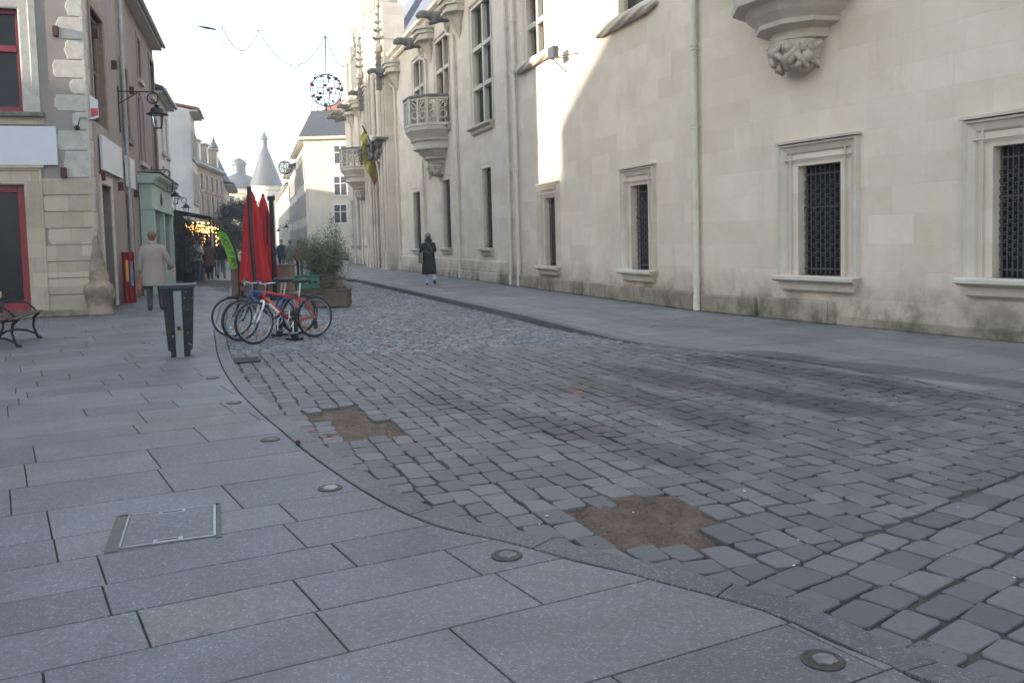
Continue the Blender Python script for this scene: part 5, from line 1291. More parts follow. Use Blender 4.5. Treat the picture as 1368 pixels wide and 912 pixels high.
# ------------------------------------------------------------------ bench
A = ground_at(22, 464.5); B_ = ground_at(50, 452); d = (B_-A).normalized()
back = Vector((-d.y, d.x, 0));
if back.x > 0: back = -back
t = empty('park_bench', A, 'slatted park bench with black iron legs at the left edge', 'bench')
Mb = Matrix((d, back, Vector((0,0,1)))).transposed().to_4x4(); Mb.translation = A
wood = simple('weathered_bench_slat', (0.07,0.042,0.034), 0.35, 0, 0.3, 12); L = (B_-A).length
woodp = simple('pale_yellow_slat', (0.62,0.50,0.30), 0.6, 0, 0.15, 9)  # paler yellow for the upper back slat
for x in (0.0, L):
    m = MB(); 
    m.tube([(x,-0.03,0.02),(x,0.0,0.06),(x,0.05,0.22),(x,0.03,0.36),(x,-0.03,0.43)], [0.030,0.022,0.019,0.024,0.026], 8)
    m.tube([(x,0.60,0.02),(x,0.56,0.06),(x,0.50,0.22),(x,0.50,0.36),(x,0.50,0.44),(x,0.58,0.85)], [0.030,0.022,0.019,0.022,0.022,0.018], 8)
    m.tube([(x,0.0,0.08),(x,0.15,0.15),(x,0.30,0.17),(x,0.45,0.15),(x,0.57,0.08)], 0.018, 8)
    m.tube([(x,-0.06,0.43),(x,0.25,0.41),(x,0.5,0.43)], 0.020, 8)
    m.tube([(x,-0.03,0.44),(x,0.10,0.60),(x,0.16,0.64),(x,0.30,0.655),(x,0.53,0.65)], 0.016, 8)
    m.ball((x,-0.04,0.02), 0.035, 8, 5, (1,1.2,0.6)); m.ball((x,0.61,0.02), 0.035, 8, 5, (1,1.2,0.6))
    m.build('end_frame', M['iron'], t, Mb, smooth=True)
for k in range(4):
    m = MB(); y = -0.08+k*0.14; m.box(-0.30, L+0.12, y, y+0.10, 0.445, 0.475); m.build('seat_slat', wood, t, Mb, bevel=0.008)
for k, (z, mt) in enumerate(((0.60, wood),(0.76, woodp))):
    m = MB(); y = 0.50+0.10*k*0.5; m.box(-0.30, L+0.12, y-0.03, y, z-0.05, z+0.05); m.build('back_slat', mt, t, Mb, bevel=0.008)
m = MB(); m.box(-0.28, L+0.1, 0.2, 0.22, 0.40, 0.44); m.build('under_rail', M['iron'], t, Mb)

# ------------------------------------------------------------------ bicycles
rub = simple('black_tyre_rubber', (0.025,0.025,0.026), 0.8, 0, 0.2, 20); alu = simple('silver_rim', (0.38,0.39,0.40), 0.35, 0.8, 0.1); chrome = simple('silver_parts', (0.5,0.5,0.5), 0.3, 0.8, 0.1)
bred = simple('red_bicycle_paint', (0.52,0.022,0.018), 0.3, 0, 0.08); bblue = simple('blue_bicycle_paint', (0.03,0.10,0.32), 0.35, 0, 0.1); bblack = simple('black_bicycle_paint', (0.02,0.02,0.022), 0.35, 0, 0.1)
bwhite = simple('white_bicycle_paint', (0.68,0.68,0.68), 0.35, 0, 0.05); sadm = simple('black_saddle', (0.02,0.02,0.02), 0.6); orange = simple('orange_reflector', (0.7,0.18,0.03), 0.4)
def bicycle(f, r, label, fm, forkm, style, tilt=0.0, fender=False):
    F = Vector((f[0], f[1], 0)); Rr = Vector((r[0], r[1], 0)); d = (F-Rr).normalized(); wb = 1.06; zr = road_z(F.x, F.y)
    t = empty('bicycle', ((F+Rr)/2 + Vector((0,0,zr))), label, 'bicycle', group='bicycles parked at the rack')
    side = Vector((-d.y, d.x, 0)); upv = (Vector((0,0,1)) + side*tilt).normalized(); side = upv.cross(d)
    T = Matrix((d, side, upv)).transposed().to_4x4(); c = (F+Rr)/2; T.translation = (c.x, c.y, zr)
    Rw = 0.33; xf, xr = 0.53, -0.53; fr = lambda x, z, y=0: (x, y, z)
    for x, nm in ((xf, 'front'), (xr, 'rear')):
        m = MB(); m.tube([(x+(Rw-0.022)*math.cos(q), 0, Rw+(Rw-0.022)*math.sin(q)) for q in [2*math.pi*j/40 for j in range(40)]], 0.021, 8, closed=True); wh = m.build('wheel', rub, t, T, smooth=True)
        m = MB(); rg = [[(x+rr*math.cos(2*math.pi*j/40), y, Rw+rr*math.sin(2*math.pi*j/40)) for j in range(40)] for rr, y in ((Rw-0.036,-0.013),(Rw-0.055,-0.012),(Rw-0.06,0),(Rw-0.055,0.012),(Rw-0.036,0.013))]
        m.loft(rg, caps=False); m.build('rim', alu, wh, T)
        m = MB()
        for j in range(28): q = 2*math.pi*j/28; m.tube([(x+0.02*math.cos(q+0.9), 0.025*(1 if j%2 else -1), Rw+0.02*math.sin(q+0.9)), (x+(Rw-0.05)*math.cos(q), 0, Rw+(Rw-0.05)*math.sin(q))], 0.0013, 3, caps=False)
        m.tube([(x,-0.05,Rw),(x,0.05,Rw)], 0.02, 8); m.build('spokes', alu, wh, T)
        m = MB(); m.box(x-0.1-0.022, x-0.1+0.022, -0.012, 0.012, 0.11, 0.15); m.build('reflector', orange, wh, T)
    bb = (-0.10, 0, 0.29); hd0, hd1 = (0.365, 0, 0.66), (0.325, 0, 0.80); st = (-0.26, 0, 0.74); ax = (xr, 0, Rw)
    m = MB(); m.tube([hd0, (0.34,0,0.745), hd1], 0.021, 10); m.tube([(0.345,0,0.70), bb], 0.022, 10)
    if style == 'step': m.tube([(0.35,0,0.72), (0.05,0,0.50), (-0.17,0,0.46)], 0.018, 8)
    else: m.tube([(0.33,0,0.78), (st[0]+0.015,0,st[2]-0.10)], 0.018, 10)
    m.tube([bb, (st[0],0,st[2]-0.06)], 0.018, 10)
    for y in (-0.055, 0.055): m.tube([bb, (-0.2,y,0.295), (xr,y,Rw)], 0.010, 6); m.tube([(st[0]+0.02,0,st[2]-0.14), (-0.33,y,0.62), (xr,y,Rw)], 0.009, 6)
    m.build('frame', fm, t, T, smooth=True)
    m = MB(); m.tube([(0.365,0,0.66),(0.372,0,0.635)], 0.026, 8)
    for y in (-0.062, 0.062): m.tube([(0.375,y*0.6,0.65),(0.392,y,0.60),(0.455,y,0.45)], 0.017, 8); m.tube([(0.44,y,0.49),(0.50,y,0.37),(xf,y,Rw)], 0.013, 8)
    m.build('fork', forkm, t, T, smooth=True)
    m = MB(); m.tube([(0.325,0,0.80),(0.308,0,0.87),(0.36,0,0.90)], 0.014, 8); m.tube([(0.30,-0.29,0.93),(0.34,-0.12,0.91),(0.36,0,0.90),(0.34,0.12,0.91),(0.30,0.29,0.93)], 0.012, 8); m.build('handlebar', chrome if style != 'black' else sadm, t, T, smooth=True)
    m = MB()
    for y in (-0.25, 0.25): m.tube([(0.305,y*0.85,0.928),(0.295,y*1.22,0.935)], 0.017, 8); m.tube([(0.33,y*0.8,0.92),(0.36,y*0.95,0.88)], 0.006, 5)
    m.build('grip', sadm, t, T)
    m = MB(); m.tube([(st[0],0,st[2]-0.06),(st[0]-0.035,0,0.90)], 0.014, 8); m.build('seat_post', chrome, t, T)
    m = MB(); m.loft([[(x, y*w_, 0.905+z) for y, z in ((-1,0.0),(-0.6,0.035),(0,0.045),(0.6,0.035),(1,0.0),(0,-0.02))] for x, w_ in ((-0.43,0.06),(-0.40,0.085),(-0.34,0.08),(-0.25,0.045),(-0.17,0.026),(-0.15,0.01))]); m.build('saddle', sadm, t, T, smooth=True)
    m = MB(); m.tube([(bb[0]+0.085*math.cos(q), 0.05, bb[2]+0.085*math.sin(q)) for q in [2*math.pi*j/20 for j in range(20)]], 0.007, 5, closed=True)
    for q in range(5): a = q*2*math.pi/5; m.tube([(bb[0],0.05,bb[2]),(bb[0]+0.08*math.cos(a),0.05,bb[2]+0.08*math.sin(a))], 0.007, 4)
    m.tube([(bb[0],0.06,bb[2]),(bb[0]+0.02,0.075,bb[2]-0.165)], 0.010, 6); m.tube([(bb[0],-0.06,bb[2]),(bb[0]-0.02,-0.075,bb[2]+0.165)], 0.010, 6)
    m.box(bb[0]-0.03,bb[0]+0.07,0.08,0.15,bb[2]-0.18,bb[2]-0.155); m.box(bb[0]-0.07,bb[0]+0.03,-0.15,-0.08,bb[2]+0.155,bb[2]+0.18)
    m.build('crankset', chrome, t, T)
    m = MB(); m.tube([(bb[0],0.05,bb[2]+0.085),(xr,0.05,Rw+0.035)], 0.004, 4); m.tube([(bb[0],0.05,bb[2]-0.085),(xr+0.02,0.05,0.16),(xr,0.05,Rw-0.035)], 0.004, 4); m.lathe([(0.045,-0.01),(0.045,0.01)], 14); m.box(xr-0.01,xr+0.05,0.04,0.06,0.14,0.26); m.build('chain', sadm, t, T)
    if fender:
        for x, a0, a1 in ((xr, 0.25, 2.6), (xf, 0.9, 3.0)):
            m = MB(); rg = []
            for k in range(13): q = a0+(a1-a0)*k/12; rg.append([(x+(Rw+0.018)*math.cos(q), y, Rw+(Rw+0.018-abs(y)*0.25)*math.sin(q)) for y in (-0.028,-0.01,0.01,0.028)])
            m.loft(rg, closed_ring=False, caps=False); m.build('mudguard', sadm, t, T)
    return t, T
t1_, T1 = bicycle((-3.93,12.62), (-3.16,13.42), 'red bicycle with a white fork, nearest the camera at the rack', bred, bwhite, 'mtb')
m = MB(); m.tube([(0.28,0.012,0.60),(0.12,0.012,0.45)], 0.0225, 8, caps=False); m.build('frame_decal', bwhite, t1_, T1)
m = MB(); m.tube([(-0.40,0,0.66),(-0.62,0,0.70),(-0.80,0,0.665)], [0.008,0.014,0.008], 6); m.build('rear_mudguard', sadm, t1_, T1)
t2_, T2 = bicycle((-4.30,13.10), (-3.55,13.92), 'blue bicycle with a yellow lock in the middle of the three at the rack', bblue, bblack, 'mtb', 0.04)
m = MB(); m.tube([(0.05,0.03,0.66),(-0.02,0.04,0.5),(-0.10,0.04,0.36)], 0.014, 6); m.build('lock_strap', simple('yellow_lock_strap', (0.55,0.38,0.03), 0.5), t2_, T2)
t3_, T3 = bicycle((-4.62,13.72), (-3.60,14.10), 'black bicycle with mudguards and a rear carrier, farthest at the rack', bblack, bblack, 'step', -0.05, True)
m = MB()
for y in (-0.06,0.06): m.tube([(-0.22,y,0.72),(-0.88,y,0.72)], 0.006, 5); m.tube([(-0.60,y,0.72),(-0.53,y,0.33)], 0.006, 5)
for x in (-0.35,-0.5,-0.65,-0.78,-0.88): m.tube([(x,-0.06,0.72),(x,0.06,0.72)], 0.005, 5)
m.build('carrier', bblack, t3_, T3)
m = MB(); Tc = T3 @ Matrix.Translation((-0.70,0,0.73)); w_, d_, h_ = 0.19, 0.15, 0.22
m.box(-w_,w_,-d_,d_,0,0.012)
for (x0,x1,y0,y1) in ((-w_,w_,-d_,-d_+0.012),(-w_,w_,d_-0.012,d_),(-w_,-w_+0.012,-d_,d_),(w_-0.012,w_,-d_,d_)): m.box(x0,x1,y0,y1,0,0.09); m.box(x0,x1,y0,y1,0.13,h_)
for x in (-w_+0.02,-w_*0.33,w_*0.33,w_-0.02):
    for y in (-d_,d_-0.012): m.box(x-0.02,x+0.02,y,y+0.012,0.09,0.13)
m.box(-w_-0.012,w_+0.012,-d_-0.012,d_+0.012,h_,h_+0.02)
cr = m.build('crate', simple('dark_green_plastic', (0.006,0.085,0.045), 0.45, 0, 0.15), None, Tc, bevel=0.003); tag(cr, 'dark green plastic crate carried behind the saddle of the farthest bicycle', 'crate')
m = MB(); m.box(-0.12,-0.02,-d_-0.018,-d_-0.013,0.10,0.13); m.box(0.1,0.2,-d_-0.018,-d_-0.013,0.10,0.13); m.build('label_strip', bwhite, cr, Tc)
# rack
for k, (x, y) in enumerate(((-3.42,13.05),(-3.85,13.75))):
    z = road_z(x,y); lab = ('low black iron bicycle stand under the red bicycle', 'low black iron bicycle stand hidden between the two farther bicycles')[k]
    m = MB(); m.tube([(0,-0.05,0.0),(0,-0.05,0.42),(0.03,0,0.48),(0,0.05,0.42),(0,0.05,0.0)], 0.03, 8); m.box(-0.09,0.09,-0.11,0.11,0.0,0.035)
    tag(m.build('bicycle_stand', M['iron'], None, Matrix.Translation((x,y,z)) @ Matrix.Rotation(0.8,4,'Z')), lab, 'bicycle stand')

# ------------------------------------------------------------------ planters, shrubs, trees
def leaves(name, mat, n, fn, size, parent, seed=0, M_=None, asp=0.45):
    rnd = random.Random(seed); m = MB()
    for i in range(n):
        c = fn(rnd)
        if c is None: continue
        c, tone = c; a = Vector((rnd.uniform(-1,1), rnd.uniform(-1,1), rnd.uniform(-0.5,1))).normalized(); s = size*rnd.uniform(0.6,1.3)
        b_ = a.cross(Vector((rnd.uniform(-1,1), rnd.uniform(-1,1), rnd.uniform(-1,1)))).normalized(); m.a = max(0, min(1, tone + rnd.uniform(-0.25, 0.25)))
        c = Vector(c); m.af([m.av(c), m.av(c+a*s*0.5+b_*s*asp*0.5), m.av(c+a*s), m.av(c+a*s*0.5-b_*s*asp*0.5)])
    return m.build(name, mat, parent, M_, attr='tone', recalc=False)
M['olive'] = leaf_mat('grey_green_leaves', (0.13,0.16,0.10), (0.045,0.062,0.035)); M['drygrass'] = leaf_mat('dry_brown_stems', (0.24,0.17,0.10), (0.10,0.07,0.045)); M['weed'] = leaf_mat('bright_green_weeds', (0.13,0.26,0.05), (0.06,0.13,0.03))
M['darkleaf'] = leaf_mat('dark_evergreen_leaves', (0.06,0.075,0.05), (0.018,0.026,0.018)); M['bark'] = simple('grey_brown_bark', (0.10,0.08,0.06), 0.95, 0, 0.3, 15, 0.5)
plank = simple('brown_planter_board', (0.11,0.082,0.066), 0.8, 0, 0.3, 6); plankl = simple('light_brown_planter_board', (0.24,0.165,0.11), 0.75, 0, 0.2, 5)
def planter(name, c, w_, d_, h_, rz, mat, label, rail=0.03):
    t = empty(name, c, label, 'planter', rz=rz); T = WM[t.name]
    for (x0,x1,y0,y1) in ((-w_,w_,-d_,-d_+0.04),(-w_,w_,d_-0.04,d_),(-w_,-w_+0.04,-d_+0.041,d_-0.041),(w_-0.04,w_,-d_+0.041,d_-0.041)):
        m = MB(); n = 3
        for k in range(n): m.box(x0,x1,y0,y1,0.03+(h_-0.03)*k/n+0.003,0.03+(h_-0.03)*(k+1)/n-0.003)
        m.build('side_board', mat, t, T, bevel=0.004)
    m = MB()
    for (x0,x1,y0,y1) in ((-w_-rail,w_+rail,-d_-rail,-d_+0.05),(-w_-rail,w_+rail,d_-0.05,d_+rail),(-w_-rail,-w_+0.05,-d_+0.051,d_-0.051),(w_-0.05,w_+rail,-d_+0.051,d_-0.051)): m.box(x0,x1,y0,y1,h_,h_+0.03)
    m.build('top_rail', mat, t, T, bevel=0.004)
    m = MB(); m.box(-w_+0.04,w_-0.04,-d_+0.04,d_-0.04,0.05,h_-0.06); m.build('soil', M['dirt'], t, T)
    return t, T
rzs = math.atan(0.32)
c = ground_at(434, 411); pz = road_z(c.x, c.y); c = Vector((c.x-0.05, c.y+0.5, pz))
planter('planter', c, 0.52, 0.36, 0.40, 0.05, plank, 'dark brown timber planter with a shrub behind the bicycles')
sh = empty('shrub', c + Vector((0,0,0.36)), 'grey green feathery shrub growing in the dark brown planter', 'shrub'); TS = WM[sh.name]
m = MB(); rnd = random.Random(6); tips = []
for i in range(16):
    x, y = rnd.uniform(-0.3,0.22), rnd.uniform(-0.2,0.2); pts = [(x*0.6,y*0.6,0)]; h = rnd.uniform(0.9,1.6)*(1-0.25*abs(x)/0.3); dx, dy = x*1.1+rnd.uniform(-.12,.16), y+rnd.uniform(-.15,.15)
    for k in range(1,7): t_ = k/6; pts.append((x*0.6+dx*t_+rnd.uniform(-.02,.02), y*0.6+dy*t_+rnd.uniform(-.02,.02), h*t_))
    m.tube(pts, [0.010*(1-k/8) for k in range(7)], 4); tips += [Vector(p) for p in pts[1:]]
    for k in range(2,7):
        for q in range(3): e = Vector(pts[k])+Vector((rnd.uniform(-.2,.2),rnd.uniform(-.2,.2),rnd.uniform(0.02,.2))); m.tube([pts[k], e], 0.003, 3); tips.append(e)
m.build('stem', M['bark'], sh, TS)
def f_olive(r):
    p = r.choice(tips); 
    return (p+Vector((r.gauss(0,.055),r.gauss(0,.055),r.gauss(0,.06))), 0.35+0.3*p.z) if p.z > 0.45 or r.random() < 0.35 else None
leaves('foliage', M['olive'], 11000, f_olive, 0.046, sh, 1, TS)
dg_ = leaves('dry_growth', M['drygrass'], 4200, lambda r: (Vector((r.gauss(0.02,.25), r.gauss(0,.2), abs(r.gauss(0.1,.40))+0.0)), 0.5), 0.08, sh, 2, TS, 0.15)
wd = leaves('weeds', M['weed'], 900, lambda r: (Vector((r.uniform(-.42,.42), r.uniform(-.3,.3), abs(r.gauss(0,.07)))), 0.6), 0.05, sh, 3, TS, 0.35)
mx = leaves('weed_tuft', M['weed'], 120, lambda r: (Vector((r.gauss(0,.12), r.gauss(0,.05), abs(r.gauss(0,.01)))), 0.6), 0.03, None, 4, Matrix.Translation((c.x+0.7, c.y-0.35, pz))); tag(mx, 'thin green weeds at the foot of the dark brown planter', 'weeds', kind='stuff')
mx = leaves('kerb_moss', M['weed'], 220, lambda r: (Vector((r.gauss(0,.03), r.uniform(-.9,.9), abs(r.gauss(0,.008)))), 0.35), 0.02, None, 5, Matrix.Translation((-4.45, 12.9, -0.02)) @ Matrix.Rotation(R(22),4,'Z')); tag(mx, 'green moss in the gutter along the kerb beside the bicycle wheels', 'moss', kind='stuff')
# terrace boxes under the parasols
c1 = ground_at(315, 396); c1 = Vector((-7.50, 24.55, 0.0))
planter('planter', c1, 0.56, 0.5, 0.82, 0.0, plankl, 'tall light brown timber planter box left of the red parasols')
c2 = at_depth(366, 353, 24.3); c2 = Vector((c2.x, 24.3, road_z(c2.x, 24.3)))
planter('planter', c2, 0.52, 0.28, 0.88, 0.0, plankl, 'tall light brown timber planter box behind the red bicycle saddle')
m = MB(); p = at_depth(319, 350, c1.y-0.3); m.box(-0.22,0.22,-0.15,0.15,0.0,0.16); o = m.build('plant_pot', M['iron'], None, Matrix.Translation((p.x, p.y, 0.853)), bevel=0.01); tag(o, 'black rectangular tray standing on the light brown planter at the foot of the green flag', 'tray')
def parasol(px_top, py_top, px_pole, Y, label, zb=0.5, r=0.24, pole=True):
    p = at_depth(px_top, py_top, Y); zt = p.z; z0 = road_z(p.x, Y); t = empty('parasol', (p.x, Y, z0), label, 'parasol', group='closed red parasols'); T = WM[t.name]; H = zt-z0
    m = MB(); n = 48; rings = []; rnd = random.Random(int(px_top))
    ph = [rnd.uniform(0.7,1.15) for _ in range(9)]
    for k in range(26):
        q = k/25; z = H-0.03-(H-zb)*q; rad = (0.03+(r-0.03)*q**0.62) * (0.96+0.06*math.sin(q*9))
        if 0.30 < q < 0.36: rad *= 1.10
        rings.append([(rad*(0.62+0.42*ph[j*9//n]*abs(math.sin(4.5*2*math.pi*j/n+q*1.2)))*math.cos(2*math.pi*j/n), rad*(0.62+0.42*ph[j*9//n]*abs(math.sin(4.5*2*math.pi*j/n+q*1.2)))*math.sin(2*math.pi*j/n), z+(0.12*abs(math.sin(4.5*2*math.pi*j/n)) if k == 25 else 0)) for j in range(n)])
    m.loft(rings); m.build('canopy', M['parasol'], t, T, smooth=True)
    m = MB(); m.lathe([(0.03,H-0.04),(0.045,H-0.02),(0.03,H+0.03),(0.005,H+0.05)], 10); m.build('finial', M['iron'], t, T)
    m = MB(); m.tube([(0,0,0.0),(0,0,H-0.05)], 0.024, 8); m.build('mast', M['iron'], t, T)
    if pole:
        m = MB(); dx = (px_pole[0]-px_top)/FPX*Y; m.tube([(0.0,-0.10,H+0.04),(dx*0.5,-0.38,H*0.5),(dx,-0.48,0.0)], 0.05, 8); m.build('outer_pole', M['iron'], t, T)
    m = MB(); m.box(-0.3,0.3,-0.3,0.3,0,0.06); m.build('base', M['iron'], t, T)
    return t
M['parasol'] = simple('red_parasol_cloth', (0.42,0.012,0.016), 0.8, 0, 0.12, 3, 0.1)
parasol(334, 252, (344, 370), 21.6, 'closed red parasol nearest the camera with a dark pole in front', 0.45, 0.40)
parasol(351, 261, (0,0), 23.2, 'closed red parasol partly hidden behind the nearer one', 0.55, 0.32, False)
m = MB(); p = at_depth(362, 262, 22.6); z0 = road_z(p.x, 22.6); m.tube([(0,0,0),(0,0,p.z-z0)], 0.062, 10); m.box(-0.08,0.08,-0.08,0.08,p.z-z0-0.12,p.z-z0); m.tube([(-0.10,-0.05,p.z-z0-0.4),(-0.14,-0.05,p.z-z0-1.3)], 0.03, 6); m.box(-0.3,0.3,-0.3,0.3,0,0.06)
tag(m.build('parasol_post', M['iron'], None, Matrix.Translation((p.x, 22.6, z0))), 'thick black post standing right of the red parasols', 'post')

# green feather banner
Yb = 24.6; pts = [(288,309.5),(293,307),(298,307.5),(303,311),(307,317),(311,326),(314.5,336),(317,346),(319,356)]; low = [(290,311),(293,318),(296.5,326),(300.5,334),(303.5,343),(306,352),(308.5,359),(312,360),(316,358)]
base = at_depth(319, 396, Yb-0.9); Yb = Yb-0.9; t = empty('feather_banner', (base.x, Yb, 0), 'curved lime green feather banner with dark lettering beside the planter', 'banner'); TB = WM[t.name]; TI = TB.inverted()
m = MB(); q = [TI @ at_depth(x, y, Yb) for x, y in pts]; ql = [TI @ at_depth(x, y, Yb+0.02*math.sin(i)) for i, (x, y) in enumerate(low)]
for i in range(len(q)-1):
    for th in (0, 0.006): m.quad(q[i]+Vector((0,th,0)), q[i+1]+Vector((0,th,0)), ql[i+1]+Vector((0,th,0)), ql[i]+Vector((0,th,0)))
m.build('cloth', simple('lime_green_cloth', (0.22,0.50,0.035), 0.7, 0, 0.06), t, TB)
m = MB(); m.tube([v+Vector((0,0,0.0)) for v in q]+[(0.02,0,0.4),(0.02,0,0.02)], [0.03]*len(q)+[0.02,0.02], 6); m.build('pole', M['iron'], t, TB)
m = MB(); m.box(-0.25,0.25,-0.2,0.2,0,0.05); m.build('foot', M['iron'], t, TB)
txtm = simple('dark_banner_lettering', (0.05,0.10,0.02), 0.7)
word = "L'HOPPAN"
for i, ch in enumerate(word):
    f_ = (i+0.7)/len(word)*(len(pts)-2); k = int(f_); r_ = f_-k; mid = lambda a: (q[a]+ql[a])/2
    P0 = mid(k).lerp(mid(k+1), r_); dirv = (mid(k+1)-mid(k)).normalized()
    cu = bpy.data.curves.new('letter', 'FONT'); cu.body = ch; cu.size = 0.20; cu.align_x = 'CENTER'; cu.align_y = 'CENTER'; cu.extrude = 0.002
    o = bpy.data.objects.new('tmp', cu); col.objects.link(o); dg = bpy.context.evaluated_depsgraph_get(); me = bpy.data.meshes.new_from_object(o.evaluated_get(dg)); bpy.data.objects.remove(o)
    me.materials.clear(); me.materials.append(txtm); me.name = 'letter'
    ang = math.atan2(dirv.z, dirv.x)
    Mx = TB @ Matrix.Translation(P0 + Vector((0,-0.02,0))) @ Matrix(((math.cos(ang),-math.sin(ang),0,0),(0,0,-1,0),(math.sin(ang),math.cos(ang),0,0),(0,0,0,1)))
    link('letter', me, t, Mx)

# wall lanterns
def lantern(W, s, z, arm, size, label, zoff=0.0):
    t = empty('wall_lantern', W.M @ Vector((s, 0, z)), label, 'lantern', group='black lanterns on scrolled wall brackets'); T = W.at(s, 0, z); S = size
    m = MB(); m.box(-0.03,0.03,0.0,0.03,-1.1*S,0.14*S); ea = arm-0.10*S
    sp = [(0,arm-0.16*S+0.16*S*math.cos(q)*(1-0.13*i/6), -0.17*S+0.17*S*math.sin(q)*(1-0.13*i/6)) for i, q in enumerate([math.pi/2-0.5*math.pi*k/3 for k in range(13)])]
    m.tube([(0,0.02,0),(0,ea*0.6,0.0)]+[(0,arm-0.16*S,0.0)]+sp[1:], 0.018*max(1,S), 6); m.tube([(0,0.02,-0.33*S),(0,arm*0.5,-0.02)], 0.014, 6)
    m.tube([(0,arm*0.52,-0.03*S),(0,arm*0.55,-0.08*S),(0,arm*0.50,-0.08*S)], 0.012, 5)
    m.build('bracket', M['iron'], t, T)
    Tl = T @ Matrix.Translation((0, arm-0.05*S, -0.62*S)); k = S
    m = MB(); m.tube([(0,0,0.27*k),(0,0,0.36*k)], 0.008, 4); m.lathe([(0.035*k,0.27*k),(0.09*k,0.255*k),(0.035*k,0.24*k),(0.07*k,0.215*k),(0.16*k,0.16*k),(0.20*k,0.06*k),(0.30*k,0.02*k),(0.29*k,0.0),(0.19*k,0.0)], 8, a0=R(22.5)); m.build('hood', M['iron'], t, Tl)
    m = MB()
    for j in range(4):
        a = math.pi/4+j*math.pi/2; m.tube([(0.19*k*math.cos(a),0.19*k*math.sin(a),0.0),(0.125*k*math.cos(a),0.125*k*math.sin(a),-0.36*k)], 0.009*k+0.003, 4)
    m.tube([(0.125*k*math.cos(math.pi/4+j*math.pi/2),0.125*k*math.sin(math.pi/4+j*math.pi/2),-0.36*k) for j in range(4)], 0.014*k, 4, closed=True); m.build('cage', M['iron'], t, Tl)
    m = MB(); m.loft([[(r_*math.cos(math.pi/4+j*math.pi/2), r_*math.sin(math.pi/4+j*math.pi/2), zz) for j in range(4)] for r_, zz in ((0.175*k,-0.005),(0.118*k,-0.35*k))]); m.build('glass', M['lampglass'], t, Tl)
gl = NT('clear_lamp_glass'); gl.b.inputs['Transmission Weight'].default_value = 1.0; gl.b.inputs['Roughness'].default_value = 0.05; gl.b.inputs['IOR'].default_value = 1.05; gl.base((0.9,0.92,0.95)); M['lampglass'] = gl.m
s, z = LS.hit(157, 122); lantern(LS, s, z, 1.02, 1.0, 'large black lantern on a long scrolled bracket nearest the camera, beside the grey downpipe')
for (X_, px, py, arm, S, lab) in ((0, 202, 227, 0.62, 0.78, 'black lantern above the green shopfront cornice, second along the street'), (0, 214, 246, 0.55, 0.78, 'black lantern on the white house wall, third along the street'), (0, 233, 264, 0.5, 0.75, 'black lantern above the start of the terrace awning, fourth along the street')):
    s, z = LS.hit(px, py); lantern(LS, s, z, arm, S, lab)
for px, py, W, lab in ((392, 322, RG, 'small dark lantern on the far right row, nearer of two'), (380, 330, RH, 'small dark lantern on the far right row, farther of two')):
    s, z = W.hit(px, py); lantern(W, s, max(4.0, z), 0.8, 1.3, lab)

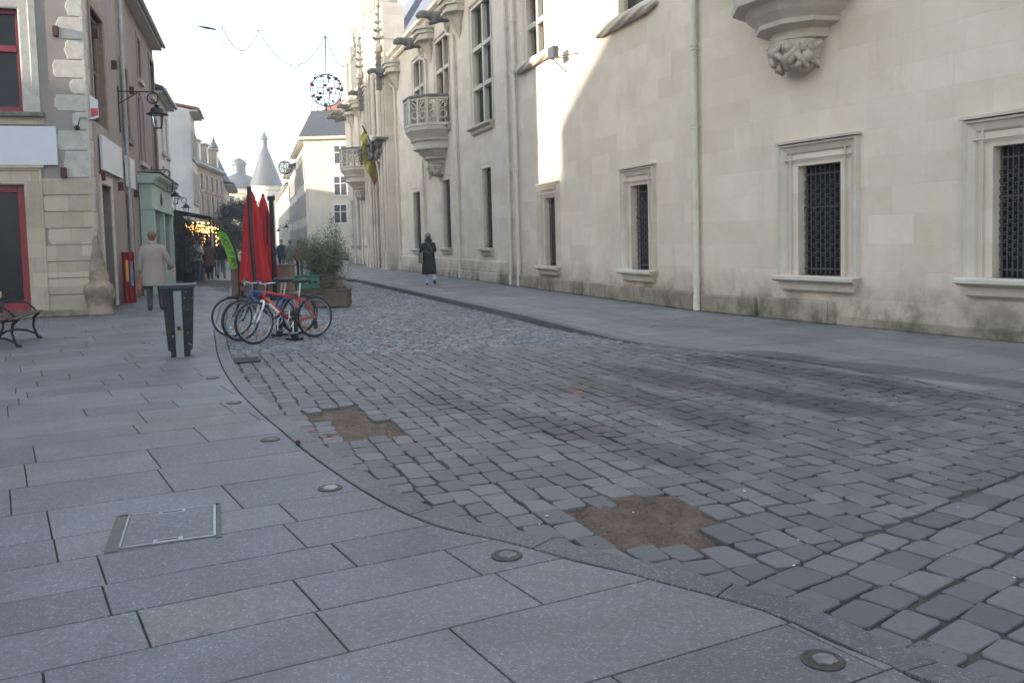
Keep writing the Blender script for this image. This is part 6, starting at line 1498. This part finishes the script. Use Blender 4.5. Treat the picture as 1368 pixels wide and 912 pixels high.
# ------------------------------------------------------------------ hanging street decorations
def decoration(pl, pr, ball_px, Yb, dia, anchors, label, seed):
    B0 = at_depth(ball_px[0], ball_px[1], Yb)
    t = empty('street_decoration', (B0.x, B0.y, B0.z), label, 'decoration', group='globe decorations hung across the street'); T = WM[t.name]; L_ = pl - B0; R_ = pr - B0
    def on(u): p = L_.lerp(R_, u); p.z -= 4*0.35*u*(1-u)*0.6; return p
    m = MB(); m.tube([on(k/20) for k in range(21)], 0.010, 5); m.build('cable', simple('grey_cable', (0.10,0.12,0.16), 0.6), t, T)
    gm = simple('string_light_wire', (0.07,0.08,0.13), 0.5); up_ = on(anchors[3]); m = MB(); n0 = 0
    def cat(a, b, sag):
        A_, B2 = on(a), on(b); pts = []
        for k in range(17): u = k/16; p = A_.lerp(B2, u); p.z -= 4*sag*u*(1-u); pts.append(p)
        m.tube(pts, 0.014, 4)
        for p in pts:
            for e in range(2): m.ball(tuple(p+Vector((random.uniform(-.03,.03),random.uniform(-.03,.03),random.uniform(-.03,.03)))), 0.018, 5, 3)
    a = anchors
    for q0, q1, sg_ in ((a[0], a[1], 0.85), (a[1], a[2], 1.25), (a[3], a[4], 1.2)): m = MB(); cat(q0, q1, sg_); o = m.build('garland', gm, t, T)
    p = on(a[0]); m = MB(); m.tube([p, p-Vector((0,0,0.85))], 0.012, 4); m.build('garland_end', gm, t, T)
    r = dia/2; m = MB(); m.tube([on(a[2]), Vector((0,0,r))], 0.016, 5); m.tube([on(a[3]), Vector((0,0,r))], 0.010, 5); m.build('hanger', gm, t, T)
    m = MB()
    for j in range(8): q = math.pi*j/8; m.tube([(r*math.cos(q)*math.sin(w_), r*math.sin(q)*math.sin(w_), r*math.cos(w_)) for w_ in [2*math.pi*k/28 for k in range(28)]], 0.010*Yb/32, 4, closed=True)
    for zz in (-0.7,-0.35,0,0.35,0.7): rr_ = r*math.sqrt(1-zz*zz); m.tube([(rr_*math.cos(2*math.pi*k/24), rr_*math.sin(2*math.pi*k/24), r*zz) for k in range(24)], 0.009*Yb/32, 4, closed=True)
    m.build('globe', gm, t, T); rnd = random.Random(seed)
    for q in range(2):
        m = MB()
        for k in range(15): a1_, b1_ = rnd.uniform(0,2*math.pi), math.acos(rnd.uniform(-0.95,0.9)); m.ball((r*math.cos(a1_)*math.sin(b1_), r*math.sin(a1_)*math.sin(b1_), r*math.cos(b1_)), rnd.uniform(0.05,0.085), 6, 4, (1,1,0.8))
        o = m.build('flower', simple('red_flower' if q == 0 else 'dark_leaf_cluster', (0.42,0.03,0.05) if q == 0 else (0.06,0.035,0.04), 0.7), t, T); o['kind'] = 'stuff'
    m = MB()
    for k in range(5): x, y = rnd.uniform(-r*.8,r*.8), rnd.uniform(-r*.8,r*.8); m.tube([(x,y,-r*0.7),(x+rnd.uniform(-.1,.1),y,-r-rnd.uniform(.02,.3))], 0.012, 4)
    m.build('tendril', M['iron'], t, T)
ps = LS.M @ Vector((LS.hit(198, 30)[0], 0.0, 0)); pl = at_depth(197, 21, ps.y); 
s_, z_ = WB.hit(556, 53); pr = WB.M @ Vector((s_, 0, z_))
Yball = 33.7
def ufor(px, Yg=None):
    d0, d1 = pl, pr; lo, hi = 0.0, 1.0
    for _ in range(40):
        mid_ = (lo+hi)/2; p = pl.lerp(pr, mid_); x = CX + FPX*(p-Vector((0,0,HCAM))).dot(rt)/(p-Vector((0,0,HCAM))).dot(fwd)
        if x < px: lo = mid_
        else: hi = mid_
    return lo
ub = ufor(435); pb = pl.lerp(pr, ub); 
decoration(pl, pr, (436, 121), pb.y, 42/1120*pb.y, [ufor(296), ufor(345), ufor(434), ub, ufor(480)], 'large wire globe with red flowers hanging on a cable across the street, nearer of two', 3)
m = MB(); v0, v1 = pl.lerp(pr, ufor(262)), pl.lerp(pr, ufor(288)); m.tube([v0-Vector((0,0,0.22)), v0.lerp(v1,0.5)-Vector((0,0,0.26)), v1-Vector((0,0,0.30))], [0.01,0.045,0.03], 6); tag(m.build('cable_connector', M['iron'], None), 'dark cable connector on the overhead decoration cable', 'connector')
pl = at_depth(228, 182, 70); pr = at_depth(412, 190, 80); ub = ufor(381); pb = pl.lerp(pr, ub)
decoration(pl, pr, (381, 224), pb.y, 18/1120*pb.y, [ufor(303), ufor(330), ufor(356), ub, ufor(400)], 'small distant wire globe hanging on a cable farther up the street', 5)

# flag on the palace
s_, z_ = WB.hit(512, 214); t = empty('wall_flag', WB.M @ Vector((s_, 0.1, z_)), 'drooping yellow and red flag on a slanting pole over the palace gate', 'flag'); F0 = WB.M @ Vector((s_, 0.2, z_)); tip = at_depth(484, 168, F0.y-1.0); TF = WM[t.name]; TI = TF.inverted()
m = MB(); m.tube([TI @ F0, TI @ tip], 0.035, 6); m.build('flag_pole', M['iron'], t, TF)
m = MB(); m2 = MB(); up0 = TI @ tip; dn0 = TI @ F0.lerp(tip, 0.12); K = 10; H_ = 8; gp = [[None]*(H_+1) for _ in range(K+1)]
for i in range(K+1):
    a = up0.lerp(dn0, i/K); drop = 2.0*(0.25+0.75*math.sin(math.pi*(0.12+0.55*i/K)))
    for j in range(H_+1): gp[i][j] = a + Vector((0.10*math.sin(j*1.1+i*0.9)-0.1*j/H_, 0.16*math.sin(i*1.3+j*0.6), -drop*j/H_))
for i in range(K):
    for j in range(H_): (m2 if (j >= 6 and i > 5) else m).quad(gp[i][j], gp[i+1][j], gp[i+1][j+1], gp[i][j+1])
m.build('cloth', simple('yellow_flag_cloth', (0.46,0.42,0.07), 0.7, 0, 0.1), t, TF, smooth=True); m2.build('red_band', simple('red_flag_cloth', (0.42,0.14,0.12), 0.7, 0, 0.2), t, TF, smooth=True)

# ------------------------------------------------------------------ cafe terrace on the left
X0 = LS.M @ Vector((sl(232, 330), 0, 0)); Yt = X0.y
t = empty('terrace_awning', (X0.x, X0.y, 0), 'long black cafe awning with warm string lights inside against the white house', 'awning'); TT = LS.M
s1_ = sl(232,330); s0_ = s1_-9.5; wd_ = 1.55; cloth = simple('black_awning_cloth', (0.010,0.010,0.011), 0.8)
m = MB(); band(m, s0_, s1_, [(0.05,3.05),(wd_,2.72),(wd_,2.56),(wd_-0.02,2.56),(wd_-0.02,2.70),(0.05,3.01)]); m.build('roof', cloth, t, TT)
m = MB(); m.quad((s0_,0.05,0),(s0_,wd_*0.6,0),(s0_,wd_*0.6,2.5),(s0_,0.05,2.8)); m.box(s0_,s1_,0.04,0.06,0,2.75); m.build('back_screen', cloth, t, TT)
m = MB(); m.quad((s1_,0.06,0),(s1_,0.45,0),(s1_,0.45,2.92),(s1_,0.06,3.02)); m.quad((s1_,0.45,2.75),(s1_,wd_,2.60),(s1_,wd_,2.72),(s1_,0.45,2.94)); m.build('side_screen', cloth, t, TT)
m = MB()
for s in (s0_+0.1, s0_+3.2, s0_+6.3, s1_-0.1): m = MB(); m.box(s-0.03,s+0.03,wd_-0.08,wd_-0.02,0,2.6); m.build('post', M['iron'], t, TT)
warm = NT('warm_bulb'); warm.b.inputs['Emission Color'].default_value = (1.0,0.42,0.10,1); warm.b.inputs['Emission Strength'].default_value = 5.0; warm.base((1,0.6,0.3))
rnd = random.Random(12)
sl_ = empty('string_lights', LS.M @ Vector((s1_-2, 1.2, 2.3)), 'warm orange string lights glowing under the black awning', 'string lights'); m = MB(); w2 = MB()
for q in range(7):
    s = s0_+0.6+q*1.35; pts = [(s+rnd.uniform(-.1,.1), 0.25+1.2*k/9, 2.62-0.2*k/9-0.28*math.sin(math.pi*k/9)-rnd.random()*0.08) for k in range(10)]; w2.tube(pts, 0.006, 4)
    for p in pts: m.ball((p[0], p[1], p[2]-0.05), 0.026, 6, 4)
for q in range(13):
    s = s1_-0.5-2.2*rnd.random(); y = 0.55+0.95*rnd.random(); zz = 2.62-0.1*y; n_ = rnd.randint(3, 8); w2.tube([(s,y,zz+0.1),(s,y,zz-0.14*n_)], 0.004, 4)
    for k in range(n_): m.ball((s+rnd.uniform(-.05,.05), y+rnd.uniform(-.05,.05), zz-0.14*k-rnd.random()*0.05), rnd.uniform(0.018, 0.034), 6, 4)
for k in range(16): p = (s0_+0.4, wd_-0.15+0.07*math.sin(k*2.1), 2.3-k*0.075); m.ball(p, 0.045, 6, 4)
w2.build('wire', M['iron'], sl_, LS.M); o = m.build('bulb', warm.m, sl_, LS.M); o['kind'] = 'stuff'
def hedgebox(s, y, L_, lab):
    t = empty('planter_trough', LS.M @ Vector((s, y, 0)), lab, 'planter'); T = LS.at(s, y); m = MB(); m.box(-L_/2,L_/2,-0.18,0.18,0,0.48); m.build('trough', simple('dark_blue_grey_trough', (0.035,0.04,0.05), 0.6), t, T, bevel=0.01)
    leaves('hedge', M['darkleaf'] if s > s1_-1 else M['olive'], 1800, lambda r: (Vector((r.uniform(-L_/2,L_/2), r.gauss(0,.09), 0.48+abs(r.gauss(0,.16)))), 0.5), 0.05, t, int(s*10) % 97, T)
hedgebox(s1_+0.1, 1.0, 1.5, 'dark trough of low plants closing the near end of the cafe terrace')
def conifer(c, h, r, lab, name='potted_shrub', mat='darkleaf', n=5000, pot=True):
    t = empty(name, c, lab, 'shrub' if h < 4 else 'tree'); T = WM[t.name]; m = MB(); m.tube([(0,0,0),(0,0,h*0.8)], [0.05*h/2.5, 0.01], 6)
    rn = random.Random(int(h*31)); 
    for k in range(14): a = rn.uniform(0,6.28); zz = h*rn.uniform(0.3,0.8); m.tube([(0,0,zz),(r*0.7*math.cos(a),r*0.7*math.sin(a),zz+h*0.1)], 0.012*h/2.5, 4)
    m.build('trunk', M['bark'], t, T)
    if pot: m = MB(); m.lathe([(0.2,0),(0.26,0.4),(0.27,0.42),(0.22,0.42),(0.22,0.36)], 14); m.build('pot', M['iron'], t, T)
    cl_ = [Vector((rn.gauss(0,r*.42), rn.gauss(0,r*.42), h*rn.uniform(0.25,0.97))) for _ in range(60)]
    def f(r_):
        q = r_.choice(cl_); 
        return (q+Vector((r_.gauss(0,r*.16), r_.gauss(0,r*.16), r_.gauss(0,h*.045))), 0.5+0.3*math.sin(q.x*9+q.z*5))
    leaves('crown', M[mat], n, f, 0.055*max(1,h/1.9), t, int(h*7), T)
    return t
pS = LS.M @ Vector((sl(224,330), 0.75, 0)); conifer(tuple(pS), 2.55, 0.62, 'dark evergreen shrub in a pot against the white house, before the terrace')
pS = LS.M @ Vector((s1_-0.7, 0.9, 0)); conifer(tuple(pS), 2.15, 0.5, 'dark evergreen shrub in a pot under the near end of the awning')
for (px, Y, h, lab) in ((312, 56, 4.1, 'dark leafy street tree behind the green banner'), (331, 62, 4.7, 'dark leafy street tree just left of the red parasols')):
    p = at_depth(px, 330, Y); conifer((p.x, Y, 0), h, 1.15, lab, 'street_tree', 'olive' if False else 'darkleaf', 11000, False)
# low facade planters farther up
# grit, moss and scraps gathered in the gutter
rnd = random.Random(77); m = MB(); m2 = MB()
line = [p for p in cl if p[1] < 14]
for i in range(900):
    k = rnd.randrange(len(line)-1); a = Vector(line[k]).lerp(Vector(line[k+1]), rnd.random()); d = (Vector(line[k+1])-Vector(line[k])).normalized(); nn = Vector((-d.y, d.x))
    if nn.x < 0: nn = -nn
    q = a + nn*abs(rnd.gauss(0, 0.05)); r = rnd.uniform(0.002, 0.006); m.ball((q.x, q.y, road_z(q.x, q.y)+r*0.3-0.004), r, 5, 3, (1.3,1,0.6))
tag(m.build('gutter_grit', M['dirt'], None), 'fine brown grit lying in the gutter along the left kerb', 'grit', kind='stuff')
for i in range(60):
    x, y = rnd.uniform(-2, 5.5), rnd.uniform(3.2, 11); 
    if not inside((x, y), road_poly): continue
    s_ = rnd.uniform(0.006, 0.016); a = rnd.random()*6.3; z = road_z(x,y)+0.004
    m2.af([m2.av((x+s_*math.cos(a+q)*rnd.uniform(.5,1.2), y+s_*math.sin(a+q)*rnd.uniform(.5,1.2), z+rnd.random()*0.004)) for q in (0, 1.5, 3.1, 4.7)])
tag(m2.build('litter_specks', M['signwhite'], None, recalc=False), 'tiny pale scraps of litter scattered over the road setts', 'litter', kind='stuff')
# ------------------------------------------------------------------ people
skinm = simple('skin', (0.50,0.31,0.23), 0.6, 0, 0.08, 20)
def cloth(name, c, v=0.15): return simple(name, c, 0.85, 0, v, 9, 0.15)
def person(label, pos, facing, H, top, legs, shoes, hairm, pose, coat=None, hem=0.6, coatm=None, hair='short', hat=None, bulk=1.0, sleeve=None):
    k = H/1.75; t = empty('person', pos, label, 'person', rz=facing, group=None); T = WM[t.name]
    V = []; E = []; Rd = []; tg = []
    def v(p, r, parent=None, tag_='torso'):
        V.append(Vector(p)*k); Rd.append(r*k); tg.append(tag_)
        if parent is not None: E.append((parent, len(V)-1))
        return len(V)-1
    pel = v((0,0,0.95),0.135*bulk); sp = v((0,0.0,1.13),0.125*bulk,pel); ch = v((0,0.0,1.32),0.145*bulk,sp); nb = v((0,-0.01,1.47),0.065,ch); nk = v((0,0.0,1.53),0.052,nb,'head')
    hx = pose.get('head', (0,0.02)); h1 = v((hx[0]*0.5,0.015+hx[1]*0.5,1.60),0.070,nk,'head'); h2 = v((hx[0],0.012+hx[1],1.67),0.082,h1,'head'); h3 = v((hx[0],0.0+hx[1],1.725),0.062,h2,'head')
    v((hx[0],0.105+hx[1],1.645),0.014,h2,'head')                         # nose
    for sx in (-1, 1): v((hx[0]+sx*0.088,hx[1],1.65),0.016,h2,'head')    # ears
    info = {}
    for sx, nm in ((-1,'L'),(1,'R')):
        a = pose[nm+'leg']; hp = v((sx*0.095,0,0.90),0.10*bulk,pel,'leg'); kn = v((sx*0.10+a[0][0],a[0][1],a[0][2]),0.076,hp,'leg'); v2 = v((Vector(V[kn]/k)+Vector((sx*0.10+a[1][0],a[1][1],a[1][2])))/2+Vector((0,-0.012,0.05)),0.070,kn,'leg')
        an = v((sx*0.10+a[1][0],a[1][1],a[1][2]),0.058,v2,'leg'); v((sx*0.11+a[2][0],a[2][1],a[2][2]),0.036,an,'foot')
        hl = v((sx*0.10+a[1][0],a[1][1]-0.045,max(0.035,a[1][2]-0.045)),0.036,an,'foot')
        b_ = pose[nm+'arm']; sh = v((sx*0.175*bulk,0,1.41),0.066*bulk,ch,'arm'); el = v(b_[0],0.048*bulk,sh,'arm'); wr = v(b_[1],0.032,el,'arm'); pm = v(Vector(b_[1])+Vector(b_[2])*0.06,0.028,wr,'hand')
        d = Vector(b_[2]).normalized(); s_ = d.cross(Vector((0,1,0))); s_ = s_.normalized() if s_.length > 0.1 else Vector((1,0,0)); up_ = d.cross(s_)
        for q, ln in enumerate((0.068,0.078,0.073,0.058)):
            o = s_*(0.030-0.020*q); f1 = v(Vector(V[pm]/k)+o+d*0.045, 0.0095, pm,'hand'); v(Vector(V[f1]/k)+d*ln*0.7+up_*0.022, 0.008, f1,'hand')
        th = v(Vector(V[pm]/k)+s_*0.042+d*0.008, 0.010, pm,'hand'); v(Vector(V[th]/k)+d*0.035+s_*0.012, 0.008, th,'hand')
        info[nm] = Vector(V[pm])
    mats = [top, legs, shoes, skinm]; mid = {'torso':0,'arm':0,'leg':1,'foot':2,'head':3,'hand':3}
    segs = [(V[a], V[b], tg[b]) for a, b in E]
    def mf(c):
        best = None
        for a, b, g in segs:
            ab = b-a; u = max(0, min(1, (c-a).dot(ab)/max(1e-9, ab.length_squared))); dd = (c-a-ab*u).length
            if best is None or dd < best[0]: best = (dd, g)
        return mid[best[1]]
    b = skin(V, E, Rd, 'body', mats, t, T, 1, mf)
    # eyes and mouth
    m = MB(); 
    for sx in (-1,1): m.ball(((hx[0]+sx*0.030)*k,(0.078+hx[1])*k,1.668*k),0.009*k,6,4)
    m.build('eyes', M['iron'], t, T)
    hp = (hx[0]*k, hx[1]*k)
    if hat: m = MB(); m.ball((hp[0],hp[1]-0.008*k,1.69*k),0.108*k,14,9,(0.95,1.02,1.0)); m.lathe([(0.104*k,1.65*k),(0.108*k,1.69*k),(0.104*k,1.70*k)],14,(hp[0],hp[1]-0.008*k,0)); m.build('hat', hat, t, T, smooth=True)
    m = MB()
    if hair == 'short': m.ball((hp[0],hp[1]-0.018*k,1.685*k),0.099*k,14,9,(0.95,1.0,1.0)); m.ball((hp[0],hp[1]-0.05*k,1.63*k),0.07*k,12,7,(1.0,0.7,1.0))
    elif hair == 'long': m.ball((hp[0],hp[1]-0.018*k,1.685*k),0.103*k,14,9,(0.97,1.03,1.0)); m.loft([[((hp[0]+rx*math.cos(2*math.pi*j/12)), hp[1]+(-0.055+ry*math.sin(2*math.pi*j/12)*1.0)*1.0, z*k) for j in range(12)] for rx, ry, z in ((0.085*k,0.05*k,1.70),(0.095*k,0.055*k,1.6),(0.10*k,0.05*k,1.50),(0.07*k,0.035*k,1.42))])
    m.build('hair', hairm, t, T, smooth=True)
    if coatm:
        m = MB(); n = 24; rings = []; rnd = random.Random(int(pos[0]*10)+3); sway = pose.get('sway', 0.0)
        prof = [(0.06,0.06,1.525),(0.075,0.075,1.50),(0.15,0.10,1.46),(0.205,0.125,1.40),(0.215,0.145,1.28),(0.20,0.145,1.12),(0.205,0.15,1.0),(0.225,0.165,0.86)]
        z = 0.74
        while z > hem+0.02: prof.append((0.225+0.07*(0.86-z), 0.165+0.11*(0.86-z), z)); z -= 0.13
        prof.append((0.225+0.07*(0.86-hem), 0.165+0.11*(0.86-hem), hem)); prof.append((0.21+0.07*(0.86-hem), 0.15+0.11*(0.86-hem), hem))
        for rx, ry, z in prof:
            f = max(0, (0.95-z))*0.12
            rings.append([(k*bulk*(rx*math.cos(2*math.pi*j/n)*(1+f*math.sin(j*2.6))), k*bulk*(ry*math.sin(2*math.pi*j/n)*(1+f*math.cos(j*3.1)))+sway*max(0,0.95-z)*k, z*k) for j in range(n)])
        m.loft(rings, caps=True)
        for sx, nm in ((-1,'L'),(1,'R')):
            b_ = pose[nm+'arm']; sh = Vector((sx*0.165*bulk,0,1.42)); el = Vector(b_[0]); wr = Vector(b_[1])
            m.tube([x*k for x in (sh, sh.lerp(el,0.5), el, el.lerp(wr,0.5), wr)], [0.070*k*bulk,0.068*k*bulk,0.062*k*bulk,0.056*k,0.052*k], 12)
            m.ball(tuple(Vector((sx*0.160*bulk,0,1.395))*k), 0.076*k*bulk, 12, 8)
        m.box(-0.075*k,0.075*k,-0.08*k,0.05*k,1.49*k,1.53*k)
        m.build('coat', coatm, t, T, smooth=True)
    return t, T, info, k
stand = dict(Lleg=((0,0.0,0.50),(0,0.0,0.085),(0,0.14,0.035)), Rleg=((0,0.0,0.50),(0,0.0,0.085),(0,0.14,0.035)), Larm=((-0.24,-0.02,1.14),(-0.25,0.05,0.89),(0,0.1,-1)), Rarm=((0.24,-0.02,1.14),(0.25,0.05,0.89),(0,0.1,-1)))
def walk(f=1): 
    a = ((0,0.13,0.51),(0,0.20,0.09),(0,0.34,0.06)); b_ = ((0,0.02,0.49),(0,-0.24,0.15),(0,-0.14,0.045))
    d = dict(stand); d['Lleg' if f > 0 else 'Rleg'] = a; d['Rleg' if f > 0 else 'Lleg'] = b_
    d['Larm'] = ((-0.25,-0.10,1.16),(-0.27,-0.06,0.91),(0,0.2,-1)) if f > 0 else ((-0.25,0.06,1.15),(-0.26,0.20,0.93),(0,0.3,-1))
    d['Rarm'] = ((0.25,0.06,1.15),(0.26,0.20,0.93),(0,0.3,-1)) if f > 0 else ((0.25,-0.10,1.16),(0.27,-0.06,0.91),(0,0.2,-1)); return d
shoe_b = simple('dark_leather_shoe', (0.025,0.02,0.018), 0.5); hair_d = simple('dark_brown_hair', (0.03,0.02,0.016), 0.7, 0, 0.3, 40); hair_l = simple('light_brown_hair', (0.16,0.085,0.045), 0.75, 0, 0.3, 40); hair_g = simple('brown_grey_hair', (0.13,0.09,0.07), 0.8, 0, 0.3, 40)
leather = simple('tan_leather', (0.26,0.085,0.03), 0.5, 0, 0.2, 12)
# man in beige coat with a briefcase, seen from behind
p = ground_at(208, 416); ps_ = walk(-1); ps_['Rarm'] = ((0.29,0.02,1.17),(0.37,0.10,0.95),(0.2,0.15,-1)); ps_['Larm'] = ((-0.25,0.0,1.14),(-0.25,0.02,0.86),(0,0.05,-1))
ps_['Lleg'] = ((0,0.0,0.50),(0,-0.06,0.09),(0,0.08,0.04)); ps_['Rleg'] = ((0.02,0.10,0.50),(0.02,0.10,0.085),(0.03,0.24,0.035))
t, T, inf, k = person('man in long beige coat walking away past the litter bin with a tan bag', (p.x, p.y, 0), R(14), 1.82, cloth('beige_cuff', (0.26,0.215,0.195)), cloth('dark_grey_trousers', (0.055,0.045,0.045)), shoe_b, hair_l, ps_, True, 0.57, cloth('beige_wool_coat', (0.27,0.225,0.20), 0.08), 'short', None, 1.08)
hnd = inf['L']; m = MB(); m.loft([[(x*w_, y*0.045, z) for x, y in ((-1,-1),(1,-1),(1,1),(-1,1))] for w_, z in ((0.15,-0.30),(0.16,-0.28),(0.135,-0.06),(0.12,-0.05))]); 
Tb_ = T @ Matrix.Translation(hnd+Vector((0,0.02,-0.03))) @ Matrix.Rotation(R(90-14),4,'Z'); bag = empty('handbag', Tb_.translation, 'tan leather bag in the left hand of the man in the beige coat', 'bag'); m.build('bag_body', leather, bag, Tb_, bevel=0.015)
m = MB(); m.tube([(0.08*math.cos(q), 0, -0.05+0.075*math.sin(q)) for q in [math.pi*j/8 for j in range(9)]], 0.008, 6); m.build('handle', leather, bag, Tb_)
# woman in black coat
p = ground_at(574, 381.5); ps_ = walk(1); ps_['Larm'] = ((-0.26,0.0,1.17),(-0.25,0.12,0.98),(0.2,0.5,-1)); ps_['Rarm'] = ((0.22,0.03,1.18),(0.17,0.20,1.30),(0,0.3,1)); ps_['Lleg'] = ((0.03,0.02,0.50),(0.03,0.03,0.085),(0.03,0.17,0.035)); ps_['Rleg'] = ((0.02,0.05,0.49),(0.05,-0.20,0.16),(0.05,-0.12,0.05))
t, T, inf, k = person('woman in long black coat and grey knitted hat walking along the palace', (p.x, p.y, 0), R(15), 1.66, cloth('black_cuff', (0.015,0.015,0.017)), cloth('pale_blue_jeans', (0.38,0.48,0.60)), shoe_b, hair_d, ps_, True, 0.40, cloth('black_wool_coat', (0.014,0.014,0.016)), 'short', cloth('grey_mauve_knit', (0.20,0.17,0.20)), 1.0)
m = MB(); m.lathe([(0.085,1.46*k),(0.125,1.49*k),(0.13,1.55*k),(0.10,1.60*k)], 14); m.build('scarf', cloth('black_scarf', (0.015,0.014,0.015)), t, T, smooth=True)
Tb_ = T @ Matrix.Translation((-0.27,-0.04,0.93)); bag = empty('shoulder_bag', Tb_.translation, 'brown canvas shoulder bag worn by the woman in the black coat', 'bag'); m = MB(); m.loft([[(x*0.05, y*w_, z) for x, y in ((-1,-1),(1,-1),(1,1),(-1,1))] for w_, z in ((0.14,-0.20),(0.16,-0.17),(0.16,0.12),(0.15,0.14))]); bm_ = simple('brown_canvas', (0.20,0.15,0.11), 0.8); m.build('bag_body', bm_, bag, Tb_, bevel=0.012)
m = MB(); m.tube([(0.0,-0.12,0.12),(0.10,-0.165,0.36),(0.17,-0.10,0.50),(0.30,-0.06,0.53)] if False else [(-0.02,-0.10,0.10),(0.10,-0.14,0.22),(0.24,-0.15,0.12),(0.35,-0.14,0.17),(0.30,-0.155,0.33),(0.16,-0.10,0.50),(0.13,0.0,0.53)], 0.012, 6); m.build('strap', bm_, bag, Tb_)
# man in white jacket facing the camera
p = ground_at(264, 376); ps_ = walk(1); ps_['Larm'] = ((-0.25,0.03,1.15),(-0.07,0.20,1.08),(1,0.2,0)); ps_['Rarm'] = ((0.25,0.03,1.15),(0.07,0.20,1.06),(-1,0.2,0))
person('man in short white jacket and blue jeans facing the camera before the awning', (p.x, p.y, 0), R(190), 1.76, cloth('white_cuff', (0.5,0.48,0.46)), cloth('blue_jeans', (0.05,0.075,0.13)), shoe_b, hair_d, ps_, True, 0.88, cloth('off_white_jacket', (0.50,0.47,0.45), 0.1), 'short', None, 1.06)
p = ground_at(281, 374.5)
person('person in long brown coat walking away beside the awning', (p.x, p.y, 0), R(12), 1.68, cloth('brown_cuff', (0.10,0.05,0.04)), cloth('black_tights', (0.02,0.02,0.02)), shoe_b, hair_d, walk(1), True, 0.60, cloth('dark_brown_coat', (0.105,0.055,0.045)), 'long')
p = ground_at(296, 373)
person('person in short black jacket and grey jeans walking up the street', (p.x, p.y, 0), R(10), 1.72, cloth('black_jacket_cuff', (0.018,0.018,0.02)), cloth('grey_blue_jeans', (0.16,0.18,0.22)), shoe_b, hair_g, walk(-1), True, 0.86, cloth('black_short_jacket', (0.016,0.016,0.018)), 'short', None, 1.05)
p = ground_at(401, 367.5); p.z = road_z(p.x, p.y)
person('woman with dark hair in a rust brown coat walking behind the bicycles', tuple(p), R(10), 1.68, cloth('rust_cuff', (0.22,0.10,0.05)), cloth('black_trousers', (0.02,0.02,0.022)), shoe_b, hair_d, walk(1), True, 0.78, cloth('rust_brown_coat', (0.24,0.115,0.065)), 'long')
p = ground_at(389, 367.5); p.z = road_z(p.x, p.y)
person('person in grey green jacket and pale trousers beside the woman in rust brown', tuple(p), R(8), 1.66, cloth('green_cuff', (0.12,0.14,0.10)), cloth('pale_trousers', (0.34,0.31,0.28)), shoe_b, hair_g, walk(-1), True, 0.80, cloth('grey_green_jacket', (0.13,0.155,0.115)), 'short')
p = ground_at(377, 362); p.z = road_z(p.x, p.y)
person('distant person in dark clothes farther up the street right of the parasols', tuple(p), R(190), 1.7, cloth('navy_cuff', (0.02,0.022,0.03)), cloth('dark_blue_jeans', (0.03,0.035,0.05)), shoe_b, hair_d, walk(1), True, 0.8, cloth('navy_coat', (0.02,0.022,0.032)), 'short')

# ------------------------------------------------------------------ thin winter haze
m = MB(); m.box(-245, 245, -115, 325, -1.35, 27.5); hz = m.build('haze', None, None); hz.data.materials.clear()
hm = bpy.data.materials.new('thin_haze'); hm.use_nodes = True; hn = hm.node_tree; hn.nodes.clear(); ho = hn.nodes.new('ShaderNodeOutputMaterial'); hv = hn.nodes.new('ShaderNodeVolumePrincipled')
hv.inputs['Color'].default_value = (0.90, 0.94, 1.0, 1); hv.inputs['Density'].default_value = 0.0016; hv.inputs['Anisotropy'].default_value = 0.1; hn.links.new(hv.outputs[0], ho.inputs['Volume'])
hz.data.materials.append(hm); hz['kind'] = 'stuff'; hz['label'] = 'thin pale winter haze filling the street'
